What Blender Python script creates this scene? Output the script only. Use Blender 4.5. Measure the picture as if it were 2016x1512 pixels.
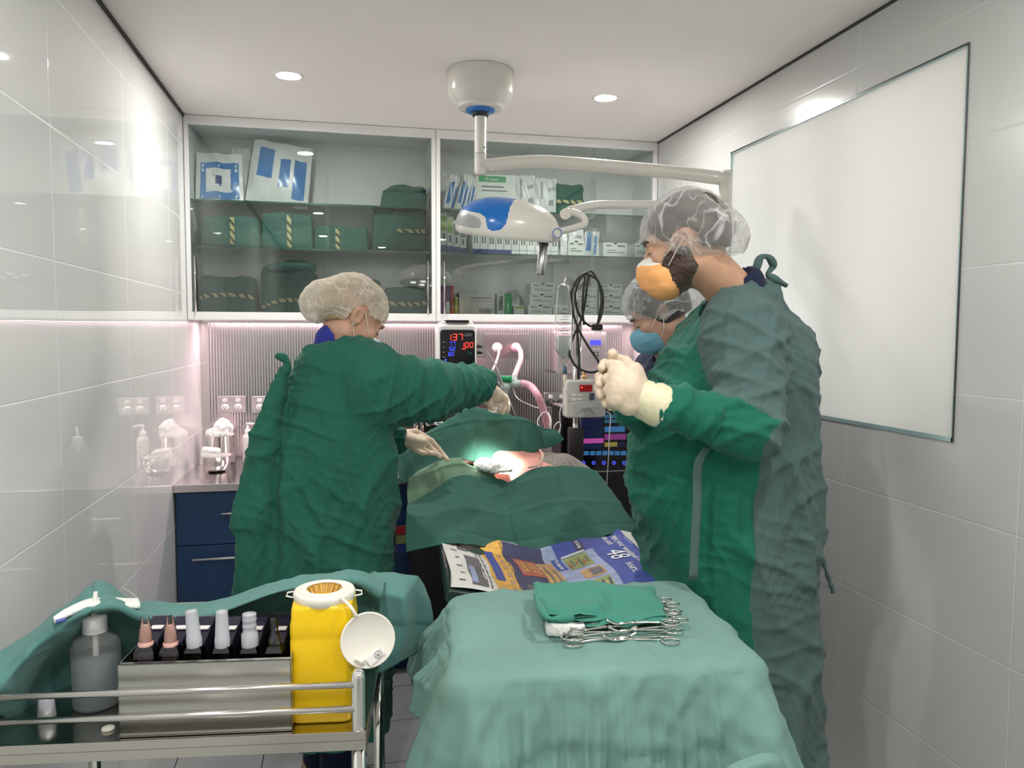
import bpy, math, random
import numpy as np
from mathutils import Vector, Matrix, Euler
R = math.radians
PI = math.pi
random.seed(7)
for o in list(bpy.data.objects):
    bpy.data.objects.remove(o)
scn = bpy.context.scene
COL = scn.collection

# ------------------------------------------------------------------ camera
CF, CYAW, CPITCH, CROLL, CH = 1521.46, .2143, -.0660, .0037, 1.536
_f = np.array([math.sin(CYAW)*math.cos(CPITCH), math.cos(CYAW)*math.cos(CPITCH), math.sin(CPITCH)])
_r = np.array([math.cos(CYAW), -math.sin(CYAW), 0.]); _u = np.cross(_r, _f)
_r2 = _r*math.cos(CROLL)+_u*math.sin(CROLL); _u2 = -_r*math.sin(CROLL)+_u*math.cos(CROLL)
cam_d = bpy.data.cameras.new('camera'); cam = bpy.data.objects.new('camera', cam_d); COL.objects.link(cam)
cam_d.sensor_width = 36; cam_d.lens = 36*CF/2016; cam_d.clip_start = .02
cam.matrix_world = Matrix([[_r2[0], _u2[0], -_f[0], 0], [_r2[1], _u2[1], -_f[1], 0], [_r2[2], _u2[2], -_f[2], CH], [0, 0, 0, 1]])
scn.camera = cam
def P(px, py, y=None, z=None, x=None):
    """turn a photo pixel and one known world coordinate into a world point"""
    d = (px-1008)/CF*_r2-(py-756)/CF*_u2+_f
    t = y/d[1] if y is not None else ((z-CH)/d[2] if z is not None else x/d[0])
    q = d*t
    return Vector((q[0], q[1], q[2]+CH))

# ------------------------------------------------------------------ world, exposure, room lights
w = bpy.data.worlds.new('world'); scn.world = w; w.use_nodes = True
w.node_tree.nodes['Background'].inputs[0].default_value = (.8, .86, .9, 1)
w.node_tree.nodes['Background'].inputs[1].default_value = .25
scn.view_settings.view_transform = 'Standard'; scn.view_settings.look = 'None'
scn.view_settings.exposure = 0.95; scn.view_settings.gamma = 1; scn.view_settings.use_curve_mapping = False
WL, WR, YF, YB, ZC = -.699, 1.588, -2.2, 4.10, 2.515   # room planes
def area(name, loc, rot, sx, sy, power, col, spread=180):
    l = bpy.data.lights.new(name, 'AREA'); l.shape = 'RECTANGLE'; l.size = sx; l.size_y = sy
    l.energy = power; l.color = col; l.spread = R(spread)
    o = bpy.data.objects.new(name, l); COL.objects.link(o); o.location = loc; o.rotation_euler = rot
    return o
# daylight behind the frosted pane (right wall), warm above, cool along the sill
area('daylight_warm', (2.15, 2.2, 1.95), (0, R(90), 0), 1.2, 1.0, 2.5, (1., .90, .80))
area('daylight_cool', (2.10, 2.75, 1.45), (0, R(90), 0), .5, .9, 1.3, (.86, .97, 1.))
# pink-white LED strip under the wall cabinets
area('under_cabinet_strip_light', (.44, 3.99, 1.583), (0, 0, 0), 2.2, .012, 6.0, (1., .70, .76))
DOWNLIGHTS = [(-.195, 3.136), (1.075, 3.131), (-.195, .95), (1.02, .95), (-.195, -.6), (1.02, -.6), (.44, -1.5)]
DL_STRENGTH = 410.0

# ------------------------------------------------------------------ materials
MATS = {}
def mat(name, col=(.8, .8, .8), rough=.5, metal=0., spec=.5, trans=0., emit=None, es=0., alpha=1., ior=1.5, sheen=0., coat=0., sss=0.):
    m = bpy.data.materials.new(name); m.use_nodes = True
    b = m.node_tree.nodes['Principled BSDF']
    c = tuple(col)+(1,) if len(col) == 3 else col
    b.inputs['Base Color'].default_value = c
    b.inputs['Roughness'].default_value = rough; b.inputs['Metallic'].default_value = metal
    b.inputs['Specular IOR Level'].default_value = spec; b.inputs['IOR'].default_value = ior
    b.inputs['Transmission Weight'].default_value = trans; b.inputs['Alpha'].default_value = alpha
    b.inputs['Sheen Weight'].default_value = sheen; b.inputs['Coat Weight'].default_value = coat
    if sss: b.inputs['Subsurface Weight'].default_value = sss; b.inputs['Subsurface Scale'].default_value = .01
    if emit: b.inputs['Emission Color'].default_value = tuple(emit)+(1,); b.inputs['Emission Strength'].default_value = es
    MATS[name] = m
    return m
class NT:
    def __init__(s, m): s.t = m.node_tree; s.n = s.t.nodes; s.l = s.t.links; s.b = s.n.get('Principled BSDF')
    def new(s, k, **kw):
        n = s.n.new(k)
        for a, v in kw.items(): setattr(n, a, v)
        return n
    def link(s, a, b): s.l.new(a, b)
    def coord(s, scale=(1, 1, 1), rot=(0, 0, 0)):
        g = s.new('ShaderNodeTexCoord'); mp = s.new('ShaderNodeMapping')
        mp.inputs['Scale'].default_value = scale; mp.inputs['Rotation'].default_value = rot
        s.link(g.outputs['Object'], mp.inputs['Vector']); return mp.outputs['Vector']
    def noise(s, vec, scale, detail=2, rough=.5, dist=0):
        n = s.new('ShaderNodeTexNoise'); n.inputs['Scale'].default_value = scale; n.inputs['Detail'].default_value = detail
        n.inputs['Roughness'].default_value = rough; n.inputs['Distortion'].default_value = dist
        s.link(vec, n.inputs['Vector']); return n.outputs['Fac']
    def math(s, op, a, b=None, c=None):
        n = s.new('ShaderNodeMath', operation=op)
        for i, v in enumerate((a, b, c)):
            if v is None: continue
            if isinstance(v, (int, float)): n.inputs[i].default_value = v
            else: s.link(v, n.inputs[i])
        return n.outputs[0]
    def ramp(s, fac, stops):
        r = s.new('ShaderNodeValToRGB'); e = r.color_ramp.elements
        while len(e) < len(stops): e.new(.5)
        for el, (p, c) in zip(e, stops): el.position = p; el.color = tuple(c)+(1,)
        s.link(fac, r.inputs[0]); return r.outputs[0]
    def bump(s, h, strength=.5, dist=.002, nrm=None):
        b = s.new('ShaderNodeBump'); b.inputs['Strength'].default_value = strength; b.inputs['Distance'].default_value = dist
        s.link(h, b.inputs['Height'])
        if nrm: s.link(nrm, b.inputs['Normal'])
        return b.outputs[0]
def noisy(m, scale=3, amt=.08, bump=0., bscale=40, bdist=.001, stretch=(1, 1, 1)):
    """slight tone variation and surface bump on a plain material"""
    t = NT(m); v = t.coord(stretch); c = t.b.inputs['Base Color'].default_value[:3]
    f = t.noise(v, scale, 4)
    t.link(t.ramp(f, [(.25, [x*(1-amt) for x in c]), (.75, [min(1, x*(1+amt)) for x in c])]), t.b.inputs['Base Color'])
    if bump: t.link(t.bump(t.noise(v, bscale, 3), bump, bdist), t.b.inputs['Normal'])
    return m
def tile_mat(name, col, yphase, rough, ior=1.5):
    m = mat(name, col, rough, spec=.62, ior=ior); t = NT(m)
    g = t.new('ShaderNodeTexCoord'); s = t.new('ShaderNodeSeparateXYZ'); t.link(g.outputs['Object'], s.inputs[0])
    zz = t.math('PINGPONG', t.math('ADD', s.outputs['Z'], -.39), .165)
    yy = t.math('PINGPONG', t.math('ADD', s.outputs['Y'], -yphase+6.6), .33)
    dmin = t.math('MINIMUM', zz, yy)
    k = t.math('LESS_THAN', dmin, .0014)
    mx = t.new('ShaderNodeMix', data_type='RGBA'); t.link(k, mx.inputs[0])
    mx.inputs[6].default_value = tuple(col)+(1,); mx.inputs[7].default_value = tuple(min(1, c*1.12) for c in col)+(1,)
    t.link(mx.outputs[2], t.b.inputs['Base Color'])
    t.link(t.math('ADD', t.math('MULTIPLY', k, .5), rough), t.b.inputs['Roughness'])
    h = t.math('SMOOTH_MIN', dmin, .003, .002)
    n1 = t.bump(h, .4, .5)
    t.link(t.bump(t.noise(t.coord((1, 1, 1)), 2.2, 1), .12, .012, n1), t.b.inputs['Normal'])
    return m
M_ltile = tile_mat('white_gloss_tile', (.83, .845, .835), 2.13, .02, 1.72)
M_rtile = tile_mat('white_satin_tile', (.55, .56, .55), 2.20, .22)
M_ceil = noisy(mat('ceiling_paint', (.92, .905, .87), .8, spec=.2), 1.2, .015)
M_white = mat('white_lacquer', (.86, .865, .86), .3)
M_inside = mat('cabinet_lining', (.80, .82, .81), .5)
M_floor = mat('grey_floor_tile', (.36, .37, .37), .3); t = NT(M_floor)
g = t.new('ShaderNodeTexCoord'); s = t.new('ShaderNodeSeparateXYZ'); t.link(g.outputs['Object'], s.inputs[0])
k = t.math('LESS_THAN', t.math('MINIMUM', t.math('PINGPONG', s.outputs['X'], .15), t.math('PINGPONG', s.outputs['Y'], .15)), .0022)
mx = t.new('ShaderNodeMix', data_type='RGBA'); t.link(k, mx.inputs[0]); mx.inputs[7].default_value = (.05, .05, .05, 1)
t.link(t.ramp(t.noise(t.coord((1, 1, 1)), 9, 4), [(.3, (.33, .34, .34)), (.7, (.39, .40, .40))]), mx.inputs[6]); t.link(mx.outputs[2], t.b.inputs['Base Color'])
M_shadow = mat('shadow_gap', (.05, .05, .05), .8)
def steel(name, col=(.62, .60, .58), rough=.22, scale=(4, 4, 300), amt=.3):
    m = mat(name, col, rough, 1.); t = NT(m); v = t.coord(scale)
    n = t.noise(v, 3, 3)
    t.link(t.math('ADD', t.math('MULTIPLY', n, rough*amt*2), rough*(1-amt)), t.b.inputs['Roughness'])
    t.link(t.bump(n, .05, .0005), t.b.inputs['Normal'])
    return m
M_steel = steel('brushed_steel')
M_chrome = mat('polished_chrome', (.78, .77, .75), .07, 1.)
M_black = mat('black_plastic', (.012, .012, .013), .35)
M_blackr = mat('black_rubber', (.015, .015, .016), .55)
M_grey = mat('grey_plastic', (.33, .34, .34), .4)
M_lgrey = mat('light_grey_plastic', (.56, .57, .56), .4)
M_wplast = mat('white_plastic', (.80, .79, .77), .3)
M_navy = noisy(mat('navy_laminate', (.010, .045, .13), .35), 4, .1)
# ribbed stainless splashback: fine vertical ribs, brushed below
M_splash = mat('ribbed_stainless', (.60, .55, .56), .20, 1.)
t = NT(M_splash); g = t.new('ShaderNodeTexCoord'); s = t.new('ShaderNodeSeparateXYZ'); t.link(g.outputs['Object'], s.inputs[0])
rib = t.math('SINE', t.math('MULTIPLY', s.outputs['X'], 2*PI/.0135))
ru = t.math('MULTIPLY', rib, .5)
t.link(t.bump(ru, .22, .0025, t.bump(t.noise(t.coord((1, 1, 1)), 2.5, 1), .2, .02)), t.b.inputs['Normal'])
M_bench = steel('bench_steel', (.60, .55, .56), .20, (60, 2, 2))
# clear glass with a green cast: transparent body, mirror-like sheen at the surface
def glass(name, tint=(.82, .90, .87), ior=1.45, rough=0.):
    m = bpy.data.materials.new(name); m.use_nodes = True; t = NT(m); t.n.remove(t.b)
    o = t.n['Material Output']; tr = t.new('ShaderNodeBsdfTransparent'); tr.inputs[0].default_value = tuple(tint)+(1,)
    gl = t.new('ShaderNodeBsdfGlossy'); gl.inputs['Roughness'].default_value = rough; gl.inputs[0].default_value = (1, 1, 1, 1)
    fr = t.new('ShaderNodeFresnel'); fr.inputs[0].default_value = ior
    mx = t.new('ShaderNodeMixShader'); t.link(t.math('MINIMUM', t.math('MULTIPLY', fr.outputs[0], 1.6), 1.), mx.inputs[0])
    t.link(tr.outputs[0], mx.inputs[1]); t.link(gl.outputs[0], mx.inputs[2]); t.link(mx.outputs[0], o.inputs[0])
    MATS[name] = m; return m
M_glass = glass('door_glass', (.95, .975, .965))
M_shelf = glass('shelf_glass', (.93, .97, .955))
M_gedge = mat('green_glass_edge', (.02, .09, .07), .15)
M_clear = glass('clear_plastic', (.93, .95, .94), 1.4, .02)
M_smoke = glass('smoky_clear_plastic', (.42, .38, .46), 1.5, .03)
def translucent(name, col, mixt=.5, rough=.6):
    m = bpy.data.materials.new(name); m.use_nodes = True; t = NT(m); t.n.remove(t.b); o = t.n['Material Output']
    d = t.new('ShaderNodeBsdfDiffuse'); d.inputs[0].default_value = tuple(col)+(1,)
    tl = t.new('ShaderNodeBsdfTranslucent'); tl.inputs[0].default_value = tuple(col)+(1,)
    mx = t.new('ShaderNodeMixShader'); mx.inputs[0].default_value = mixt
    gl = t.new('ShaderNodeBsdfGlossy'); gl.inputs['Roughness'].default_value = rough
    m2 = t.new('ShaderNodeMixShader'); m2.inputs[0].default_value = .05
    t.link(d.outputs[0], mx.inputs[1]); t.link(tl.outputs[0], mx.inputs[2]); t.link(mx.outputs[0], m2.inputs[1]); t.link(gl.outputs[0], m2.inputs[2])
    t.link(m2.outputs[0], o.inputs[0]); MATS[name] = m; return m
M_frost = translucent('frosted_glass', (.88, .88, .86), .8, .55)

# cloth: fine creases and weave as bump
def cloth(name, col, crease=.5, cscale=9, stretch=(1, 1, .45), weave=.15, var=.10, rough=.85, sheen=.08, warp=1.2):
    m = mat(name, col, rough, spec=.2, sheen=sheen); t = NT(m); v = t.coord(stretch)
    f = t.noise(v, 4, 3)
    t.link(t.ramp(f, [(.3, [x*(1-var) for x in col]), (.7, [x*(1+var) for x in col])]), t.b.inputs['Base Color'])
    n1 = t.noise(v, cscale, 3, .55, warp)
    ridge = t.math('SUBTRACT', 1., t.math('MULTIPLY', t.math('ABSOLUTE', t.math('SUBTRACT', n1, .5)), 4.2))
    ridge = t.math('MAXIMUM', ridge, 0.)
    nb = t.bump(ridge, crease, .006)
    nb = t.bump(t.noise(v, cscale*3.2, 4, .6, .6), crease*.6, .003, nb)
    nb = t.bump(t.noise(t.coord((1, 1, 1)), 900, 1), weave, .0004, nb)
    t.link(nb, t.b.inputs['Normal'])
    return m
M_gown = cloth('green_gown_cotton', (.022, .130, .092), .55, 8)
M_gown2 = cloth('emerald_gown_cotton', (.012, .135, .092), .55, 8)
M_gowngrey = cloth('faded_teal_gown_cotton', (.075, .128, .124), .55, 9)
M_drape = cloth('surgical_drape_cotton', (.030, .108, .083), .10, 4, (1, 1, 1), .15, .05)
M_sage = cloth('pale_green_towel', (.17, .28, .19), .25, 7, (1, 1, 1))
M_mayo = cloth('mint_drape_cotton', (.165, .305, .272), .22, 5, (1, 1, .6), .15, .05)
M_troll = cloth('teal_drape_cotton', (.095, .23, .215), .22, 5, (1, 1, 1), .15, .06)
M_pack = cloth('wrapped_pack_cotton', (.045, .135, .108), .2, 6, (1, 1, 1), .1, .12)
M_towel = cloth('green_swab_cloth', (.055, .24, .185), .25, 5, (1, 1, 1), .1, .05)
M_gauze = cloth('white_gauze', (.85, .85, .83), .4, 30, (1, 1, 1), .3, .02)

# ------------------------------------------------------------------ mesh helpers
class MB:
    def __init__(s): s.v = []; s.f = []; s.mi = []; s.sm = []
    def add(s, vs, fs, mi=0, smooth=False, T=None):
        b = len(s.v)
        for q in vs:
            q = Vector(q)
            s.v.append(T @ q if T is not None else q)
        for f in fs: s.f.append([b+i for i in f]); s.mi.append(mi); s.sm.append(smooth)
        return s
    def box(s, x0, y0, z0, x1, y1, z1, mi=0, T=None):
        v = [(x0, y0, z0), (x1, y0, z0), (x1, y1, z0), (x0, y1, z0), (x0, y0, z1), (x1, y0, z1), (x1, y1, z1), (x0, y1, z1)]
        return s.add(v, [(0, 3, 2, 1), (4, 5, 6, 7), (0, 1, 5, 4), (1, 2, 6, 5), (2, 3, 7, 6), (3, 0, 4, 7)], mi, False, T)
    def rbox(s, x0, y0, z0, x1, y1, z1, r, mi=0, T=None, axis='z', seg=4, top=None):
        """box with corners rounded in the plane across 'axis' and small bevel at both ends"""
        lo = [x0, y0, z0]; hi = [x1, y1, z1]; k = 'xyz'.index(axis); a, b = [i for i in range(3) if i != k]
        if k == 1: a, b = 2, 0
        if k == 0: a, b = 1, 2
        if k == 2: a, b = 0, 1
        e = min(r*.5, (hi[k]-lo[k])*.3)
        def ring(inset, h):
            rr = max(r-inset, r*.3); pts = []
            for (cx, cy, a0) in ((hi[a]-inset-rr, hi[b]-inset-rr, 0), (lo[a]+inset+rr, hi[b]-inset-rr, 90), (lo[a]+inset+rr, lo[b]+inset+rr, 180), (hi[a]-inset-rr, lo[b]+inset+rr, 270)):
                for i in range(seg+1):
                    t = R(a0+90*i/seg); q = [0, 0, 0]; q[a] = cx+rr*math.cos(t); q[b] = cy+rr*math.sin(t); q[k] = h; pts.append(q)
            return pts
        L = [ring(e, lo[k]), ring(e*.3, lo[k]+e*.3), ring(0, lo[k]+e), ring(0, hi[k]-e), ring(e*.3, hi[k]-e*.3), ring(e, hi[k])]
        return s.loft(L, mi, True, True, T)
    def loft(s, rings, mi=0, caps=True, smooth=True, T=None, closed=True):
        n = len(rings[0]); vs = [q for r in rings for q in r]; fs = []
        for i in range(len(rings)-1):
            for j in range(n if closed else n-1):
                a = i*n+j; b = i*n+(j+1) % n; fs.append((a, b, b+n, a+n))
        s.add(vs, fs, mi, smooth, T)
        if caps:
            b = len(s.v)-len(vs)
            s.f.append([b+i for i in reversed(range(n))]); s.mi.append(mi); s.sm.append(False)
            s.f.append([b+len(vs)-n+i for i in range(n)]); s.mi.append(mi); s.sm.append(False)
        return s
    def lathe(s, prof, c=(0, 0, 0), n=32, mi=0, T=None, caps=False, smooth=True):
        rings = [[(c[0]+r*math.cos(2*PI*i/n), c[1]+r*math.sin(2*PI*i/n), c[2]+z) for i in range(n)] for r, z in prof]
        return s.loft(rings, mi, caps, smooth, T)
    def tube(s, pts, r, n=12, mi=0, caps=True, T=None, closed=False):
        pts = [Vector(p) for p in pts]; m = len(pts)
        rr = r if isinstance(r, (list, tuple)) else [r]*m
        tang = []
        for i in range(m):
            a = pts[max(i-1, 0)] if not closed else pts[i-1]; b = pts[min(i+1, m-1)] if not closed else pts[(i+1) % m]
            tang.append((b-a).normalized())
        up = Vector((0, 0, 1)) if abs(tang[0].z) < .9 else Vector((1, 0, 0))
        x = tang[0].cross(up).normalized(); rings = []
        for i in range(m):
            x = (x-tang[i]*x.dot(tang[i])).normalized(); y = tang[i].cross(x)
            rings.append([pts[i]+x*(rr[i]*math.cos(2*PI*j/n))+y*(rr[i]*math.sin(2*PI*j/n)) for j in range(n)])
        if closed: rings.append(rings[0]); caps = False
        return s.loft(rings, mi, caps, True, T)
    def cyl(s, a, b, r, n=24, mi=0, r2=None, T=None):
        return s.tube([a, b], [r, r if r2 is None else r2], n, mi, True, T)
    def prism(s, poly, h0, h1, axis='z', mi=0, T=None):
        k = 'xyz'.index(axis); n = len(poly)
        def mk(p, h):
            q = list(p); q.insert(k, h); return q
        vs = [mk(p, h0) for p in poly]+[mk(p, h1) for p in poly]
        fs = [tuple(reversed(range(n))), tuple(range(n, 2*n))]+[(i, (i+1) % n, (i+1) % n+n, i+n) for i in range(n)]
        return s.add(vs, fs, mi, False, T)
    def grid(s, G, mi=0, smooth=True, T=None, mfun=None):
        """G: nested rows of points"""
        nr, nc = len(G), len(G[0]); b = len(s.v)
        s.v += [T @ Vector(q) if T is not None else Vector(q) for r_ in G for q in r_]
        for i in range(nr-1):
            for j in range(nc-1):
                s.f.append([b+i*nc+j, b+i*nc+j+1, b+(i+1)*nc+j+1, b+(i+1)*nc+j]); s.sm.append(smooth)
                s.mi.append(mfun(i, j) if mfun else mi)
        return s
    def build(s, name, mats, parent=None, world=False, bevel=0., solid=0., sub=0):
        return link_mesh(name, [tuple(q) for q in s.v], s.f, mats, s.mi, s.sm, parent, world, bevel, solid, sub)
def link_mesh(name, vs, fs, mats, mi=None, sm=None, parent=None, world=False, bevel=0., solid=0., sub=0):
    if world and parent is not None:
        root = parent
        while root.parent: root = root.parent
        inv = Matrix.LocRotScale(root.location, root.rotation_euler, None).inverted()
        vs = [tuple(inv @ Vector(q)) for q in vs]
    me = bpy.data.meshes.new(name); me.from_pydata([tuple(v) for v in vs], [], fs)
    if not isinstance(mats, (list, tuple)): mats = [mats]
    for m in mats: me.materials.append(m)
    if mi is not None and len(mats) > 1: me.polygons.foreach_set('material_index', np.array(mi, dtype=np.int32))
    if sm is None: me.polygons.foreach_set('use_smooth', np.ones(len(me.polygons), dtype=bool))
    else: me.polygons.foreach_set('use_smooth', np.array(sm, dtype=bool))
    me.update()
    o = bpy.data.objects.new(name, me); COL.objects.link(o)
    if parent is not None: o.parent = parent
    if bevel:
        b = o.modifiers.new('bevel', 'BEVEL'); b.width = bevel; b.segments = 2; b.limit_method = 'ANGLE'; b.angle_limit = R(40)
    if solid: m = o.modifiers.new('solid', 'SOLIDIFY'); m.thickness = solid; m.offset = 0
    if sub: m = o.modifiers.new('sub', 'SUBSURF'); m.levels = sub; m.render_levels = sub
    return o
def thing(name, label, cat, loc=(0, 0, 0), rz=0., group=None, rot=None):
    o = bpy.data.objects.new(name, None); COL.objects.link(o); o.empty_display_size = .05
    o.location = loc; o.rotation_euler = rot if rot is not None else (0, 0, rz)
    o['label'] = label; o['category'] = cat
    if group: o['group'] = group
    return o
def tag(o, label, cat, group=None, kind=None):
    o['label'] = label; o['category'] = cat
    if group: o['group'] = group
    if kind: o['kind'] = kind
    return o
def struct(name, mb, mats, **kw):
    o = mb.build(name, mats, **kw); o['kind'] = 'structure'; return o
def dup(o, loc=None, rz=None, label=None, parent=None):
    c = o.copy(); COL.objects.link(c)
    if parent is not None: c.parent = parent
    if loc is not None: c.location = loc
    if rz is not None: c.rotation_euler = (0, 0, rz)
    if label: c['label'] = label
    for ch in list(o.children): dup(ch, parent=c)
    return c
def text(name, body, size, m, parent, T, depth=.0006, align='CENTER', world=False, sx=1., mapf=None):
    """lettering as a thin raised mesh; T maps the text's XY plane into place"""
    cu = bpy.data.curves.new('txt', 'FONT'); cu.body = body; cu.size = size; cu.align_x = align; cu.align_y = 'CENTER'
    cu.extrude = depth; cu.resolution_u = 2
    to = bpy.data.objects.new('txt', cu); COL.objects.link(to)
    me = bpy.data.meshes.new_from_object(to); bpy.data.objects.remove(to); bpy.data.curves.remove(cu)
    vs = [Vector((v.co.x*sx, v.co.y, v.co.z)) for v in me.vertices]; fs = [tuple(p.vertices) for p in me.polygons]
    bpy.data.meshes.remove(me)
    vs = [mapf(v) for v in vs] if mapf else [T @ v for v in vs]
    return link_mesh(name, vs, fs, m, None, [False]*len(fs), parent, world)
def XZ(x, y, z, ry=0.):   # text plane facing -y
    return Matrix.Translation((x, y, z)) @ Matrix.Rotation(ry, 4, 'Y') @ Matrix.Rotation(R(90), 4, 'X')

# ------------------------------------------------------------------ vectorised noise
_rs = np.random.RandomState(3); _perm = _rs.permutation(256); _perm = np.concatenate([_perm, _perm, _perm])
_grad = _rs.normal(size=(256, 3)); _grad /= np.linalg.norm(_grad, axis=1)[:, None]
def pn(p):
    p = np.asarray(p, float); i = np.floor(p).astype(int); f = p-i; u = f*f*f*(f*(f*6-15)+10); i &= 255
    out = 0
    for dx in (0, 1):
        for dy in (0, 1):
            for dz in (0, 1):
                h = _perm[_perm[_perm[(i[:, 0]+dx) & 255]+((i[:, 1]+dy) & 255)]+((i[:, 2]+dz) & 255)]
                g = _grad[h]; d = f-np.array([dx, dy, dz])
                wgt = (u[:, 0] if dx else 1-u[:, 0])*(u[:, 1] if dy else 1-u[:, 1])*(u[:, 2] if dz else 1-u[:, 2])
                out = out+wgt*(g*d).sum(1)
    return out
def ridged(p, sharp=3.):
    return np.maximum(0, 1-np.abs(pn(p))*sharp)
def wrinkle(p, n, amp, freq, frame=(1, 1, 1), warp=.5, sharp=3.2):
    """cloth folds: ridges of warped noise, stretched along the small components of frame"""
    q = p*np.array(frame)*freq
    wv = np.stack([pn(q*.6+7.3), pn(q*.6+31.1), pn(q*.6+55.7)], 1)*warp*2
    r_ = ridged(q+wv, sharp)
    return p+n*(amp*(r_-.35))[:, None]

# ------------------------------------------------------------------ signed-distance modelling
def ell(p, c, r, Rm=None):
    q = p-np.asarray(c)
    if Rm is not None: q = q @ np.asarray(Rm)
    r = np.asarray(r, float); k0 = np.linalg.norm(q/r, axis=1); k1 = np.linalg.norm(q/(r*r), axis=1)+1e-9
    return k0*(k0-1)/k1
def cap(p, a, b, ra, rb=None, sq=None):
    rb = ra if rb is None else rb; a = np.asarray(a, float); b = np.asarray(b, float); d = b-a
    t = np.clip(((p-a) @ d)/(d @ d), 0, 1); v = p-a-t[:, None]*d
    if sq is not None:   # squash: (unit direction, factor)
        u = np.asarray(sq[0], float); c = v @ u; v = v+np.outer(c*(1/sq[1]-1), u)
    return np.linalg.norm(v, axis=1)-(ra+(rb-ra)*t)
def bx(p, c, hs, rr=.01, Rm=None):
    q = p-np.asarray(c)
    if Rm is not None: q = q @ np.asarray(Rm)
    q = np.abs(q)-(np.asarray(hs)-rr)
    return np.linalg.norm(np.maximum(q, 0), axis=1)+np.minimum(q.max(1), 0)-rr
def su(k, *ds):
    a = ds[0]
    for b in ds[1:]:
        h = np.clip(.5+.5*(b-a)/k, 0, 1); a = b*(1-h)+a*h-k*h*(1-h)
    return a
def ss(k, a, b):   # smooth subtract b from a
    return -su(k, -a, b)
def polymesh(fn, lo, hi, h):
    """surface-nets mesh of fn<0, evaluated only in blocks near the surface"""
    lo = np.asarray(lo, float); hi = np.asarray(hi, float); B = 8
    nb = np.ceil((hi-lo)/(h*B)).astype(int); n = nb*B+1
    cc = np.stack(np.meshgrid(*[lo[a]+(np.arange(nb[a])+.5)*B*h for a in range(3)], indexing='ij'), -1)
    dc = fn(cc.reshape(-1, 3)).reshape(nb)
    V = np.repeat(np.repeat(np.repeat(dc, B, 0), B, 1), B, 2)
    V = np.pad(V, ((0, 1), (0, 1), (0, 1)), mode='edge')
    act = np.argwhere(np.abs(dc) < B*h*1.6+.02)
    oi = np.stack(np.meshgrid(*[np.arange(B+1)]*3, indexing='ij'), -1).reshape(-1, 3)
    for s0 in range(0, len(act), 400):
        idx = (act[s0:s0+400, None, :]*B+oi[None]).reshape(-1, 3)
        V[idx[:, 0], idx[:, 1], idx[:, 2]] = fn(lo+idx*h)
    S = V < 0
    c0 = S[:-1, :-1, :-1]; cnt = np.zeros(c0.shape, int)
    for dx in (0, 1):
        for dy in (0, 1):
            for dz in (0, 1): cnt += S[dx:S.shape[0]-1+dx, dy:S.shape[1]-1+dy, dz:S.shape[2]-1+dz]
    ac = np.argwhere((cnt > 0) & (cnt < 8)); ids = -np.ones(c0.shape, int); ids[ac[:, 0], ac[:, 1], ac[:, 2]] = np.arange(len(ac))
    pos = np.zeros((len(ac), 3)); num = np.zeros(len(ac))
    cs = [(x, y, z) for x in (0, 1) for y in (0, 1) for z in (0, 1)]
    for a in cs:
        for k in range(3):
            if a[k]: continue
            b = list(a); b[k] = 1; b = tuple(b)
            va = V[ac[:, 0]+a[0], ac[:, 1]+a[1], ac[:, 2]+a[2]]; vb = V[ac[:, 0]+b[0], ac[:, 1]+b[1], ac[:, 2]+b[2]]
            m = (va < 0) != (vb < 0); t = np.where(m, va/np.where(m, va-vb, 1), 0)
            pos += np.where(m[:, None], np.array(a)+t[:, None]*(np.array(b)-np.array(a)), 0); num += m
    vs = lo+(ac+pos/num[:, None])*h
    F = []
    for k in range(3):
        a, b = [(1, 2), (2, 0), (0, 1)][k]
        sl0 = [slice(None)]*3; sl1 = [slice(None)]*3; sl0[k] = slice(0, -1); sl1[k] = slice(1, None)
        e = np.argwhere(S[tuple(sl0)] != S[tuple(sl1)])
        e = e[(e[:, a] > 0) & (e[:, b] > 0) & (e[:, a] < n[a]-1) & (e[:, b] < n[b]-1)]
        inside = S[e[:, 0], e[:, 1], e[:, 2]]
        da = np.zeros(3, int); da[a] = 1; db = np.zeros(3, int); db[b] = 1
        q = [e-da-db, e-db, e, e-da]; q = np.stack([ids[c[:, 0], c[:, 1], c[:, 2]] for c in q], 1)
        q[~inside] = q[~inside][:, ::-1]; F.append(q)
    F = np.concatenate(F); F = F[(F >= 0).all(1)]
    return vs, F
def normals(fn, v, e=.002):
    g = np.stack([fn(v+np.eye(3)[k]*e)-fn(v-np.eye(3)[k]*e) for k in range(3)], 1)
    return g/(np.linalg.norm(g, axis=1)[:, None]+1e-9)
def org(name, fn, lo, hi, h, mats, parent=None, post=None, mfun=None, world=True):
    """organic mesh: fn in world coordinates, post displaces, mfun picks a material per face"""
    v, F = polymesh(fn, lo, hi, h); nn = normals(fn, v)
    v0 = v.copy()
    if post: v = post(v, nn)
    mi = None
    if mfun: mi = mfun(v0[F].mean(1), nn[F].mean(1))
    return link_mesh(name, v.tolist(), F.tolist(), mats, mi, None, parent, world)
def frame(yaw, pitch=0., roll=0.):
    """columns: right, forward, up; yaw from +y towards +x, pitch nods down"""
    E = Matrix.Rotation(-yaw, 3, 'Z') @ Matrix.Rotation(-pitch, 3, 'X') @ Matrix.Rotation(roll, 3, 'Y')
    return np.array(E)
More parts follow.
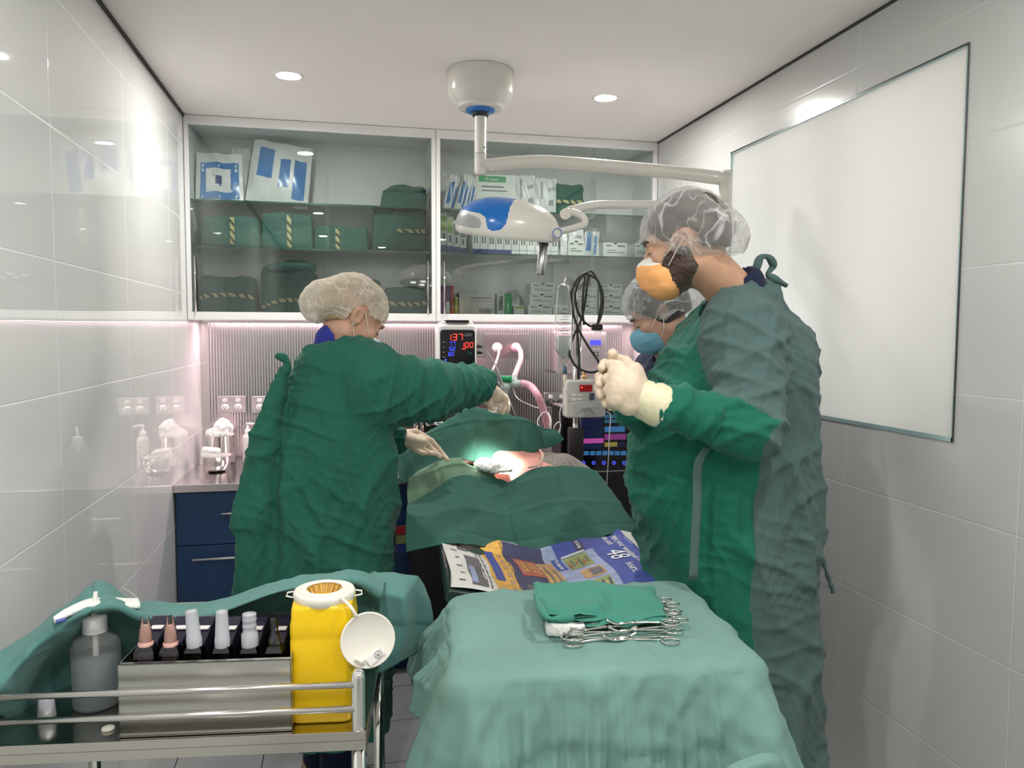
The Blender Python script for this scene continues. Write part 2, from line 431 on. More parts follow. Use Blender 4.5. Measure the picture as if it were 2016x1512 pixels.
def spline(ctrl, n):
    """Catmull-Rom through control points"""
    c = [np.asarray(p, float) for p in ctrl]; c = [2*c[0]-c[1]]+c+[2*c[-1]-c[-2]]; out = []
    m = len(c)-3
    for i in range(n):
        t = i/(n-1)*m; k = min(int(t), m-1); u = t-k; a, b, d, e = c[k:k+4]
        out.append(.5*((2*b)+(-a+d)*u+(2*a-5*b+4*d-e)*u*u+(-a+3*b-3*d+e)*u**3))
    return out
def sheet(rows, nr, nc):
    """smooth grid through nested rows of control points (equal row lengths)"""
    a = [spline(r_, nc) for r_ in rows]
    return [list(z) for z in zip(*[spline([r_[j] for r_ in a], nr) for j in range(nc)])]

def crease(p, d, freq, warp=.5, mf=3., off=0., w=1.6, thr=.15):
    """coherent fold lines across direction d, fading in and out"""
    d = np.asarray(d, float); d = d/np.linalg.norm(d); q = p+off
    s_ = (q @ d)*freq+warp*pn(q*2.3)*2+warp*.5*pn(q*6.1)
    r_ = np.maximum(0, 1-w*np.abs(np.sin(PI*s_)))
    return r_**1.3*np.clip(pn(q*mf+11)*3.+thr*3, 0, 1)
# ================================================================== the room
m = MB(); m.box(WL-.1, YF-.1, -.08, WR+.1, YB+.1, 0); struct('floor', m, M_floor)
m = MB(); m.box(WL-.1, YF-.1, ZC, WR+.1, YB+.1, ZC+.08); struct('ceiling', m, M_ceil)
m = MB(); m.box(WL-.1, YF-.1, 0, WL, YB+.1, ZC); struct('wall_left', m, M_ltile)
m = MB(); m.box(WL, YB, 0, WR, YB+.1, ZC); struct('wall_back', m, M_white)
m = MB(); m.box(WL, YF-.1, 0, WR, YF, ZC); struct('wall_front', m, noisy(mat('front_wall_paint', (.5, .5, .49), .6), 2, .05))
WY0, WY1, WZ0, WZ1 = 1.752, 3.012, 1.249, 2.287
m = MB(); m.box(WR, YF-.1, 0, WR+.1, WY0, ZC); m.box(WR, WY1, 0, WR+.1, YB+.1, ZC)
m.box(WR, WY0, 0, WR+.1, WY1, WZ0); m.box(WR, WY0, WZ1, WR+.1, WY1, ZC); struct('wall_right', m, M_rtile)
# light well outside the pane so daylight only enters through it
m = MB(); m.box(WR+.1, WY0-.5, WZ0-.5, WR+1., WY0-.45, WZ1+.4); m.box(WR+.1, WY1+.5, WZ0-.5, WR+1., WY1+.55, WZ1+.4)
m.box(WR+.1, WY0-.5, WZ1+.35, WR+1., WY1+.5, WZ1+.4); m.box(WR+.1, WY0-.5, WZ0-.5, WR+1., WY1+.5, WZ0-.45)
struct('trim_4', m, M_white)
m = MB(); m.box(WR+.20, 2.32, WZ0-.4, WR+.215, 2.40, WZ1+.3); m.box(WR+.22, 2.66, WZ0-.4, WR+.235, 2.70, WZ1+.3); struct('added_shade_posts', m, M_white)  # unseen posts added outside to cast soft darker bands on the pane
m = MB(); m.box(WR+.004, WY0+.006, WZ0+.006, WR+.016, WY1-.006, WZ1-.006); win = struct('window_1', m, M_frost)
m = MB()
for (a, b, c, d) in ((WY0, WZ0, WY1, WZ0+.012), (WY0, WZ1-.006, WY1, WZ1), (WY0, WZ0, WY0+.006, WZ1), (WY1-.006, WZ0, WY1, WZ1)):
    m.box(WR-.003, a, b, WR+.003, c, d)
fr = m.build('window_frame', mat('aqua_glass_edge', (.42, .60, .60), .2, .3), win)
m = MB(); m.box(WR-.004, WY0, WZ1-.003, WR-.001, WY1, WZ1+.003); m.box(WR-.004, WY0-.003, WZ0, WR-.001, WY0+.001, WZ1)
m.build('window_bead', mat('dark_silver_bead', (.12, .12, .12), .3, .8), win)
# shadow-line strips where the ceiling meets the side walls
m = MB(); m.box(WL, YF, ZC-.012, WL+.008, 3.785, ZC); struct('trim_1', m, M_shadow)
m = MB(); m.box(WR-.006, YF, ZC-.008, WR, 3.785, ZC); struct('trim_2', m, M_shadow)
m = MB(); m.box(-.66, YB-.012, .90, 1.52, YB, 1.592); struct('trim_3', m, M_splash)
m = MB(); m.box(WL, YB-.012, .90, -.66, YB, 1.592); m.box(1.52, YB-.012, .9, WR, YB, 1.592); struct('trim_5', m, M_steel)

# downlights
M_dl = mat('lamp_diffuser', (1, 1, 1), .4, emit=(1., .975, .925), es=DL_STRENGTH)
M_dlr = mat('lamp_rim', (.9, .9, .88), .3)
names = ['round recessed ceiling downlight above the left wall cabinet', 'round recessed ceiling downlight in front of the right wall cabinet, right of the lamp mount']
root = None
for i, (x, y) in enumerate(DOWNLIGHTS):
    lb = names[i] if i < 2 else 'round recessed ceiling downlight behind the camera, outside the picture'
    if root is None:
        root = thing('ceiling_downlight', lb, 'ceiling light', (x, y, ZC), group='recessed downlights')
        m = MB(); m.lathe([(.0, -.0015), (.040, -.0015)], n=40, T=Matrix.Scale(-1, 4, (0, 1, 0))); m.build('diffuser', M_dl, root)
        m = MB(); m.lathe([(.040, 0), (.040, -.003), (.052, -.004), (.056, 0)], n=40); m.build('rim', M_dlr, root)
    else: dup(root, (x, y, ZC), label=lb)

# ================================================================== wall cabinets
CY, CZ0, CZT = 3.785, 1.592, ZC-.002
def cabinet(x0, x1, label, parts_):
    t = thing('wall_cabinet', label, 'cabinet', (x0, CY, CZ0), group='glass-fronted wall cabinets')
    W = x1-x0; H = CZT-CZ0; D = YB-CY-.002
    m = MB()
    m.box(0, .02, 0, W, D, .034); m.box(0, .02, H-.03, W, D, H); m.box(0, .02, .03, .018, D, H-.03); m.box(W-.018, .02, .03, W, D, H-.03)
    m.box(.018, D-.006, .03, W-.018, D, H-.03)
    m.build('carcass', M_inside, t)
    m = MB(); m.box(0, 0, 0, W, .02, .036); m.box(0, 0, H-.042, W, .02, H); m.box(0, 0, .036, .02, .02, H-.042); m.box(W-.02, 0, .036, W, .02, H-.042)
    m.build('face_frame', M_white, t, bevel=.0015)
    for zz in (.34, .553):
        m = MB(); m.box(.02, .035, zz-.008, W-.02, D-.008, zz)
        s_ = m.build('shelf', M_shelf, t)
        m = MB(); m.box(.02, .0335, zz-.008, W-.02, .035, zz); m.build('front_edge', M_gedge, s_)
    xm = W*(.55 if x0 < 0 else .70)
    for k, (a, b, yy) in enumerate(((.018, xm+.01, .006), (xm-.01, W-.018, .014))):
        m = MB(); m.box(a, yy, .034, b, yy+.004, H-.04); d = m.build('door', M_glass, t)
        hx = a+.020 if k == 0 else (b-.022)
        m = MB(); m.cyl((hx, yy-.016, .03), (hx, yy-.016, .29), .0035, 10)
        for z_ in (.045, .275): m.cyl((hx, yy-.016, z_), (hx, yy, z_), .0028, 8)
        m.build('handle', M_chrome, d)
    return t
cabinet(WL+.002, .443, 'white framed glass wall cabinet on the left, full of green wrapped packs', 0)
cabinet(.445, WR-.002, 'white framed glass wall cabinet on the right, full of boxed supplies', 0)
m = MB(); m.box(-.665, 3.982, 1.585, 1.555, 4.0, 1.592); 
st = m.build('light_strip', M_wplast); tag(st, 'slim light strip fixed under the wall cabinets', 'light strip')

# ---- contents of the cabinets (each a thing)
M_tape = mat('autoclave_tape', (.50, .47, .25), .6); t = NT(M_tape)
v = t.coord((1, 1, 1)); wv = t.new('ShaderNodeTexWave'); wv.inputs['Scale'].default_value = 16; wv.inputs['Distortion'].default_value = 4
wv.inputs['Detail'].default_value = 2; wv.bands_direction = 'DIAGONAL'; t.link(v, wv.inputs['Vector'])
t.link(t.ramp(wv.outputs['Fac'], [(.30, (.03, .06, .03)), (.42, (.50, .47, .22))]), t.b.inputs['Base Color'])
def wpack(px0, py0, px1, py1, yf, zb, label, tape=None, depth=.16, seed=0, sub=0, top=None, lean=0):
    """cloth-wrapped pack given by its front outline in the photo"""
    a = P(px0, py1, y=yf); b = P(px1, py1, y=yf); h = P((px0+px1)/2, py0, y=yf).z-zb
    x0, x1 = a.x, b.x; W = x1-x0; D = min(depth, YB-.02-yf)
    t = thing('wrapped_pack', label, 'wrapped pack', ((x0+x1)/2, yf+D/2, zb), group='green wrapped packs in the wall cabinet')
    rs = np.random.RandomState(seed)
    def fn(p):
        d = bx(p, (0, 0, h/2), (W/2, D/2, h/2), .012)
        return d
    def post(v, n):
        v = wrinkle(v+seed*3.1, n, .006, 14, (1, 1, 1.5), .6)-seed*3.1
        v = v+n*(.004*pn(v*9+seed))[:, None]
        f = v[:, 2]/h
        v[:, 0] *= 1-.05*f**2; v[:, 2] *= 1+.03*np.sin(v[:, 0]*30+seed)*(f > .5)
        # fold line down the front
        v[:, 1] -= .004*np.exp(-((v[:, 0]-W*.12*(rs.rand()-.2))/.006)**2)*(v[:, 1] < 0)
        return v
    v_, F = polymesh(fn, (-W/2-.02, -D/2-.02, -.02), (W/2+.02, D/2+.02, h+.02), .008)
    nn = normals(fn, v_); v_ = post(v_, nn); v_[:, 2] = np.maximum(v_[:, 2], .0008)
    link_mesh('wrapper', v_.tolist(), F.tolist(), M_pack, parent=t)
    if top:   # loose bundle laid on top, as part of the same pack
        hh = top
        def f2(p): return su(.02, ell(p, (0, 0, h+hh*.35), (W*.48, D*.45, hh*.6)), ell(p, (W*.1, -D*.1, h+hh*.6), (W*.36, D*.36, hh*.45)))
        v_, F = polymesh(f2, (-W*.6, -D*.6, h-.03), (W*.6, D*.6, h+hh*1.4), .007); nn = normals(f2, v_)
        v_ = wrinkle(v_, nn, .010, 12, (.6, 1, 2.6), .7)
        link_mesh('folded_cloth', v_.tolist(), F.tolist(), M_pack, parent=t)
    if tape:
        yy = -D/2-.009; m = MB()
        if tape[0] == 'v':
            xc = tape[1]*W/2; m.rbox(xc-.010, yy, h*tape[2], xc+.010, yy+.004, h*tape[3], .002, axis='y')
        else:
            z0 = h*tape[1]; pts = []
            n_ = 16
            for i in range(n_+1):
                u = tape[2]+(tape[3]-tape[2])*i/n_; pts.append((u*W/2, z0+tape[4]*h*(1-u*u)))
            for i in range(n_):
                (xa, za), (xb, zb_) = pts[i], pts[i+1]
                m.add([(xa, yy, za-.009), (xb, yy, zb_-.009), (xb, yy, zb_+.009), (xa, yy, za+.009), (xa, yy+.004, za-.009), (xb, yy+.004, zb_-.009), (xb, yy+.004, zb_+.009), (xa, yy+.004, za+.009)],
                      [(0, 1, 2, 3), (3, 2, 6, 7), (0, 4, 5, 1), (4, 7, 6, 5)])
        m.build('indicator_tape', M_tape, t)
    return t
Z1, Z2, Z0 = CZ0+.553, CZ0+.34, CZ0+.034
wpack(394, 425, 512, 484, 3.86, Z2, 'green wrapped pack with upright tape, leftmost on the middle shelf', ('v', .08, .1, .95), seed=1)
wpack(515, 420, 616, 488, 3.86, Z2, 'green wrapped pack with V-shaped flap and upright tape on the middle shelf', ('v', .08, .0, .95), seed=2)
wpack(619, 446, 726, 490, 3.88, Z2, 'low bright green wrapped pack with upright tape on the middle shelf', ('v', -.15, .0, .97), seed=3)
wpack(735, 413, 838, 493, 3.87, Z2, 'tall green wrapped pack with level tape at the right end of the middle shelf', ('h', .50, -.15, .98, 0), seed=4)
wpack(393, 545, 503, 615, 3.86, Z0, 'green wrapped pack with long level tape, leftmost on the bottom shelf', ('h', .42, -.95, .95, .08), seed=5)
wpack(513, 535, 625, 616, 3.85, Z0, 'large green wrapped pack with curved tape and loose cloth on top', ('h', .10, -.97, .97, .22), seed=6, top=.05)
wpack(643, 549, 752, 616, 3.86, Z0, 'green wrapped pack behind the cap of the left surgeon', ('h', .55, -.9, .97, .05), seed=7)
wpack(758, 566, 842, 616, 3.86, Z0, 'small green wrapped pack at the right end of the bottom shelf', ('h', .45, -.8, .97, -.08), seed=8)
wpack(752, 378, 842, 404, 3.86, Z1, 'folded green cloth bundle alone on the right of the top shelf', None, seed=9, top=.035)
wpack(1095, 362, 1150, 412, 3.90, Z1, 'upright dark green pack with gold tape on the right cabinet shelf', ('h', .42, -.97, .97, 0), depth=.1, seed=11)

M_pblue = noisy(mat('pouch_blue_film', (.05, .20, .50), .25), 20, .2, .3, 50)
M_ppaper = noisy(mat('pouch_paper', (.70, .72, .72), .35), 20, .1, .5, 40, .003)
def pouch(px0, py0, px1, py1, y, zb, label, kind=0, lean=0., tilt=0., name='sterile_pouch', dz=0, grp='sterile pouches in the wall cabinets', th=.024):
    a = P(px0, py1, y=y); b = P(px1, py1, y=y); h = P((px0+px1)/2, py0, y=y).z-zb; W = b.x-a.x
    t = thing(name, label, 'sterile pouch', ((a.x+b.x)/2, y, zb+dz), group=grp, rot=(-lean, tilt, 0))
    rows = []
    def pil(s_):
        G = []
        for i in range(15):
            r_ = []
            for j in range(15):
                u, v = j/14*2-1, i/14*2-1
                q = (1-abs(u)**3)*(1-abs(v)**3)
                r_.append((u*W/2*(1-.03*v), s_*th*(.15+.85*q)*.5+.0025*math.sin(9*u+5*v+px0), (v+1)*h/2+.003*math.sin(7*u+px0)))
            G.append(r_)
        return G
    m = MB(); m.grid(pil(-1)); g2 = pil(1); m.grid([list(reversed(r_)) for r_ in g2])
    m.build('pouch_body', M_ppaper, t)
    def patch(nm, u0, v0, u1, v1, mt, lift=.0015):
        G = []
        for i in range(8):
            r_ = []
            for j in range(8):
                u, v = u0+(u1-u0)*j/7, v0+(v1-v0)*i/7; q = (1-abs(u)**3)*(1-abs(v)**3)
                r_.append((u*W/2*(1-.03*v), -th*(.15+.85*q)*.5+.0025*math.sin(9*u+5*v+px0)-lift, (v+1)*h/2+.003*math.sin(7*u+px0)))
            G.append(r_)
        mm = MB(); mm.grid(G); return mm.build(nm, mt, t)
    if kind == 1:
        patch('blue_label', -.8, -.88, .85, .6, M_pblue); patch('white_label', -.55, -.6, .5, .35, M_ppaper, .003); 
        patch('printed_badge', -.15, -.3, .12, .05, mat('badge_ink', (.03, .06, .2), .5), .0045)
    if kind == 2:
        patch('blue_label', -.75, -.2, -.25, .75, M_pblue); patch('blue_label', .45, -.75, .85, .5, M_pblue)
        patch('blue_panel', -.02, -.45, .32, .45, M_pblue)
    if kind == 3:
        patch('blue_label', -.7, -.6, -.1, .6, M_pblue); patch('blue_label', .2, -.8, .6, .4, M_pblue)
    if kind == 4:
        patch('printed_band', -.5, -.2, -.3, .8, M_grey); patch('printed_band', .25, -.5, .7, -.2, M_grey); patch('printed_band', .2, .3, .8, .5, M_grey)
    return t
pouch(386, 300, 478, 389, 3.90, Z1, 'square sterile pouch with blue label and badge, far left of the top shelf', 1, lean=.10, th=.03)
pouch(484, 278, 604, 392, 3.92, Z1, 'large crumpled white pouch with blue strips leaning on the top shelf', 2, lean=.12, tilt=.12, th=.06)
pouch(462, 290, 500, 391, 3.98, Z1, 'narrow pale pouch standing behind the large crumpled pouch', 0, lean=.1, tilt=-.05)
pouch(870, 342, 896, 406, 3.90, Z1, 'leftmost slim blue pouch leaning at the stile of the right cabinet', 3, lean=.05, tilt=.25, th=.014)
pouch(893, 340, 914, 407, 3.88, Z1, 'slim blue pouch, middle of the three leaning beside the white carton', 3, lean=.05, tilt=.28, th=.014)
pouch(910, 345, 930, 408, 3.90, Z1, 'slim blue pouch touching the white carton with the green band', 3, lean=.05, tilt=.2, th=.014)
pouch(1014, 345, 1056, 410, 3.90, Z1, 'pale packet with print, right of the carton with the green band', 4, lean=.05, tilt=-.03)
pouch(1052, 350, 1094, 411, 3.90, Z1, 'pale packet beside the dark green pack on the right cabinet shelf', 4, lean=.08, tilt=.04)
pouch(1104, 450, 1150, 500, 3.88, Z2, 'bluish clear packet standing right of the row of thin cartons', 4, lean=.1)
pouch(1148, 446, 1178, 500, 3.93, Z2, 'open-topped clear pouch behind the white boxes on the right shelf', 3, lean=.12, tilt=.08)

M_carton = noisy(mat('white_carton', (.72, .75, .72), .5), 8, .05)
M_print = mat('grey_print', (.16, .18, .18), .6)
M_cgreen = mat('carton_green', (.03, .36, .13), .5); M_cblue = mat('carton_blue', (.02, .05, .25), .4)
M_cpurple = mat('carton_purple', (.17, .03, .17), .5); M_cred = mat('carton_red', (.42, .02, .03), .5); M_clime = mat('carton_lime', (.28, .5, .10), .5)
def carton(px0, py0, px1, y, zb, label, deco=(), depth=.12, h=None, col=None, name='supply_box', grp='small cartons in the right wall cabinet', zt=None, notch=False):
    a = P(px0, 560, y=y); b = P(px1, 560, y=y)
    if h is None: h = P((px0+px1)/2, py0, y=y).z-zb
    W = b.x-a.x-.0008
    t = thing(name, label, 'carton', (a.x, y, zb), group=grp)
    D = min(depth, YB-.012-y)
    m = MB(); m.box(0, 0, 0, W, D, h); m.build('carton', col or M_carton, t, bevel=.001)
    for (nm, u0, v0, u1, v1, mt) in deco:
        m = MB(); m.box(u0*W, -.0008, v0*h, u1*W, 0, v1*h); m.build(nm, mt, t)
    if notch:
        m = MB(); m.prism([(W/2+.010*math.cos(PI+PI*i/10), h+.009*math.sin(PI+PI*i/10)) for i in range(11)], -.001, 0, 'y'); m.build('thumb_notch', M_black, t)
    return t
bands = (('printed_band', .1, .75, .35, .85, M_print), ('printed_band', .6, .72, .92, .84, M_print), ('printed_band', .15, .3, .85, .36, M_print), ('printed_band', .15, .45, .5, .5, M_print))
# "Propax" box
t = carton(936, 344, 1014, 3.90, Z1, 'white carton with green band reading Propax on the top shelf', (('green_band', .08, .80, .76, .96, M_cgreen), ('printed_band', .15, .66, .7, .70, M_print), ('printed_band', .15, .56, .8, .59, M_print)), depth=.08)
_h = P(975, 344, y=3.90).z-Z1; _w = P(1012, 560, y=3.90).x-P(934, 560, y=3.90).x
text('lettering', 'Propax', .022, M_wplast, t, XZ(_w*.40, -.0016, _h*.875), sx=1.05)
# thin upright cartons, middle shelf
for i in range(4):
    x0 = 868+i*12.6
    carton(x0, 418+i*8, x0+12.2, 3.88, Z2, 'thin upright carton with lime band and blue foot, number %s from the stile' % ('one', 'two', 'three', 'four')[i],
           (('lime_band', .1, .55, .9, .9, M_clime if i < 2 else M_print), ('blue_foot', .0, .0, 1., .2, M_cblue), ('printed_band', .3, .3, .7, .5, M_print)), depth=.13)
for i in range(11):
    x0 = 930+i*15.4
    carton(x0, 453+i*.9, x0+14.9, 3.88, Z2, 'thin upright carton under the surgical lamp, %s' % ('leftmost, blue foot', 'second from the left, blue foot', 'third from the left, blue foot', 'fourth from the left, blue foot', 'last from the left with a blue foot', 'first from the left with a white foot', 'seventh from the left', 'eighth from the left', 'ninth from the left', 'second from the right end', 'at the right end')[i],
           ((('blue_foot', .0, .0, 1., .22, M_cblue),) if i < 5 else (('white_foot', .0, .2, 1., .22, M_print),))+(('printed_band', .2, .45, .42, .75, M_print), ('printed_band', .55, .45, .78, .75, M_print)), depth=.13)
carton(1118, 474, 1150, 3.85, Z2, 'small white box in front of the bluish clear packet', bands, notch=True, depth=.06)
carton(1187, 478, 1234, 3.86, Z2, 'white box with printed label and thumb notch, left of two on the right shelf', bands, notch=True)
carton(1249, 479, 1276, 3.86, Z2, 'small white box with thumb notch beside the bearded surgeon on the right shelf', bands, notch=True)
# bottom shelf
carton(868, 563, 876, 3.88, Z0, 'thin purple carton next to the stile on the bottom shelf', (), col=M_cpurple)
carton(877, 563, 886, 3.88, Z0, 'second thin purple carton from the stile on the bottom shelf', (('pale_panel', .1, .05, .9, .45, M_carton),), col=M_cpurple)
carton(888, 562, 894, 3.88, Z0, 'thin red carton on the bottom shelf', (), col=M_cred)
carton(896, 585, 902, 3.86, Z0, 'short lime carton beside the glove box', (), col=M_clime)
t = carton(904, 577, 974, 3.86, Z0, 'wide pale glove box printed with a hand on the bottom shelf', (('printed_band', .3, .75, .9, .80, M_print), ('printed_band', .3, .62, .95, .66, M_grey), ('printed_band', .55, .1, .95, .3, M_grey)), col=noisy(mat('ivory_carton', (.60, .60, .55), .5), 8, .05))
carton(979, 578, 1008, 3.87, Z0, 'white carton with bright green side, right of the glove box', (('green_panel', .5, .0, 1., 1., M_cgreen), ('printed_band', .1, .2, .4, .9, M_print)))
carton(1012, 602, 1033, 3.88, Z0, 'short pale green box on the bottom shelf', (('printed_band', .1, .7, .9, .9, M_clime),))
hgt = .055
for c, (x0, x1, n, wd) in enumerate(((1040, 1088, 3, 'left'), (1137, 1176, 3, 'middle'), (1180, 1226, 3, 'right'))):
    for k in range(n):
        off = (0, 3, 5)[k] if c == 0 else 0
        carton(x0+off, 0, x1+off, 3.88, Z0+k*(hgt+.0006), 'white supply box, %s of the %s stack of three on the bottom shelf' % (('lowest', 'middle one', 'topmost')[k], wd), bands, h=hgt, notch=True, grp='stacked white supply boxes')
carton(1089, 605, 1120, 3.90, Z0, 'single white supply box behind the infusion bag', bands)

# ================================================================== bench and base cupboards
BF = 3.39
m = MB(); m.box(WL+.001, BF, .868, WR-.001, YB-.013, .90); m.box(WL+.001, YB-.03, .90, WR-.001, YB-.013, .915)
tag(m.build('worktop', M_bench, bevel=.002), 'long stainless steel worktop along the back wall', 'worktop')
def base(x0, x1, label, drawers=1):
    t = thing('base_cabinet', label, 'cabinet', (x0, BF+.02, 0), group='navy base cabinets under the worktop')
    W = x1-x0; m = MB(); m.box(.002, .02, .1, W-.002, YB-BF-.05, .866); m.box(.01, .07, 0, W-.01, .5, .1); m.build('carcass', M_navy, t)
    m = MB(); m.box(.003, 0, .64, W-.003, .019, .862); d = m.build('drawer', M_navy, t, bevel=.001)
    m = MB(); m.cyl((W*.42, -.028, .775), (W*.95, -.028, .775), .006, 12)
    for u in (.48, .88): m.cyl((W*u, -.028, .775), (W*u, 0, .775), .004, 8)
    m.build('handle', M_chrome, d)
    m = MB(); m.box(.003, 0, .11, W-.003, .019, .636); d = m.build('door', M_navy, t, bevel=.001)
    m = MB(); m.cyl((W*.15, -.028, .585), (W*.85, -.028, .585), .006, 12)
    for u in (.22, .78): m.cyl((W*u, -.028, .585), (W*u, 0, .585), .004, 8)
    m.build('handle', M_chrome, d)
base(WL+.004, -.25, 'navy base cabinet at the left end, beside the gloss tiled wall')
base(-.248, .20, 'navy base cabinet hidden behind the left surgeon')
base(.202, .66, 'navy base cabinet seen between the left surgeon and the table')
base(.662, 1.12, 'navy base cabinet behind the operating table')
base(1.122, WR-.004, 'navy base cabinet at the right end behind the right surgeon')

# power points on the splashback
def outlet(px, label, py=796, dark=False, switch=True):
    c = P(px, py, y=4.085); t = thing('power_outlet', label, 'power outlet', (c.x, 4.087, c.z), group='double power outlets on the splashback')
    m = MB(); m.rbox(-.068, -.009, -.042, .068, 0, .042, .006, axis='y'); m.build('face_plate', M_steel if dark else mat('outlet_plate', (.50, .47, .47), .35, .3), t)
    for sx in (-1, 1):
        m = MB(); m.rbox(sx*.031-.012, -.013, .012, sx*.031+.012, -.008, .032, .006, axis='y'); m.build('switch', M_wplast, t)
        m = MB(); m.lathe([(0, .004), (.017, .004), (.018, 0)], n=20, T=Matrix.Translation((sx*.031, -.009, -.014)) @ Matrix.Rotation(R(90), 4, 'X'))
        so = m.build('socket', M_wplast if not dark else M_black, t)
        m = MB()
        for (dx, dz, an) in ((-.006, .003, .5), (.006, .003, -.5), (0, -.008, 0)):
            m.box(-.001, -.0145, -.004, .001, -.0128, .004, T=Matrix.Translation((sx*.031+dx, 0, -.014+dz)) @ Matrix.Rotation(an, 4, 'Y'))
        m.build('pin_slot', M_black, so)
        if dark:
            m = MB(); m.lathe([(.001, .045), (.017, .043), (.020, .03), (.019, .004)], n=20, T=Matrix.Translation((sx*.031, -.012, -.014)) @ Matrix.Rotation(R(90), 4, 'X'))
            m.build('plug', M_blackr, t)
    return t
outlet(456, 'double power outlet left, above the gauze canister')
outlet(524, 'double power outlet at the edge of the left surgeon gown')
outlet(1094, 'steel double power outlet with two black plugs beside the infusion pump', py=788, dark=True)

# ---- bench-top items
def lathe_obj(name, prof, m_, parent, n=40, loc=(0, 0, 0)):
    m = MB(); m.lathe(prof, loc, n); return m.build(name, m_, parent)
c = P(421, 910, z=.90)
t = thing('gauze_canister', 'polished steel canister heaped with white cotton wool on the worktop', 'canister', (-.594, 3.95, .901))
lathe_obj('canister', [(0, 0), (.066, 0), (.068, .003), (.068, .133), (.070, .135), (.066, .135), (.066, .01), (0, .008)], M_chrome, t)
def fl(p):
    d = su(.02, ell(p, (0, 0, .14), (.062, .062, .035)), ell(p, (.02, -.01, .175), (.045, .04, .03)), ell(p, (.012, 0, .195), (.022, .020, .024)))
    return d
v_, F = polymesh(fl, (-.09, -.09, .09), (.09, .09, .26), .005); nn = normals(fl, v_)
v_ = v_+nn*(.012*pn(v_*45)+.006*pn(v_*110))[:, None]
link_mesh('cotton_wool', v_.tolist(), F.tolist(), M_gauze, parent=t)
t = thing('steel_bowl', 'stainless steel bowl holding a folded white swab, in front of the canister', 'bowl', (-.573, 3.70, .901))
lathe_obj('bowl', [(0, 0), (.036, 0), (.05, .012), (.064, .040), (.070, .072), (.074, .075), (.069, .074), (.061, .042), (.047, .016), (0, .006)], M_chrome, t)
t = thing('folded_swab', 'folded white swab leaning in the steel bowl', 'swab', (-.60, 3.70, .96), rot=(.1, .15, .1))
m = MB(); m.rbox(-.040, -.03, -.03, .040, .03, .048, .01, axis='y'); m.rbox(-.041, -.033, .01, .041, .033, .03, .01, axis='y'); m.build('swab', M_gauze, t)
def pump_bottle(loc, label, wash=False):
    t = thing('pump_bottle', label, 'bottle', loc)
    lathe_obj('bottle', [(0, 0), (.023, 0), (.026, .004), (.026, .120), (.024, .132), (.013, .142), (.013, .15)], M_wplast, t)
    lathe_obj('collar', [(.0135, .144), (.0135, .162), (.006, .163), (.0045, .185), (0, .185)], M_wplast, t)
    m = MB(); m.tube([(-.006, 0, .187), (.010, -.002, .190), (.034, -.006, .187), (.038, -.006, .182)], [.007, .006, .004, .003], 10); m.build('nozzle', M_wplast, t)
    m = MB()
    for z_, w_ in ((.09, .8), (.078, .5), (.068, .7), (.05, .4)): 
        m.add([(.0265*math.cos(a), .0265*math.sin(a), z_+dz) for a in [R(-90-30*w_+60*w_*k/6)+.4 for k in range(7)] for dz in (0, .0025)], [(2*k, 2*k+2, 2*k+3, 2*k+1) for k in range(6)])
    m.build('printed_label', M_print, t)
    m = MB(); m.add([(.0266*math.cos(a), .0266*math.sin(a), z_) for a in [R(-120+60*k/6)+.4 for k in range(7)] for z_ in (.036, .040)], [(2*k, 2*k+2, 2*k+3, 2*k+1) for k in range(6)]); m.build('green_band', M_cgreen, t)
    return t
q = P(486, 912, z=.9); pump_bottle((-.462, 3.93, .901), 'white pump bottle with green line standing on the worktop')
# ================================================================== surgical lamp
M_enamel = mat('cream_enamel', (.72, .70, .65), .22, coat=.3)
M_lblue = mat('lamp_blue', (.0, .15, .55), .22, coat=.3)
M_lgry = mat('lamp_keypad_grey', (.38, .39, .40), .3)
MX, MY = .512, 2.93
t = thing('surgical_lamp', 'white and blue surgical lamp on a jointed arm hanging from the ceiling', 'surgical lamp', (MX, MY, ZC))
m = MB(); m.lathe([(.0, 0), (.122, 0), (.125, -.004), (.1245, -.040), (.123, -.082), (.120, -.092), (.113, -.104), (.100, -.118), (.088, -.127), (.086, -.129), (.086, -.134), (.080, -.139), (.05, -.141)], n=48, T=Matrix.Identity(4))
m.build('ceiling_cup', M_enamel, t)
m = MB(); m.lathe([(.054, -.139), (.054, -.149), (.048, -.152), (.024, -.153)], n=40); m.build('blue_collar', M_lblue, t)
m = MB(); m.lathe([(.030, -.150), (.030, -.166), (.022, -.168)], n=32); m.build('black_collar', M_black, t)
zA = P(938, 328, y=MY).z
m = MB(); m.lathe([(.0225, -.166), (.0225, -.30), (.0235, -.302), (.0235, -.306), (.0225, -.308), (.0225, zA-ZC-.02), (.018, zA-ZC-.03), (0, zA-ZC-.03)], n=32)
col_ = m.build('drop_column', M_enamel, t)
m = MB(); m.lathe([(.0236, -.303), (.0239, -.3045), (.0236, -.306)], n=32)
m.cyl((.012, -.024, -.285), (.012, -.020, -.285), .004, 10); m.cyl((.024, .0, -.288), (.030, 0, -.288), .004, 10); m.build('joint_screw', M_grey, col_)
A0 = P(950, 326, y=MY); A1 = P(1428, 352, y=2.72)
pts = spline([A0, P(1060, 318, y=2.90), P(1200, 328, y=2.85), P(1330, 340, y=2.78), A1], 24)
m = MB(); m.tube([Vector(q) for q in pts], [.024+.002*i/23 for i in range(24)], 20); m.build('upper_arm', M_enamel, t, world=True)
E1 = P(1428, 337, y=2.72); E2 = P(1428, 425, y=2.72)
m = MB(); m.tube([E1+Vector((0, 0, .0)), E2], .0235, 24); m.tube([E1+Vector((0, 0, -.012)), E1+Vector((0, 0, -.006))], .0245, 24); m.build('elbow_post', M_enamel, t, world=True)
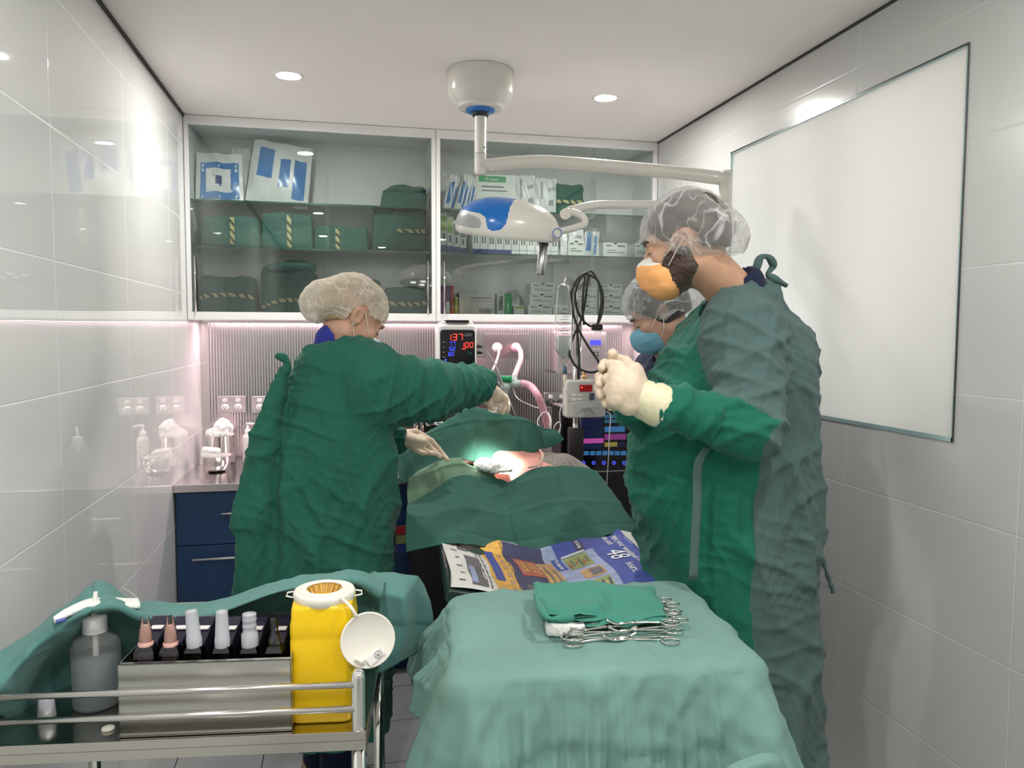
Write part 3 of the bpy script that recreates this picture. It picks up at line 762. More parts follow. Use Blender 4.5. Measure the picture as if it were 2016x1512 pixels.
pts = spline([P(1428, 415, y=2.72), P(1330, 404, y=2.66), P(1240, 403, y=2.60), P(1170, 404, y=2.56), P(1122, 414, y=2.52)], 20)
m = MB(); m.tube([Vector(q) for q in pts], .0145, 16); m.build('lower_arm', M_enamel, t, world=True)
J = P(1116, 420, y=2.51)
m = MB(); m.tube([J+Vector((.012, .02, .006)), J+Vector((-.012, -.02, -.006))], .018, 20); 
pts = spline([P(1118, 416, y=2.51), P(1135, 420, y=2.50), P(1149, 428, y=2.49), P(1150, 441, y=2.48), P(1130, 449, y=2.46), P(1100, 456, y=2.45)], 24)
m.tube([Vector(q) for q in pts], .0115, 14); m.build('yoke', M_enamel, t, world=True)
# head: an oval dome around the axis, broad nose left, hub right
HY = 2.50
def hp(px, py): return P(px, py, y=HY-.10)
hc = P(1000, 448, y=HY); a_ = .172; b_ = .135
import itertools
blue = [(906, 412), (912, 404), (925, 394), (945, 385), (975, 381), (1040, 381), (1025, 387), (1012, 395), (1004, 408), (1000, 425), (996, 441), (986, 452), (970, 455), (960, 450), (957, 438), (956, 428), (945, 420), (925, 416)]
rim = [(902, 406), (912, 399), (925, 389), (945, 376), (1056, 376), (1036, 388), (1018, 398), (1009, 410), (1004, 427), (1000, 444), (988, 456), (968, 459), (956, 454), (953, 440), (951, 431), (942, 424), (922, 421), (903, 414)]
pad = [(895, 416), (903, 415), (930, 424), (944, 430), (948, 440), (944, 449), (930, 449), (903, 444), (892, 436)]
tilt = Matrix.Rotation(R(4), 4, 'Y') @ Matrix.Rotation(R(12), 4, 'X')
def inside(poly, q):
    c = False; n = len(poly)
    for i in range(n):
        (x1, y1), (x2, y2) = poly[i], poly[(i+1) % n]
        if (y1 > q[1]) != (y2 > q[1]) and q[0] < (x2-x1)*(q[1]-y1)/(y2-y1)+x1: c = not c
    return c
def topix(v):
    d = Vector(v)-Vector((0, 0, CH)); k = d.dot(Vector(_f)); return 1008+CF*d.dot(Vector(_r2))/k, 756-CF*d.dot(Vector(_u2))/k
NU, NV = 420, 200; G = []
for i in range(NV+1):
    ph = -.30+(PI/2+.30)*i/NV; r_ = []
    cp = abs(math.cos(ph))**.75; sp = math.sin(ph)
    for j in range(NU):
        th = 2*PI*j/NU; cx = math.cos(th); sy = math.sin(th)
        x = a_*cp*math.copysign(abs(cx)**.9, cx); y = b_*cp*math.copysign(abs(sy)**.9, sy)
        zz = (.105 if sp > 0 else .05)*math.copysign(abs(sp)**.9, sp)*(1-.05*(x/a_))
        if sp > 0: zz *= 1-.06*max(0, -x/a_)**2
        r_.append(hc+(tilt @ Vector((x, y, zz-.012))))
    G.append(r_+[r_[0]])
# decal regions live on the dome's own surface (fixed to the lamp once modelled)
def reg(i, j):
    c = (G[i][j]+G[i][j+1]+G[i+1][j]+G[i+1][j+1])/4
    if c.y > hc.y+.06: return 0
    q = topix(c)
    if inside(blue, q): return 1
    if inside(pad, q): return 2
    return 0
m = MB(); m.grid(G, T=Matrix.Identity(4), mfun=reg); m.build('lamp_head', [M_enamel, M_lblue, M_lgry], t, world=True)
m = MB(); bot = [hc+(tilt @ Vector((a_*.90*math.cos(2*PI*k/60), b_*.90*math.sin(2*PI*k/60), -.022))) for k in range(60)]
m.add(bot, [tuple(reversed(range(60)))]); und = m.build('underside', M_lgry, t, world=True)
for dx, dy in ((-.08, 0), (-.02, -.04), (-.02, .04), (.05, -.035), (.05, .035)):
    m = MB(); m.lathe([(.0, 0), (.018, 0), (.02, .003)], n=20, T=Matrix.Translation(hc) @ tilt @ Matrix.Translation((dx, dy, -.026)) @ Matrix.Scale(-1, 4, (0, 1, 0)))
    m.build('lens', mat('lamp_lens', (.9, .9, .9), .1, emit=(1, .97, .9), es=3.), und, world=True)
hb = P(1075, 452, y=2.43)
m = MB(); m.tube([P(1062, 462, y=2.44), P(1075, 455, y=2.425), P(1093, 459, y=2.415)], [.016, .022, .017], 20); 
m.tube([P(1093, 459, y=2.42), P(1097, 459, y=2.40)], [.0185, .0185], 24); m.build('hub', M_enamel, t, world=True)
m = MB(); q = P(1097, 459, y=2.398); m.tube([q+Vector((.0145*math.cos(2*PI*k/24), -.001, .0145*math.sin(2*PI*k/24))) for k in range(24)], .0013, 6, closed=True); m.build('blue_ring', M_lblue, t, world=True)
m = MB(); m.tube([P(1069, 466, y=2.43), P(1069, 474, y=2.43)], .0165, 24, 0); m.build('handle_collar', M_black, t, world=True)
m = MB(); a1 = P(1070, 472, y=2.43); b1 = P(1064, 541, y=2.43); m.tube([a1, a1*.02+b1*.98, b1], [.0165, .0160, .0145], 28); m.build('handle', mat('satin_aluminium', (.50, .50, .51), .32, 1.), t, world=True)
m = MB()
for k in range(5): q = P(912+k*6, 436+k*.8, y=HY-.1); m.tube([q+Vector((0, .03, 0)), q+Vector((0, .0, 0))], .0012, 8)
# the lamp's own beam
sp = bpy.data.lights.new('surgical_lamp_beam', 'SPOT'); sp.energy = 260; sp.color = (1., .96, .86); sp.spot_size = R(16); sp.spot_blend = .9; sp.shadow_soft_size = .04
so = bpy.data.objects.new('surgical_lamp_beam', sp); COL.objects.link(so)
so.location = hc+Vector((.02, .06, -.05)); tgt = P(972, 893, y=2.90)
so.rotation_euler = (tgt-so.location).to_track_quat('-Z', 'Y').to_euler()

# ================================================================== patient monitor
M_red = mat('led_red', (.1, 0, 0), .4, emit=(1., .03, .02), es=2.4)
M_blue = mat('led_blue', (0, 0, .1), .4, emit=(.03, .05, 1.), es=2.2)
M_green = mat('led_green', (0, .1, 0), .4, emit=(.05, .6, .2), es=.5)
M_screen = mat('dark_screen', (.008, .007, .012), .12)
SEG = {'0': 'abcdef', '1': 'bc', '2': 'abged', '3': 'abgcd', '4': 'fgbc', '5': 'afgcd', '6': 'afgedc', '7': 'abc', '8': 'abcdefg', '9': 'abcdfg'}
def seven(txt, x, z, h, y, mt, parent, name='digits'):
    w_ = h*.60; th = h*.12; m = MB()
    for k, ch in enumerate(txt):
        ox = x+k*h*.95
        for s_ in SEG[ch]:
            a = {'a': (0, h, w_, h), 'g': (0, h/2, w_, h/2), 'd': (0, 0, w_, 0), 'f': (0, h/2, 0, h), 'e': (0, 0, 0, h/2), 'b': (w_, h/2, w_, h), 'c': (w_, 0, w_, h/2)}[s_]
            sl = .08
            m.tube([(ox+a[0]+a[1]*sl+(.12*th if a[0] != a[2] else 0), y, z+a[1]+(.15*h if a[0] == a[2] else 0)*.5), (ox+a[2]+a[3]*sl, y, z+a[3]-(.15*h if a[0] == a[2] else 0)*.5)], th*.5, 6)
    return m.build(name, mt, parent)
mo = thing('patient_monitor', 'white bedside monitor showing red 137 and 100 on a black screen', 'monitor', (.475, 3.28, 1.352))
m = MB(); m.rbox(-.084, 0, 0, .084, .12, .222, .022, axis='y'); m.rbox(-.072, .01, .20, .072, .11, .232, .01, axis='y'); m.build('case', M_wplast, mo)
m = MB(); m.rbox(-.075, -.006, .0, .075, .004, .197, .014, axis='y'); sc_ = m.build('screen', M_screen, mo)
m = MB(); m.rbox(-.050, .0, .226, .050, .06, .238, .004, axis='y'); m.build('carry_handle', M_black, mo)
seven('137', -.046, .152, .026, -.008, M_red, sc_); seven('100', .014, .122, .020, -.008, M_red, sc_)
seven('77', -.036, .130, .015, -.008, M_blue, sc_); seven('52', -.036, .108, .015, -.008, M_blue, sc_); seven('60', -.040, .086, .014, -.008, M_blue, sc_)
m = MB(); m.box(.018, -.0075, .114, .034, -.006, .117); m.build('alarm_bar', M_red, sc_)
seven('11', .040, .092, .010, -.008, M_green, sc_)
m = MB()
for k in range(4): m.box(-.066, -.0072, .142-k*.021, -.054, -.006, .145-k*.021)
m.box(.028, -.0072, .170, .060, -.006, .173); m.box(.032, -.0072, .177, .062, -.006, .180)
m.build('legend', mat('dim_legend', (.25, .25, .27), .5), sc_)
m = MB(); m.cyl((-.052, -.008, .068), (-.052, -.005, .068), .004, 12); m.build('indicator', M_blue, sc_)
m = MB()
for zz in (.125, .098): m.cyl((.084, .05, zz), (.10, .05, zz), .009, 14); m.cyl((.10, .05, zz), (.116, .05, zz-.002), .006, 14)
m.build('lead_plug', M_black, mo)
M_lead = mat('grey_cable', (.22, .22, .23), .4)
def wire(name, label, pts, r, mt, cat='cable', n=40, group=None):
    m = MB(); m.tube([Vector(q) for q in spline(pts, n)], r, 8); return tag(m.build(name, mt), label, cat, group)
wire('sensor_lead', 'grey monitor lead curving down from the upper plug', [P(940, 688, y=3.30), P(955, 690, y=3.28), P(972, 712, y=3.25), P(984, 740, y=3.2), P(1002, 785, y=3.15), P(1016, 820, y=3.12)], .0028, M_lead)
wire('sensor_lead', 'grey monitor lead curving down from the lower plug', [P(940, 702, y=3.30), P(953, 704, y=3.28), P(968, 725, y=3.25), P(980, 752, y=3.2), P(994, 790, y=3.15), P(1006, 826, y=3.12)], .0025, M_lead)
wire('sensor_lead', 'dark lead hanging between the breathing tubes and the green drape', [P(962, 745, y=3.22), P(972, 750, y=3.2), P(990, 770, y=3.16), P(1005, 800, y=3.14), P(1012, 822, y=3.12)], .003, M_blackr)

# ---- anaesthesia machine below it
am = thing('anaesthesia_machine', 'black and chrome anaesthesia machine under the arm of the left surgeon', 'medical machine', (.42, 3.12, 0))
m = MB(); m.box(-.16, .0, .08, .16, .24, 1.0); m.build('cabinet', M_black, am, bevel=.01)
m = MB(); m.box(-.17, -.02, 1.0, .18, .25, 1.02); m.build('shelf', M_steel, am)
m = MB(); m.box(-.12, .10, 1.02, .16, .22, 1.20); m.build('flow_block', M_black, am, bevel=.006)
m = MB()
for x in (-.13, -.105): m.cyl((x, .08, 1.02), (x, .08, 1.33), .009, 14)
m.build('rail_post', M_chrome, am)
m = MB(); m.box(-.04, .05, 1.325, .14, .24, 1.35); m.build('monitor_tray', M_grey, am, bevel=.004)
m = MB(); m.lathe([(0, 1.10), (.045, 1.10), (.045, 1.16), (.030, 1.165), (.030, 1.20), (.046, 1.205), (.046, 1.235), (0, 1.236)], (.06, .03, 0), 36); m.build('vaporiser', M_grey, am)
m = MB()
for k in range(30): a = 2*PI*k/30; m.cyl((.06+.047*math.cos(a), .03+.047*math.sin(a), 1.207), (.06+.047*math.cos(a), .03+.047*math.sin(a), 1.233), .0028, 6)
m.lathe([(.0, 1.2065), (.046, 1.2065), (.046, 1.2335), (0, 1.2335)], (.06, .03, 0), 36); m.build('dial', M_black, am)
m = MB(); m.cyl((-.07, .03, 1.165), (-.02, .01, 1.165), .008, 14); m.cyl((-.09, .04, 1.165), (-.07, .03, 1.165), .013, 14); m.build('valve', M_chrome, am)
m = MB(); m.cyl((.06, .03, 1.02), (.06, .03, 1.10), .018, 16); m.cyl((.0, .03, 1.02), (.0, .03, 1.13), .014, 16); m.build('support', M_chrome, am)
for dx in (-.13, .13):
    for dy in (.03, .21):
        m = MB(); m.cyl((dx-.012, dy, .04), (dx+.012, dy, .04), .04, 20); m.build('castor', M_blackr, am)

# ---- gas outlet panel, breathing tubes
gp = thing('gas_outlet', 'brushed steel wall panel with two breathing tube ports', 'wall panel', (.862, 4.087, 1.467))
m = MB(); m.box(-.124, -.012, -.066, .124, 0, .066); m.build('panel', mat('panel_steel', (.42, .38, .38), .28, 1.), gp, bevel=.001)
for k, (px, py) in enumerate(((979, 684), (1016, 684))):
    q = P(px, py, y=4.07)-Vector((.862, 4.087, 1.467)); m = MB()
    m.lathe([(.0, -.0), (.026, 0), (.026, .006), (.016, .008), (.016, .022), (.011, .024), (0, .024)], n=28, T=Matrix.Translation((q.x, -.012, q.z)) @ Matrix.Rotation(R(90), 4, 'X'))
    m.build('port', M_wplast if k == 0 else mat('pink_port', (.62, .35, .42), .3), gp)
def ptube(name, label, pts, r, mt, corr=True):
    P_ = [Vector(q) for q in spline(pts, 150 if corr else 50)]
    rr = [r*(1+(.07 if i % 2 else -.04)) for i in range(len(P_))] if corr else r
    m = MB(); m.tube(P_, rr, 14); return tag(m.build(name, mt), label, 'tube')
M_pink = mat('pink_hose', (.86, .45, .55), .3, sss=.1); M_wtube = mat('clear_white_hose', (.62, .60, .60), .25)
ptube('breathing_tube', 'pink corrugated tube dropping from the right panel port', [P(1016, 684, y=4.04), P(1024, 690, y=3.95), P(1025, 708, y=3.8), P(1017, 730, y=3.6), P(1010, 748, y=3.36)], .0125, M_pink)
ptube('breathing_tube', 'thin white tube dropping from the left panel port', [P(980, 685, y=4.04), P(982, 695, y=3.95), P(976, 715, y=3.8), P(967, 735, y=3.6), P(962, 752, y=3.35)], .006, M_wtube, False)
ptube('breathing_tube', 'wide pink tube arching down behind the rear drape', [P(1026, 754, y=3.22), P(1044, 760, y=3.2), P(1058, 778, y=3.16), P(1067, 800, y=3.18), P(1078, 838, y=3.22), P(1080, 866, y=3.24)], .015, M_pink)
c = P(998, 758, y=3.24)
yc = thing('breathing_valve', 'clear breathing valve with green screw cap between the pink tubes', 'valve', c)
def dlt(px, py, y=3.24): return P(px, py, y=y)-c
m = MB(); m.tube([dlt(996, 752), dlt(993, 775)], [.024, .020], 20); m.tube([dlt(1000, 758), dlt(1026, 755, 3.22)], [.014, .016], 16); m.tube([dlt(1012, 742, 3.3), dlt(1014, 757)], .014, 14)
m.build('body', mat('milky_plastic', (.55, .66, .62), .2, trans=.3), yc)
m = MB(); m.tube([dlt(996, 752), dlt(996.5, 740)], .0265, 24); m.build('screw_cap', mat('cap_green', (.0, .28, .10), .35), yc)
m = MB(); m.tube([dlt(993, 775), dlt(990, 790)], [.016, .022], 18); m.build('outlet_bulb', mat('milky_bulb', (.62, .70, .74), .2), yc)
m = MB(); m.tube([dlt(975, 742), dlt(975, 765)], .010, 12); m.tube([dlt(967, 768), dlt(990, 772)], .007, 12); m.tube([dlt(966, 760), dlt(985, 755)], .006, 12); m.build('side_valve', M_chrome, yc)
wire('gas_line', 'thin white line looping from the breathing valve to the bottom socket', [P(1010, 765, y=3.24), P(1020, 785, y=3.2), P(1050, 800, y=3.2), P(1072, 808, y=3.2), P(1083, 825, y=3.12), P(1081, 840, y=3.1)], .0022, M_wplast)
wire('gas_line', 'thin white line looping beside the wide pink tube', [P(1066, 845, y=3.12), P(1058, 832, y=3.14), P(1066, 815, y=3.16), P(1078, 812, y=3.15), P(1085, 828, y=3.13), P(1083, 850, y=3.12)], .0022, M_wplast)
wire('gas_line', 'thin white loop right of the wide pink tube', [P(1090, 850, y=3.14), P(1092, 838, y=3.14), P(1100, 831, y=3.14), P(1104, 838, y=3.14), P(1098, 852, y=3.14), P(1090, 862, y=3.14)], .0024, M_wplast)
# ---- wall control box
cb = thing('control_box', 'grey steel control box with blue display behind the drip pole', 'control box', (1.258, 4.086, 1.437))
m = MB(); m.box(-.135, -.085, -.105, .135, 0, .105); m.build('case', mat('box_grey_steel', (.46, .44, .45), .35, .6), cb, bevel=.002)
m = MB(); m.box(.045, -.087, .035, .105, -.085, .062); m.build('display', mat('display_blue', (.01, .01, .1), .3, emit=(.05, .05, 1.), es=1.), cb)
m = MB()
for (x, z) in ((.068, -.005), (.088, -.005), (.068, -.022), (.088, -.022)): m.cyl((x, -.085, z), (x, -.089, z), .0045, 12)
m.build('button', M_black, cb)
m = MB(); m.cyl((.090, -.085, .014), (.090, -.088, .014), .006, 14); m.cyl((.068, -.085, .014), (.068, -.088, .014), .004, 14)
for sx in (-.12, .12):
    for sz in (-.09, .09): m.cyl((sx, -.085, sz), (sx, -.087, sz), .003, 10)
m.build('screw', M_lgrey, cb)
m = MB(); m.box(-.15, -.10, -.115, .15, 0, -.105); m.build('ledge', M_steel, cb)
wv = thing('gas_valve', 'small brass gas valve above the infusion pump', 'valve', P(1150, 742, y=3.985))
m = MB(); m.cyl((0, 0, -.02), (0, 0, .02), .007, 12); m.cyl((-.02, 0, 0), (.02, 0, .004), .005, 12); m.cyl((0, 0, .016), (0, 0, .03), .012, 8); m.cyl((0, 0, -.06), (0, 0, -.02), .004, 8); m.cyl((0, 0, -.06), (0, .105, -.06), .004, 8)
m.build('valve', mat('brass', (.62, .42, .16), .25, 1.), wv)

# ================================================================== drip pole, pump, bag, cable
PY = 3.10
pc = P(1134, 700, y=PY)
ip = thing('drip_pole', 'chrome drip pole with hook bar standing right of the operating table', 'drip pole', (pc.x, PY, 0))
top = P(1134, 575, y=PY).z
m = MB(); m.cyl((0, 0, .04), (0, 0, top), .011, 20); m.cyl((.02, 0, 1.12), (.02, 0, top-.03), .006, 12); m.build('pole', M_chrome, ip)
def pr(px, py, dy=0): q = P(px, py, y=PY+dy); return (q.x-pc.x, dy, q.z)
m = MB(); a, b = pr(1112, 545), pr(1140, 566); c2 = pr(1160, 545, .0)
for (s_, e_) in ((a, b), (b, c2)):
    s_, e_ = Vector(s_), Vector(e_); m.add([s_+Vector((0, -.006, -.012)), e_+Vector((0, -.006, -.012)), e_+Vector((0, -.006, .012)), s_+Vector((0, -.006, .012)), s_+Vector((0, .006, -.012)), e_+Vector((0, .006, -.012)), e_+Vector((0, .006, .012)), s_+Vector((0, .006, .012))], [(0, 1, 2, 3), (7, 6, 5, 4), (3, 2, 6, 7), (0, 4, 5, 1), (0, 3, 7, 4), (1, 5, 6, 2)])
q = Vector(pr(1158, 545)); m.rbox(q.x-.012, -.012, q.z-.04, q.x+.010, .012, q.z+.02, .006, axis='y')
m.build('hook_bar', M_grey, ip)
m = MB(); q = pr(1136, 905); m.rbox(-.028, -.03, 1.0, .030, .03, 1.14, .01, axis='z'); m.build('clamp', M_blackr, ip)
for k in range(5):
    a = 2*PI*k/5+.3; m = MB(); m.tube([(0, 0, .06), (.085*math.cos(a), .085*math.sin(a), .045)], .012, 10); m.cyl((.085*math.cos(a), .085*math.sin(a)-.01, .022), (.085*math.cos(a), .085*math.sin(a)+.01, .022), .022, 14); m.build('leg', M_grey, ip)
# pump
a, b = P(1114, 749, y=3.03), P(1193, 822, y=3.03)
pu = thing('infusion_pump', 'off white infusion pump with red display clamped to the drip pole', 'infusion pump', (a.x, 3.03, b.z))
W, H = b.x-a.x, a.z-b.z
m = MB(); m.rbox(0, 0, 0, W, .055, H, .016, axis='y'); m.build('case', mat('pump_plastic', (.62, .62, .59), .4), pu)
m = MB(); m.rbox(.025, -.008, .004, W-.006, 0, H*.42, .006, axis='y'); fl_ = m.build('door', mat('pump_door', (.50, .51, .50), .35), pu)
m = MB(); m.rbox(.07, -.0105, H*.27, .13, -.008, H*.36, .004, axis='y'); m.build('latch', M_lgrey, fl_)
m = MB(); m.tube([(.045, -.009, .015), (.07, -.009, .04), (.08, -.009, .030), (.095, -.009, .048), (.118, -.009, .018)], .0016, 6); m.tube([(.078, -.009, .018), (.095, -.009, .036), (.105, -.009, .026)], .0013, 6); m.build('mountain_mark', M_grey, fl_)
m = MB(); m.tube([(.085+.006*k, -.009, .012+.003*(k % 2)) for k in range(8)], .0009, 5); m.build('script_mark', M_grey, fl_)
m = MB(); m.rbox(.058, -.006, H*.70, .112, 0, H*.88, .003, axis='y'); m.build('display', mat('red_display', (.12, .008, .010), .2, emit=(.45, .02, .02), es=.15), pu)
m = MB(); m.box(.062, -.0072, H*.80, .070, -.006, H*.83); m.build('digits', M_red, pu)
for (x, z) in ((.035, .61), (.062, .61), (.035, .50), (.062, .50), (.14, .52)):
    m = MB(); m.rbox(x-.011, -.004, H*z-.0055, x+.011, 0, H*z+.0055, .005, axis='y'); m.build('key', M_wplast, pu)
m = MB(); m.rbox(.100, -.005, H*.47, .122, 0, H*.66, .006, axis='y'); m.build('selector', mat('slate_key', (.10, .11, .16), .3), pu)
m = MB(); m.rbox(.06, .055, H*.35, .12, .06, H*.75, .008, axis='y'); m.build('mount', M_black, pu)
# drip bag
bg = thing('infusion_bag', 'clear fluid bottle hanging upside down from the drip pole', 'infusion bag', P(1110, 640, y=3.06))
o0 = P(1110, 640, y=3.06); sc = 3.06/CF
prof = [(1109, 558, 6), (1110, 566, 14), (1110, 578, 15), (1111, 600, 18), (1111, 625, 19), (1109, 655, 20), (1108, 680, 19), (1110, 695, 15), (1112, 706, 9), (1112, 716, 6), (1112, 722, 5)]
rings = []
for px, py, w_ in prof:
    q = P(px, py, y=3.06)-o0; rings.append([(q.x+w_*sc*math.cos(2*PI*k/24), .55*w_*sc*math.sin(2*PI*k/24), q.z) for k in range(24)])
m = MB(); m.loft(rings); m.build('bottle', M_clear, bg)
rings = []
for px, py, w_ in [(1109, 662, 18.5), (1109, 680, 17.5), (1110, 694, 13.5), (1112, 706, 8)]:
    q = P(px, py, y=3.06)-o0; rings.append([(q.x+w_*sc*math.cos(2*PI*k/24), .5*w_*sc*math.sin(2*PI*k/24), q.z) for k in range(24)])
m = MB(); m.loft(rings); m.build('fluid', glass('fluid', (.80, .90, .84), 1.33), bg)
m = MB(); q = P(1111, 640, y=3.03)-o0
for k in range(9): m.box(q.x-.02+(.012 if k % 2 else 0), q.y+.006, q.z+.045-k*.0115, q.x+.020, q.y+.0065, q.z+.047-k*.0115)
m.build('scale_marks', M_print, bg)
m = MB(); a = P(1112, 722, y=3.06)-o0; b = P(1112, 736, y=3.06)-o0; m.tube([a, b], [.008, .010], 12); m.build('blue_spike', mat('spike_blue', (.05, .13, .2), .4), bg)
m = MB(); b2 = P(1112, 762, y=3.06)-o0; m.tube([b, b2], [.0085, .008], 14); m.build('drip_chamber', mat('ivory_plastic', (.66, .63, .50), .3), bg)
m = MB(); a = P(1109, 560, y=3.06)-o0; b = P(1114, 548, y=3.09)-o0; m.tube([a, b], .002, 8); m.build('hanger', M_lgrey, bg)
wire('drip_line', 'thin clear drip line from the drip chamber into the infusion pump', [P(1112, 762, y=3.06), P(1113, 772, y=3.03), P(1120, 785, y=3.02), P(1126, 790, y=3.02)], .002, M_lgrey)
wire('drip_line', 'long clear drip line hanging from the infusion pump to the table', [P(1193, 810, y=3.04), P(1202, 818, y=3.02), P(1200, 850, y=3.0), P(1198, 900, y=2.98), P(1194, 960, y=2.98)], .002, M_lgrey)
wire('drip_line', 'white curled line left of the infusion pump', [P(1114, 795, y=3.04), P(1106, 800, y=3.05), P(1102, 815, y=3.06), P(1103, 840, y=3.08), P(1100, 862, y=3.08)], .0022, M_wplast)
# coiled black cable
ck = thing('coiled_cable', 'long black mains cable coiled over the hook of the drip pole', 'cable', P(1158, 548, y=3.07)); oo = P(1158, 548, y=3.07)
def cw(pts, name='cable', r=.0048):
    m = MB(); m.tube([Vector(q) for q in spline([P(a, b, y=c)-oo for a, b, c in pts], 90)], r, 10); return m.build(name, M_blackr, ck)
cw([(1157, 536, 3.07), (1140, 545, 3.05), (1126, 575, 3.05), (1127, 610, 3.05), (1140, 650, 3.05), (1160, 685, 3.05), (1177, 710, 3.05), (1180, 728, 3.05), (1160, 733, 3.05), (1135, 722, 3.05), (1121, 695, 3.05), (1128, 665, 3.06), (1144, 630, 3.06), (1152, 595, 3.06), (1156, 560, 3.06), (1160, 538, 3.07)])
cw([(1157, 537, 3.08), (1142, 550, 3.07), (1133, 580, 3.07), (1138, 615, 3.07), (1158, 640, 3.08), (1176, 638, 3.07), (1186, 610, 3.07), (1186, 575, 3.07), (1176, 550, 3.07), (1164, 534, 3.08), (1157, 538, 3.08)])
cw([(1160, 540, 3.06), (1178, 555, 3.06), (1184, 590, 3.05), (1180, 620, 3.05), (1176, 642, 3.05)])
cw([(1152, 542, 3.06), (1149, 570, 3.06), (1147, 610, 3.06), (1150, 640, 3.06)], r=.0045)
cw([(1136, 640, 3.08), (1139, 690, 3.08), (1140, 746, 3.09)], r=.0045)
m = MB(); q = P(1176, 645, y=3.05)-oo; m.rbox(q.x-.022, -.03+q.y+.02, q.z-.012, q.x+.022, q.y+.02, q.z+.014, .008, axis='y'); pl = m.build('mains_plug', M_black, ck)
m = MB()
for dx in (-.008, .004, .014): m.box(q.x+dx-.001, q.y, q.z-.026, q.x+dx+.001, q.y+.006, q.z-.01)
m.build('plug_pin', M_chrome, pl)
# ---- big dark monitor tower
a, b = P(1106, 800, y=3.20), P(1246, 925, y=3.20)
tw = thing('monitoring_tower', 'black monitoring tower with a colourful screen and blue lit buttons', 'medical machine', (a.x, 3.20, 0)); W = b.x-a.x
m = MB(); m.box(0, .01, .06, W, .17, a.z); m.build('cabinet', M_black, tw, bevel=.008)
m = MB(); m.box(.006, .0, b.z+.0, W-.006, .01, a.z-.006); sc_ = m.build('screen', M_screen, tw)
M_sc = lambda n, c, e: mat(n, (0, 0, 0), .3, emit=c, es=e)
ms = dict(navy=M_sc('screen_navy', (.01, .02, .08), .22), cyan=M_sc('screen_cyan', (.05, .22, .50), .28), mag=M_sc('screen_magenta', (.75, .12, .55), .26), yel=M_sc('screen_olive', (.38, .32, .06), .28), teal=M_sc('screen_teal', (.03, .15, .25), .3), plum=M_sc('screen_plum', (.25, .04, .22), .35))
def sbox(n, x0, y0, x1, y1, k, dy=.001):
    q0, q1 = P(x0, y0, y=3.20), P(x1, y1, y=3.20); m = MB(); m.box(q0.x-a.x, -dy, q1.z, q1.x-a.x, -dy+.0008, q0.z); m.build(n, ms[k], sc_)
sbox('trace_panel', 1142, 822, 1186, 841, 'navy'); sbox('trace_panel', 1142, 843, 1186, 862, 'navy')
sbox('trace_panel', 1136, 864, 1188, 872, 'mag'); sbox('trace_panel', 1142, 874, 1186, 884, 'navy')
sbox('value_panel', 1190, 816, 1230, 823, 'teal'); sbox('value_panel', 1190, 826, 1230, 832, 'teal'); sbox('value_panel', 1190, 840, 1230, 850, 'cyan')
sbox('value_panel', 1190, 855, 1232, 865, 'plum'); sbox('value_panel', 1190, 871, 1215, 879, 'yel'); sbox('value_panel', 1217, 871, 1231, 879, 'navy')
for k in range(8): sbox('soft_key', 1137+k*12.2, 888, 1147+k*12.2, 896, 'cyan')
for k in range(5):
    q = P(1148+k*20, 911, y=3.20); m = MB(); m.cyl((q.x-a.x, -.004, q.z), (q.x-a.x, .001, q.z), .009, 18); bt = m.build('round_button', M_black, tw)
    m = MB(); m.tube([(q.x-a.x+.0065*math.cos(2*PI*i/16), -.0045, q.z+.0065*math.sin(2*PI*i/16)) for i in range(16)], .0012, 6, closed=True); m.build('button_ring', M_blue, bt)
m = MB(); m.box(.0, -.004, b.z-.004, W, .0, b.z); m.build('trim_line', M_grey, tw)
for dx in (.03, W-.03):
    for dy in (.04, .14): m = MB(); m.cyl((dx-.01, dy, .03), (dx+.01, dy, .03), .03, 16); m.build('castor', M_blackr, tw)

# ================================================================== operating table (V top)
TR = -R(4.7); TX, TY = .572, 1.986
ot = thing('operating_table', 'operating table with dark padded V top under the drapes and newspaper', 'operating table', (TX, TY, 0), TR)
M_pad = mat('dark_green_padding', (.02, .045, .038), .35)
for s_, nm in ((-1, 'top_panel'), (1, 'top_panel')):
    m = MB(); T_ = Matrix.Translation((0, 0, .762)) @ Matrix.Rotation(-s_*R(12.0), 4, 'Y')
    if s_ < 0: m.rbox(-.325, -.03, -.005, -.004, 1.06, .035, .012, axis='y', T=T_)
    else: m.rbox(.004, -.03, -.005, .25, 1.06, .035, .012, axis='y', T=T_)
    m.build(nm, M_pad, ot)
m = MB(); m.box(-.22, .05, .70, .22, .98, .76); m.build('frame', M_black, ot, bevel=.01)
m = MB(); m.rbox(-.10, .40, .10, .10, .66, .70, .03); m.build('column', M_black, ot)
m = MB(); m.rbox(-.25, .20, .0, .25, .85, .10, .04); m.build('base', M_black, ot)
for sx in (-.27, .27): m = MB(); m.cyl((sx, .02, .74), (sx, 1.0, .74), .008, 10); m.build('side_rail', M_chrome, ot)
TM = Matrix.Translation((TX, TY, 0)) @ Matrix.Rotation(TR, 4, 'Z')
def ttop(x): return .762+.037+abs(x)*math.tan(R(12.0))
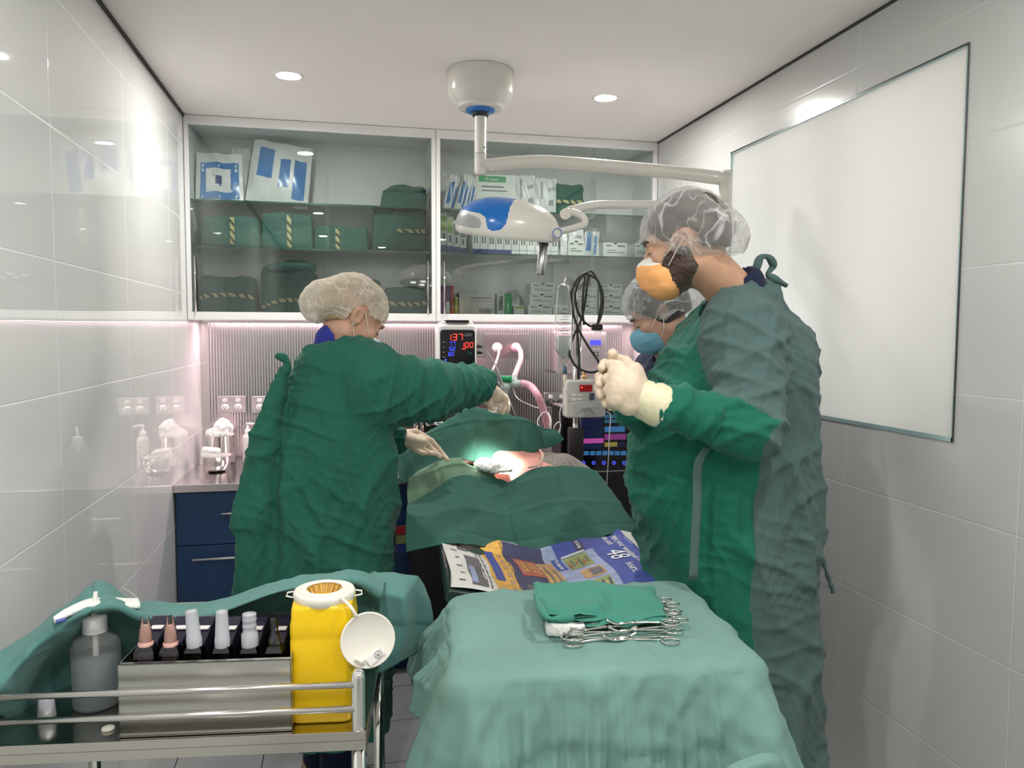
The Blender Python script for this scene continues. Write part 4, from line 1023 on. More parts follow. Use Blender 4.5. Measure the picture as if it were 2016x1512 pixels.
# ---- newspaper
def npt(u, v, lift=0.):   # u 0..1 left to right, v 0..1 near to far
    x = -.302+.657*u
    z = ttop(x)+.004+lift+.004*math.sin(u*17+v*3)+.003*math.sin(v*14+u*6)
    if abs(x) < .03: z += .004*(1-abs(x)/.03)
    if x > .30: z -= (x-.30)*1.2*(1-.6*v)
    return TM @ Vector((x+.006*math.sin(v*7), -.025+.62*v, z))
M_news = noisy(mat('newsprint', (.70, .69, .66), .7), 30, .05)
ink = {k: noisy(mat('ink_'+k, c, .6), 40, .25) for k, c in dict(blue=(.04, .07, .33), pale=(.30, .36, .56), gold=(.72, .40, .07), navy=(.03, .03, .10), red=(.42, .09, .05), tan=(.45, .27, .14), green=(.25, .30, .10), grey=(.13, .12, .13)).items()}
nb = thing('newspaper', 'open newspaper with blue Make your weekend advert spread on the table top', 'newspaper', TM @ Vector((0, .28, .83)))
m = MB(); G = [[npt(j/90, i/60) for j in range(91)] for i in range(61)]; m.grid(G)
pg = m.build('page', M_news, nb, world=True, solid=.001)
def patch(nm, u0, v0, u1, v1, mt, lift=.0012, jag=0):
    m = MB(); nu, nv = max(3, int((u1-u0)*90)), max(3, int((v1-v0)*60)); G = []
    for i in range(nv+1):
        r_ = []
        for j in range(nu+1):
            u, v = u0+(u1-u0)*j/nu, v0+(v1-v0)*i/nv
            r_.append(npt(u+jag*.004*math.sin(v*17), v, lift))
        G.append(r_)
    m.grid(G); return m.build(nm, mt, pg, world=True)
patch('advert_ground', .50, .0, .93, 1., ink['pale'], jag=1); patch('advert_ground', .73, 0, .93, 1., ink['blue'], .0016)
patch('advert_ground', .56, .62, .74, 1., ink['blue'], .0015)
patch('gold_column', .19, .0, .30, .93, ink['gold'], jag=1.5); patch('navy_picture', .30, 0, .50, .90, ink['navy'], jag=1.5)
patch('blue_tag', .205, .24, .245, .70, ink['blue'], .002); patch('red_picture', .335, .33, .44, .62, ink['red'], .002); patch('tan_picture', .44, .22, .52, .60, ink['tan'], .002)
patch('dark_picture', .335, .02, .43, .22, ink['grey'], .002); patch('pale_box', .34, .03, .42, .10, M_news, .003)
patch('dark_picture', .075, .62, .125, .95, ink['grey'], jag=1); patch('dark_picture', .085, .05, .15, .52, ink['grey'], jag=1); patch('blue_box', .09, .08, .115, .36, ink['pale'], .002)
patch('blue_tag', .525, .44, .57, .63, ink['blue'], .002); patch('blue_tag', .66, .62, .70, .84, ink['navy'], .002)
patch('photo_tile', .58, .42, .69, .60, ink['green'], .002); patch('photo_tile', .60, .25, .70, .38, ink['tan'], .002); patch('photo_tile', .61, .06, .70, .22, ink['green'], .002)
patch('photo_frame', .575, .61, .69, .63, M_news, .003); patch('photo_tile', .64, .27, .69, .36, ink['grey'], .003)
for k in range(7): patch('text_lines', .035+.008*(k % 2), .08+k*.12, .062, .10+k*.12, ink['grey'], .0013)
for k in range(11):
    patch('text_lines', .150+.002*(k % 3), .06+k*.08, .158, .12+k*.08, ink['grey'], .0013); patch('text_lines', .168, .05+k*.08, .175, .115+k*.08, ink['grey'], .0013)
    patch('text_lines', .300-.006, .06+k*.075, .298, .12+k*.075, ink['navy'], .0022)
for k in range(5): patch('photo_strip', .345+.018*k, .36+.02*(k % 2), .355+.018*k, .58, ink['gold' if k % 2 else 'tan'], .0030)
for k in range(6): patch('photo_strip', .585+.017*k, .44+.02*(k % 3), .594+.017*k, .52+.03*(k % 2), ink['grey' if k % 2 else 'red'], .0030)
for k in range(6): patch('photo_strip', .615+.014*k, .08+.02*(k % 3), .623+.014*k, .16+.03*(k % 2), ink['navy' if k % 2 else 'gold'], .0030)
for k in range(4): patch('photo_strip', .448+.016*k, .24, .455+.016*k, .56-.03*k, ink['grey' if k % 2 else 'gold'], .0030)
for k in range(6): patch('text_lines', .262, .1+k*.1, .285, .16+k*.1, ink['tan'], .002)
M_ink = mat('white_ink', (.85, .85, .85), .5)
def ntext(body, size, u, v, mt=None):
    # baseline runs towards the reader (v decreasing)
    def f(q):
        return npt(u+q.y/.69, v-q.x/.62, .0035+q.z)
    return text('lettering', body, size, mt or M_ink, pg, None, .0002, 'CENTER', True, mapf=f)
ntext('Make your weekend more', .032, .868, .50); ntext('than just', .032, .824, .70); ntext('48', .090, .805, .46); ntext('hours.', .036, .805, .22)
ntext('On Saturday', .020, .548, .535); ntext('On Sunday', .020, .68, .73)

# ---- table end blue cupboards tag strip left of the table
sg = thing('colour_chart', 'small chart with pink, olive and blue bands low behind the table', 'chart', P(792, 1062, y=3.36))
o1 = P(792, 1062, y=3.36)
m = MB(); m.box(-.03, 0, -.062, .05, .006, .062); m.build('card', mat('card_grey', (.10, .09, .09), .5), sg)
for k, c in enumerate(('carton_red', 'ink_green', 'carton_blue')):
    m = MB(); m.box(-.026, -.001, .022-k*.04, .046, 0, .058-k*.04); m.build('colour_band', MATS.get(c) or ink['green'], sg)

# ================================================================== patient and drapes
M_fur = mat('grey_fur', (.20, .165, .145), .9, sheen=.3); t = NT(M_fur)
f = t.noise(t.coord((60, 300, 60)), 1, 3); t.link(t.ramp(f, [(.3, (.10, .08, .07)), (.7, (.34, .29, .27))]), t.b.inputs['Base Color']); t.link(t.bump(f, .6, .004), t.b.inputs['Normal'])
M_pskin = noisy(mat('shaved_pink_skin', (.66, .30, .25), .5, sss=.15), 25, .10, .2, 90)
def fpat(p):
    d = ell(p, (.72, 3.0, .945), (.245, .205, .096))
    d = su(.05, d, cap(p, (.86, 2.97, .985), (.99, 2.96, .90), .065, .055), cap(p, (.80, 3.06, 1.0), (.60, 3.04, 1.02), .05))
    return d
def pmat(c, n):
    q = (c[:, 0]-.66-.25*(c[:, 1]-2.85))/.135
    return np.where(((c[:, 0] < .775+.02*np.sin(c[:, 1]*40)) & (c[:, 2] > .93)), 1, 0)
pa = thing('patient_animal', 'grey haired animal patient with shaved pink flank under the drapes', 'animal', (.70, 2.9, .86))
org('body', fpat, (.4, 2.45, .8), (1.1, 3.3, 1.12), .007, [M_fur, M_pskin], pa, mfun=pmat)
# small surgical swab heap
gz = thing('gauze_swab', 'bright white gauze swabs piled at the wound under the lamp beam', 'gauze')
g0 = P(965, 915, y=2.83); gz.location = g0
def fg(p): return su(.012, ell(p, tuple(g0+Vector((-.005, .01, -.004))), (.048, .065, .018)), ell(p, tuple(g0+Vector((.03, -.01, -.016))), (.050, .050, .010)), ell(p, tuple(g0+Vector((-.02, .02, .008))), (.026, .040, .012)))
org('swab', fg, tuple(g0-Vector((.1, .1, .06))), tuple(g0+Vector((.12, .1, .06))), .004, M_gauze, gz, post=lambda v, n: v+n*(.009*pn(v*40)+.006*crease(v, (1, .6, .3), 45, 1., 9)+.004*crease(v, (-.6, 1, .3), 60, 1., 9))[:, None])
wire('tube_drain', 'thin pale line lying across the shaved skin', [P(1063, 886, y=2.93), P(1069, 896, y=2.90), P(1066, 908, y=2.87), P(1056, 917, y=2.84), P(1040, 920, y=2.81)], .0035, mat('pale_tube', (.62, .45, .40), .4), 'tube')
def linsheet(rows, nr, nc):
    A = np.array([[np.array(q) for q in r_] for r_ in rows]); a, b, _ = A.shape
    U = np.linspace(0, b-1, nc); V = np.linspace(0, a-1, nr)
    B = np.stack([np.stack([np.interp(U, np.arange(b), A[i, :, k]) for k in range(3)], 1) for i in range(a)])
    C_ = np.stack([np.stack([np.interp(V, np.arange(a), B[:, j, k]) for k in range(3)], 1) for j in range(nc)], 1)
    for _i in range(3):
        D = C_.copy(); D[1:-1] = (C_[:-2]+2*C_[1:-1]+C_[2:])/4; C_ = D.copy(); C_[:, 1:-1] = (D[:, :-2]+2*D[:, 1:-1]+D[:, 2:])/4
    return C_
def drape(name, label, rows, mt, nr=70, nc=110, creases=(), amp=.004, seed=0., solid=.0018, hem=True, lin=False):
    G = (linsheet if lin else sheet)([[np.array(P(a, b, y=c)) for a, b, c in r_] for r_ in rows], nr, nc)
    A = np.array([[np.array(q) for q in r_] for r_ in G])
    du = np.gradient(A, axis=1); dv = np.gradient(A, axis=0); nn = np.cross(du, dv); nn /= np.linalg.norm(nn, axis=2)[..., None]+1e-9
    if nn[..., 2].mean() < 0: nn = -nn
    U, V = np.meshgrid(np.linspace(0, 1, nc), np.linspace(0, 1, nr)); off = np.zeros_like(U)
    for kind, pos, a_, w_ in creases:
        x = (U if kind == 'u' else V)-pos-(.01*np.sin((V if kind == 'u' else U)*9+seed))
        off += a_*np.exp(-np.abs(x)/w_)
    q = A.reshape(-1, 3); off = off.reshape(-1)+amp*pn(q*7+seed)+amp*(.8*crease(q, (1, .3, .4), 9, .8, 3., seed, 1.4, .2)+.6*crease(q, (-.5, .6, .8), 11, .9, 3.5, seed+5, 1.4, .15)+.35*crease(q, (.8, -.3, .6), 24, 1., 5., seed+9, 1.4, .1))
    A = (q+nn.reshape(-1, 3)*off[:, None]).reshape(A.shape)
    m = MB(); m.grid([[Vector(p) for p in r_] for r_ in A]); o = m.build(name, mt, None, solid=solid)
    return tag(o, label, 'drape')
# front drape over the patient
drape('surgical_drape', 'large dark green drape with square fold creases, in front of the patient',
 [[(803, 994, 2.66), (846, 969, 2.72), (898, 937, 2.76), (945, 938, 2.78), (987, 944, 2.79), (1002, 950, 2.79), (1048, 924, 2.83), (1091, 917, 2.85), (1140, 919, 2.85), (1174, 927, 2.84)],
  [(801, 1000, 2.62), (845, 990, 2.66), (900, 970, 2.68), (950, 975, 2.70), (990, 985, 2.71), (1010, 985, 2.71), (1060, 965, 2.73), (1105, 955, 2.75), (1160, 958, 2.75), (1200, 962, 2.75)],
  [(799, 1030, 2.50), (845, 1025, 2.53), (905, 1015, 2.56), (950, 1020, 2.58), (995, 1030, 2.60), (1020, 1028, 2.60), (1070, 1012, 2.62), (1120, 1000, 2.62), (1180, 1000, 2.62), (1232, 1007, 2.60)],
  [(799, 1060, 2.44), (850, 1050, 2.45), (910, 1045, 2.47), (960, 1058, 2.51), (1005, 1066, 2.54), (1030, 1066, 2.54), (1080, 1055, 2.53), (1130, 1042, 2.52), (1190, 1030, 2.52), (1248, 1030, 2.53)],
  [(800, 1088, 2.38), (850, 1077, 2.39), (915, 1070, 2.42), (965, 1082, 2.46), (1010, 1093, 2.49), (1036, 1098, 2.49), (1090, 1088, 2.46), (1148, 1076, 2.43), (1197, 1054, 2.44), (1258, 1058, 2.47)]],
  M_drape, creases=[('u', .22, -.007, .012), ('u', .52, .009, .012), ('u', .78, -.006, .012), ('v', .42, .006, .015), ('v', .75, -.004, .02)], amp=.005)
# rear tented drape
drape('surgical_drape', 'green drape raised like a tent behind the wound, lit by the lamp',
 [[(786, 955, 2.80), (800, 950, 2.85), (840, 925, 2.90), (880, 908, 2.94), (905, 905, 2.96), (932, 909, 2.97), (945, 903, 2.98), (990, 903, 3.0), (1040, 896, 3.01), (1062, 884, 3.02), (1090, 878, 3.04), (1111, 866, 3.05)],
  [(784, 920, 2.86), (810, 905, 2.90), (845, 890, 2.95), (885, 875, 2.99), (915, 868, 3.01), (940, 868, 3.02), (965, 868, 3.03), (995, 868, 3.04), (1030, 866, 3.04), (1055, 864, 3.05), (1082, 862, 3.06), (1104, 858, 3.07)],
  [(783, 890, 2.92), (815, 872, 2.96), (850, 855, 3.0), (885, 843, 3.03), (915, 838, 3.04), (940, 836, 3.05), (965, 835, 3.06), (995, 832, 3.06), (1025, 830, 3.07), (1048, 836, 3.08), (1075, 848, 3.09), (1096, 850, 3.10)],
  [(785, 882, 2.98), (820, 862, 3.02), (855, 842, 3.05), (885, 825, 3.07), (908, 808, 3.08), (926, 801, 3.09), (950, 805, 3.09), (985, 812, 3.09), (1015, 817, 3.10), (1040, 826, 3.10), (1066, 842, 3.11), (1080, 846, 3.12)],
  [(790, 890, 3.04), (822, 872, 3.08), (858, 856, 3.11), (885, 840, 3.13), (908, 828, 3.14), (930, 822, 3.15), (955, 824, 3.15), (985, 828, 3.15), (1015, 834, 3.15), (1036, 842, 3.15), (1060, 854, 3.15), (1072, 860, 3.15)]],
  M_drape, creases=[('u', .45, .005, .01), ('v', .55, .006, .02), ('u', .72, -.008, .012), ('u', .87, -.012, .02)], amp=.006, seed=4.)
# pale towel at left
drape('pale_towel', 'pale green towel folded along the left side of the wound',
 [[(803, 996, 2.70), (825, 985, 2.72), (848, 972, 2.745), (870, 955, 2.76), (898, 940, 2.78), (925, 938, 2.79), (950, 941, 2.80), (978, 945, 2.81)],
  [(801, 970, 2.72), (822, 955, 2.75), (848, 942, 2.77), (872, 930, 2.79), (898, 922, 2.81), (925, 925, 2.82), (950, 931, 2.82), (975, 938, 2.82)],
  [(805, 945, 2.76), (830, 925, 2.80), (852, 914, 2.83), (872, 906, 2.84), (898, 902, 2.85), (918, 912, 2.85), (940, 921, 2.84), (966, 930, 2.83)],
  [(812, 945, 2.80), (835, 928, 2.86), (858, 920, 2.88), (876, 914, 2.89), (900, 912, 2.89), (920, 918, 2.88), (941, 924, 2.87), (966, 931, 2.85)]],
  M_sage, creases=[('v', .45, .006, .03), ('v', .75, -.004, .02)], amp=.006, seed=9., nr=50, nc=80)
# ================================================================== instrument table in front (draped)
it = thing('instrument_table', 'small steel instrument table on one leg under the mint drape', 'table', (.52, 1.58, 0), -R(5.2))
m = MB(); m.rbox(-.285, -.215, .872, .285, .215, .892, .03); m.build('tray', M_steel, it)
m = MB(); m.cyl((.20, .15, .06), (.20, .15, .875), .016, 16); m.build('post', M_chrome, it)
m = MB(); m.tube([(-.2, .18, .05), (.20, .16, .05), (.22, -.12, .05), (-.2, -.14, .05)], .014, 12); m.build('base', M_chrome, it)
FL, FR, BR_, BL = [np.array(q) for q in ((.205, 1.372), (.775, 1.322), (.830, 1.80), (.255, 1.812))]
def perim(n, rad=.045):
    pts = []; C4 = [FL, FR, BR_, BL]
    for k in range(4):
        c, pv, nx = C4[k], C4[k-1], C4[(k+1) % 4]
        u = (pv-c)/np.linalg.norm(pv-c); v = (nx-c)/np.linalg.norm(nx-c)
        cc = c+(u+v)*rad
        for i in range(9):
            a = i/8*PI/2; pts.append(cc-v*rad*math.cos(a)-u*rad*math.sin(a))
    pts.append(pts[0]); pts = np.array(pts); s = np.concatenate([[0], np.cumsum(np.linalg.norm(np.diff(pts, axis=0), axis=1))])
    t = np.linspace(0, s[-1], n+1)[:-1]
    return np.stack([np.interp(t, s, pts[:, k]) for k in (0, 1)], 1), t/s[-1]
N = 700; Bp, S = perim(N); ctr = Bp.mean(0)
tan = np.roll(Bp, -1, 0)-np.roll(Bp, 1, 0); Nn = np.stack([tan[:, 1], -tan[:, 0]], 1); Nn /= np.linalg.norm(Nn, axis=1)[:, None]
ker = np.hanning(31); ker /= ker.sum()
Ns = np.stack([np.convolve(np.concatenate([Nn[-15:, k], Nn[:, k], Nn[:15, k]]), ker, 'valid') for k in (0, 1)], 1); Ns /= np.linalg.norm(Ns, axis=1)[:, None]
# perimeter fraction: front 0-.28, right .28-.51, back .51-.78, left .78-1
def interp_s(keys): xs, ys = zip(*keys); return np.interp(S, xs, ys)
Ls = interp_s([(0, .50), (.28, .55), (.40, .50), (.52, .35), (.76, .30), (.80, .16), (.88, .13), (.95, .14), (.98, .26), (1., .50)])
flr = interp_s([(0, .34), (.03, .30), (.10, .12), (.20, .12), (.26, .30), (.285, .42), (.33, .24), (.40, .10), (.52, .06), (.76, .25), (.80, .55), (.90, .55), (.96, .30), (1, .30)])
_S3 = np.stack([np.cos(S*2*PI)*9, np.sin(S*2*PI)*9, 0*S+3], 1)
fold = .055*(ridged(_S3, 2.2)-.3)*.5+.022*pn(_S3*2)+.012*(ridged(_S3*2.7+4, 2.4)-.3)
corner = np.exp(-((S-.285)/.012)**2)*.045+np.exp(-((S-.0)/.012)**2)*.02+np.exp(-((S-1.)/.012)**2)*.02
rings = []
for k in range(1, 13):                       # the top, from the middle outwards
    f = (k/12)**.8; q = ctr+(Bp-ctr)*f; z = .9045+.0*q[:, 0]
    nz = .0035*pn(np.stack([q[:, 0]*13, q[:, 1]*13, 0*S], 1))+.003*ridged(np.stack([q[:, 0]*8, q[:, 1]*8, 0*S+4], 1), 2.5)
    rings.append(np.concatenate([q, (z+nz)[:, None]], 1))
for k in range(1, 9):                        # rolled edge
    a = k/8*PI/2; r_ = .016
    q = Bp+Ns*(r_*math.sin(a)-.0)
    rings.append(np.concatenate([q+Ns*(fold*.10*k/8)[:, None], (.9045-r_*(1-math.cos(a))+0*S)[:, None]], 1))
for k in range(1, 46):                       # hanging skirt
    t_ = k/45; d = Ls*t_
    out = .016+flr*d*(1-.25*t_)+fold*(.10+.9*np.minimum(1, t_*2.2)**1.5)+corner*np.minimum(1, t_*3)
    out = out+.012*pn(np.stack([S*26, d*9, 0*S+2], 1))*np.minimum(1, t_*4)+.005*ridged(np.stack([S*40, d*16, 0*S+8], 1), 2.5)
    step = 1/(1+np.exp(-(d-(.118+.012*np.sin(S*40)))/.0016))*(S < .30)
    out = out-.007*step
    rings.append(np.concatenate([Bp+Ns*out[:, None], (.8885-d+.0)[:, None]], 1))
for k, r_ in enumerate(rings):
    top = 1-min(1, max(0, (k-12)/8)); q = r_
    dt = .004*crease(q, (1, .35, 0), 8, .8, 3., 2.)+.0045*crease(q, (.4, 1, 0), 7, .9, 3., 5., 1.4, .05)+.0025*crease(q, (.8, -.7, 0), 17, 1., 4., 9.)
    r_[:, 2] += dt*top
    sk = 1-top; ds = .016*crease(q, (1, .8, .12), 7.5, .6, 2.2, 3., 1.1, .4)+.008*crease(q, (1, -.6, -.3), 12, .7, 3., 7., 1.3, .2)+.004*crease(q, (.6, .3, 1.), 17, .9, 4., 13., 1.4, .1)
    r_[:, :2] += Ns*(ds*sk)[:, None]
m = MB(); c0 = [np.array([ctr[0], ctr[1], .9047])]
allr = [[Vector(p) for p in r_] for r_ in rings]
m.loft(allr, 0, False, True)
b = len(m.v); m.v.append(Vector(c0[0]))
for j in range(N): m.f.append([b, j, (j+1) % N]); m.mi.append(0); m.sm.append(True)
o = m.build('table_drape', M_mayo, None, solid=.0015); tag(o, 'pale mint green drape spread over the instrument table in the foreground', 'drape')
# rolled corner of a second cloth low at the right
drape('table_drape', 'rolled mint cloth corner at the bottom edge, right of the middle',
 [[(1415, 1530, 1.16), (1440, 1506, 1.15), (1480, 1490, 1.14), (1510, 1483, 1.14), (1535, 1490, 1.15), (1550, 1512, 1.17)],
  [(1415, 1545, 1.15), (1445, 1530, 1.13), (1480, 1520, 1.12), (1510, 1514, 1.12), (1535, 1520, 1.13), (1548, 1530, 1.16)],
  [(1415, 1600, 1.16), (1445, 1600, 1.15), (1480, 1600, 1.15), (1510, 1600, 1.15), (1535, 1600, 1.15), (1548, 1600, 1.17)]], M_mayo, nr=30, nc=50, amp=.002)

# folded green cloth
ZT = .908
cl = thing('folded_cloth', 'folded deep green cloth lying on the mint drape over the instruments', 'cloth', P(1175, 1215, z=ZT+.03))
def layer(corners, z, th, sag, seed, nm):
    C4 = [np.array(P(a, b, z=z)) for a, b in corners]   # FL FR BR BL
    rows = []
    n1, n2 = 46, 30; top = []
    for i in range(n2):
        r_ = []
        for j in range(n1):
            u, v = j/(n1-1), i/(n2-1)
            q = (C4[0]*(1-u)+C4[1]*u)*(1-v)+(C4[3]*(1-u)+C4[2]*u)*v
            e = min(u, 1-u)*2; e2 = min(v, 1-v)*2
            edge = (1-(1-min(1, e*5))**2)**.5*(1-(1-min(1, e2*4))**2)**.5
            w = .004*math.sin(u*9+seed)+.004*math.sin(v*7+u*4+seed*2)+.009*math.exp(-((u-.52-.18*(v-.5))/.035)**2)*(1-v)-.006*math.exp(-((u-.60-.18*(v-.5))/.03)**2)*(1-v)
            q = q+np.array([.004*math.sin(v*12+seed), .006*math.sin(u*11+seed)-(.010*math.exp(-((u-.62)/.10)**2)*(1-v)), 0])
            r_.append((q, th*edge, sag(u, v)+w*edge))
        top.append(r_)
    m = MB()
    m.grid([[Vector(q)+Vector((0, 0, h+w)) for q, h, w in r_] for r_ in top]); m.grid([[Vector(q)+Vector((0, 0, w*.6)) for q, h, w in reversed(r_)] for r_ in top])
    q = np.array([tuple(v_) for v_ in m.v]); n_half = len(q)//2
    dz = .0045*crease(q, (.5, 1, 0), 16, .9, 6., seed, 1.4, .25)+.004*crease(q, (1, -.4, 0), 13, .9, 6., seed+4, 1.4, .2)+.002*crease(q, (.9, .8, 0), 34, 1., 8., seed+8)
    dz[n_half:] = 0
    m.v = [Vector((a[0], a[1], a[2]+d_)) for a, d_ in zip(q, dz)]
    return m.build(nm, M_towel, cl, world=True)
sg0 = lambda u, v: .010-.020*max(0, u-.5)**1
layer([(1078, 1244), (1318, 1228), (1290, 1163), (1052, 1176)], ZT+.012, .008, lambda u, v: .012*(1-u), 1, 'cloth_layer')
layer([(1076, 1234), (1318, 1222), (1288, 1158), (1050, 1170)], ZT+.021, .008, lambda u, v: .013*(1-u)-.014*math.exp(-((u-.6)/.16)**2)*(1-v), 2.2, 'cloth_layer')
layer([(1074, 1224), (1316, 1214), (1286, 1158), (1046, 1162)], ZT+.030, .009, lambda u, v: .015*(1-u)-.018*math.exp(-((u-.62)/.15)**2)*(1-v), 3.1, 'cloth_layer')
m = MB(); a = P(1078, 1216, z=ZT+.055); b = P(1054, 1168, z=ZT+.058)
m.tube([Vector(q) for q in spline([P(1128, 1216, z=ZT+.050), P(1100, 1218, z=ZT+.052), a, P(1064, 1196, z=ZT+.056), b], 30)], [.007+.003*math.sin(i*.4) for i in range(30)], 14); m.build('cloth_roll', M_towel, cl, world=True)
sw = thing('folded_swab', 'folded white swabs sticking out under the green cloth on the instrument table', 'swab', P(1115, 1240, z=ZT))
o1 = sw.location
def fsw(p):
    c = np.array(P(1112, 1228, z=ZT+.013)); Rm = frame(R(14)); return su(.004, bx(p, c, (.040, .045, .013), .006, Rm), bx(p, c+np.array([.002, .004, .004]), (.042, .045, .004), .003, Rm))
org('swab', fsw, tuple(np.array(o1)-.1), tuple(np.array(o1)+.1), .004, M_gauze, sw, post=lambda v, n: v+n*(.004*pn(v*40))[:, None])
def forceps(loc, rz, label, L=.12, bend=True, first=[None]):
    if first[0] is not None and first[0][1] == bend: return dup(first[0][0], loc, rz, label)
    t = thing('surgical_forceps', label, 'forceps', loc, rz, group='steel forceps under the green cloth')
    for s_ in (-1, 1):
        m = MB(); m.tube([(.019*math.cos(2*PI*k/24)*.9-.016, s_*.017+.013*math.sin(2*PI*k/24), .003) for k in range(24)], .0024, 8, closed=True)
        m.tube([Vector(q) for q in spline([(.0, s_*.010, .003), (.03, s_*.005, .004), (.055, s_*.002, .004), (.060+.02, -s_*.0015, .004), (L-.02, -s_*.0015, .004)]+([(L, -s_*.001, .014)] if bend else [(L, -s_*.001, .004)]), 20)], .0023, 8)
        m.build('handle_half', M_chrome, t)
    m = MB(); m.cyl((.062, 0, .0), (.062, 0, .008), .005, 14); m.build('pivot', M_chrome, t)
    first[0] = (t, bend); return t
pos = ['nearest', 'second nearest', 'third nearest', 'farthest']
for k in range(4):
    q = P(1140+k*3, 1266-k*6, z=ZT); forceps((q.x, q.y+k*.002, ZT+.003+.005*k), -R(5)+R(k*1.2), 'steel forceps with rings at the left, %s of the front row' % pos[k])
for k, (px, py, dz) in enumerate(((1300, 1262, 0), (1306, 1250, .008), (1300, 1243, .017), (1318, 1232, .010), (1306, 1214, .008), (1302, 1204, .014))):
    q = P(px, py, z=ZT); forceps((q.x, q.y, ZT+.003+dz), R(180)+R(-6+k*3), 'steel forceps, rings sticking out right of the green cloth, %s' % ('lowest in the heap', 'second lowest', 'third lowest', 'ring farthest right', 'second from the back', 'at the very back')[k])

# ================================================================== steel trolley bottom left
TZ = .85
t0 = P(722, 1440, z=TZ); tr_rz = -R(7.2)
tl = thing('steel_trolley', 'stainless steel trolley with double guard rails in the bottom left corner', 'trolley', (t0.x, t0.y, 0), tr_rz)
TT = Matrix.Translation((t0.x, t0.y, 0)) @ Matrix.Rotation(tr_rz, 4, 'Z'); TI = TT.inverted()
def tloc(px, py, **k): return TI @ P(px, py, **k)
LX, LY = -.66, .45
m = MB(); m.box(LX, 0, TZ-.017, 0, LY, TZ-.014); m.box(LX, 0, TZ-.033, 0, .003, TZ); m.box(LX, LY-.003, TZ-.033, 0, LY, TZ); m.box(-.003, 0, TZ-.033, 0, LY, TZ); m.box(LX, 0, TZ-.033, LX+.003, LY, TZ)
m.box(LX, -.0005, TZ-.002, 0, .008, TZ+.0005); m.build('tray', steel('trolley_steel', (.58, .55, .50), .16, (2, 60, 60), .4), tl, bevel=.0008)
for (x, y) in ((-.016, .016), (LX+.016, .016), (-.016, LY-.016), (LX+.016, LY-.016)):
    m = MB(); m.cyl((x, y, .06), (x, y, TZ-.017), .0125, 20); m.build('leg', M_chrome, tl)
    m = MB(); m.lathe([(.0125, TZ-.014), (.0125, .940), (.011, .948), (.006, .953), (0, .954)], (x, y, 0), 24); m.build('corner_post', M_chrome, tl)
    m = MB(); m.cyl((x-.012, y, .03), (x+.012, y, .03), .03, 18); m.build('castor', M_blackr, tl)
for z in (.929, .886):
    m = MB(); m.cyl((LX+.02, .010, z), (-.022, .010, z), .0058, 14); m.build('guard_rail', M_steel, tl)
    m = MB(); m.cyl((LX+.02, LY-.014, z), (-.022, LY-.014, z), .0058, 14); m.build('guard_rail', M_steel, tl)
m = MB(); m.box(LX, 0, .30, 0, LY, .315); m.build('lower_shelf', M_steel, tl)
FZ = TZ-.0135
# sharps bin
a, b = P(584, 1405, z=FZ), P(690, 1405, z=FZ)
sb = thing('sharps_bin', 'tall yellow sharps bin with open round white mouth on the trolley', 'sharps bin', ((a.x+b.x)/2+.004, 1.435, FZ+.001), tr_rz)
M_yel = mat('sharps_yellow', (.86, .56, .0), .3, sss=.05); M_milk = mat('milky_lid', (.78, .75, .68), .35, sss=.1)
w2 = .055
m = MB()
def sq(w, d, z, r=.014):
    pts = []
    for (cx, cy, a0) in ((w-r, d-r, 0), (-w+r, d-r, 90), (-w+r, -d+r, 180), (w-r, -d+r, 270)):
        for i in range(6): t_ = R(a0+90*i/5); pts.append((cx+r*math.cos(t_), cy+r*math.sin(t_), z))
    return pts
m.loft([sq(w2*.94, w2*.94, 0), sq(w2, w2, .006), sq(w2, w2, .150), sq(w2*.985, w2*.985, .153), sq(w2*1.0, w2*1.0, .158), sq(w2*1.0, w2*1.0, .178), sq(w2*.97, w2*.97, .186), sq(w2*.955, w2*.955, .205), sq(w2*.955, w2*.955, .212, .03)], 0, True); m.build('bin', M_yel, sb)
m = MB(); m.lathe([(w2*.93, .208), (w2*1.0, .210), (w2*1.02, .222), (w2*.97, .228), (w2*.86, .229), (w2*.80, .224), (w2*.70, .223), (w2*.62, .229), (w2*.58, .229)], n=40); mo_ = m.build('mouth', M_milk, sb)
m = MB(); m.lathe([(w2*.62, .2285), (w2*.50, .205), (w2*.15, .195), (0, .194)], n=40)
for k in range(16):
    a_2 = 2*PI*k/16; m.tube([(w2*.58*math.cos(a_2), w2*.58*math.sin(a_2), .227), (w2*.2*math.cos(a_2), w2*.2*math.sin(a_2), .198)], .0018, 5)
m.build('petals', mat('amber_petals', (.62, .38, .08), .4), mo_)
for sx in (-1, 1):
    m = MB(); m.tube([(sx*w2*.98, .006, .222), (sx*(w2+.012), .004, .221), (sx*(w2+.013), -.004, .217), (sx*w2*.97, -.008, .215)], .0016, 8); m.build('lug', M_milk, sb)
lc = P(724, 1260, y=1.36); sbi = (Matrix.Translation(sb.location) @ Matrix.Rotation(tr_rz, 4, 'Z')).inverted(); l2 = sbi @ lc
LT = Matrix.Translation(l2) @ Matrix.Rotation(R(16), 4, 'Z') @ Matrix.Rotation(R(78), 4, 'X')
m = MB(); m.lathe([(0, -.0015), (.046, -.0015), (.0485, .0), (.0485, .003), (.046, .0035), (.044, .0015), (0, .0015)], n=56, T=LT); ld = m.build('lid', M_milk, sb)
m = MB(); m.rbox(-.017, -.007, .002, .017, .009, .006, .002, T=LT @ Matrix.Translation((.012, -.030, 0)) @ Matrix.Rotation(R(35), 4, 'Z')); 
m.build('latch', M_wplast, ld)
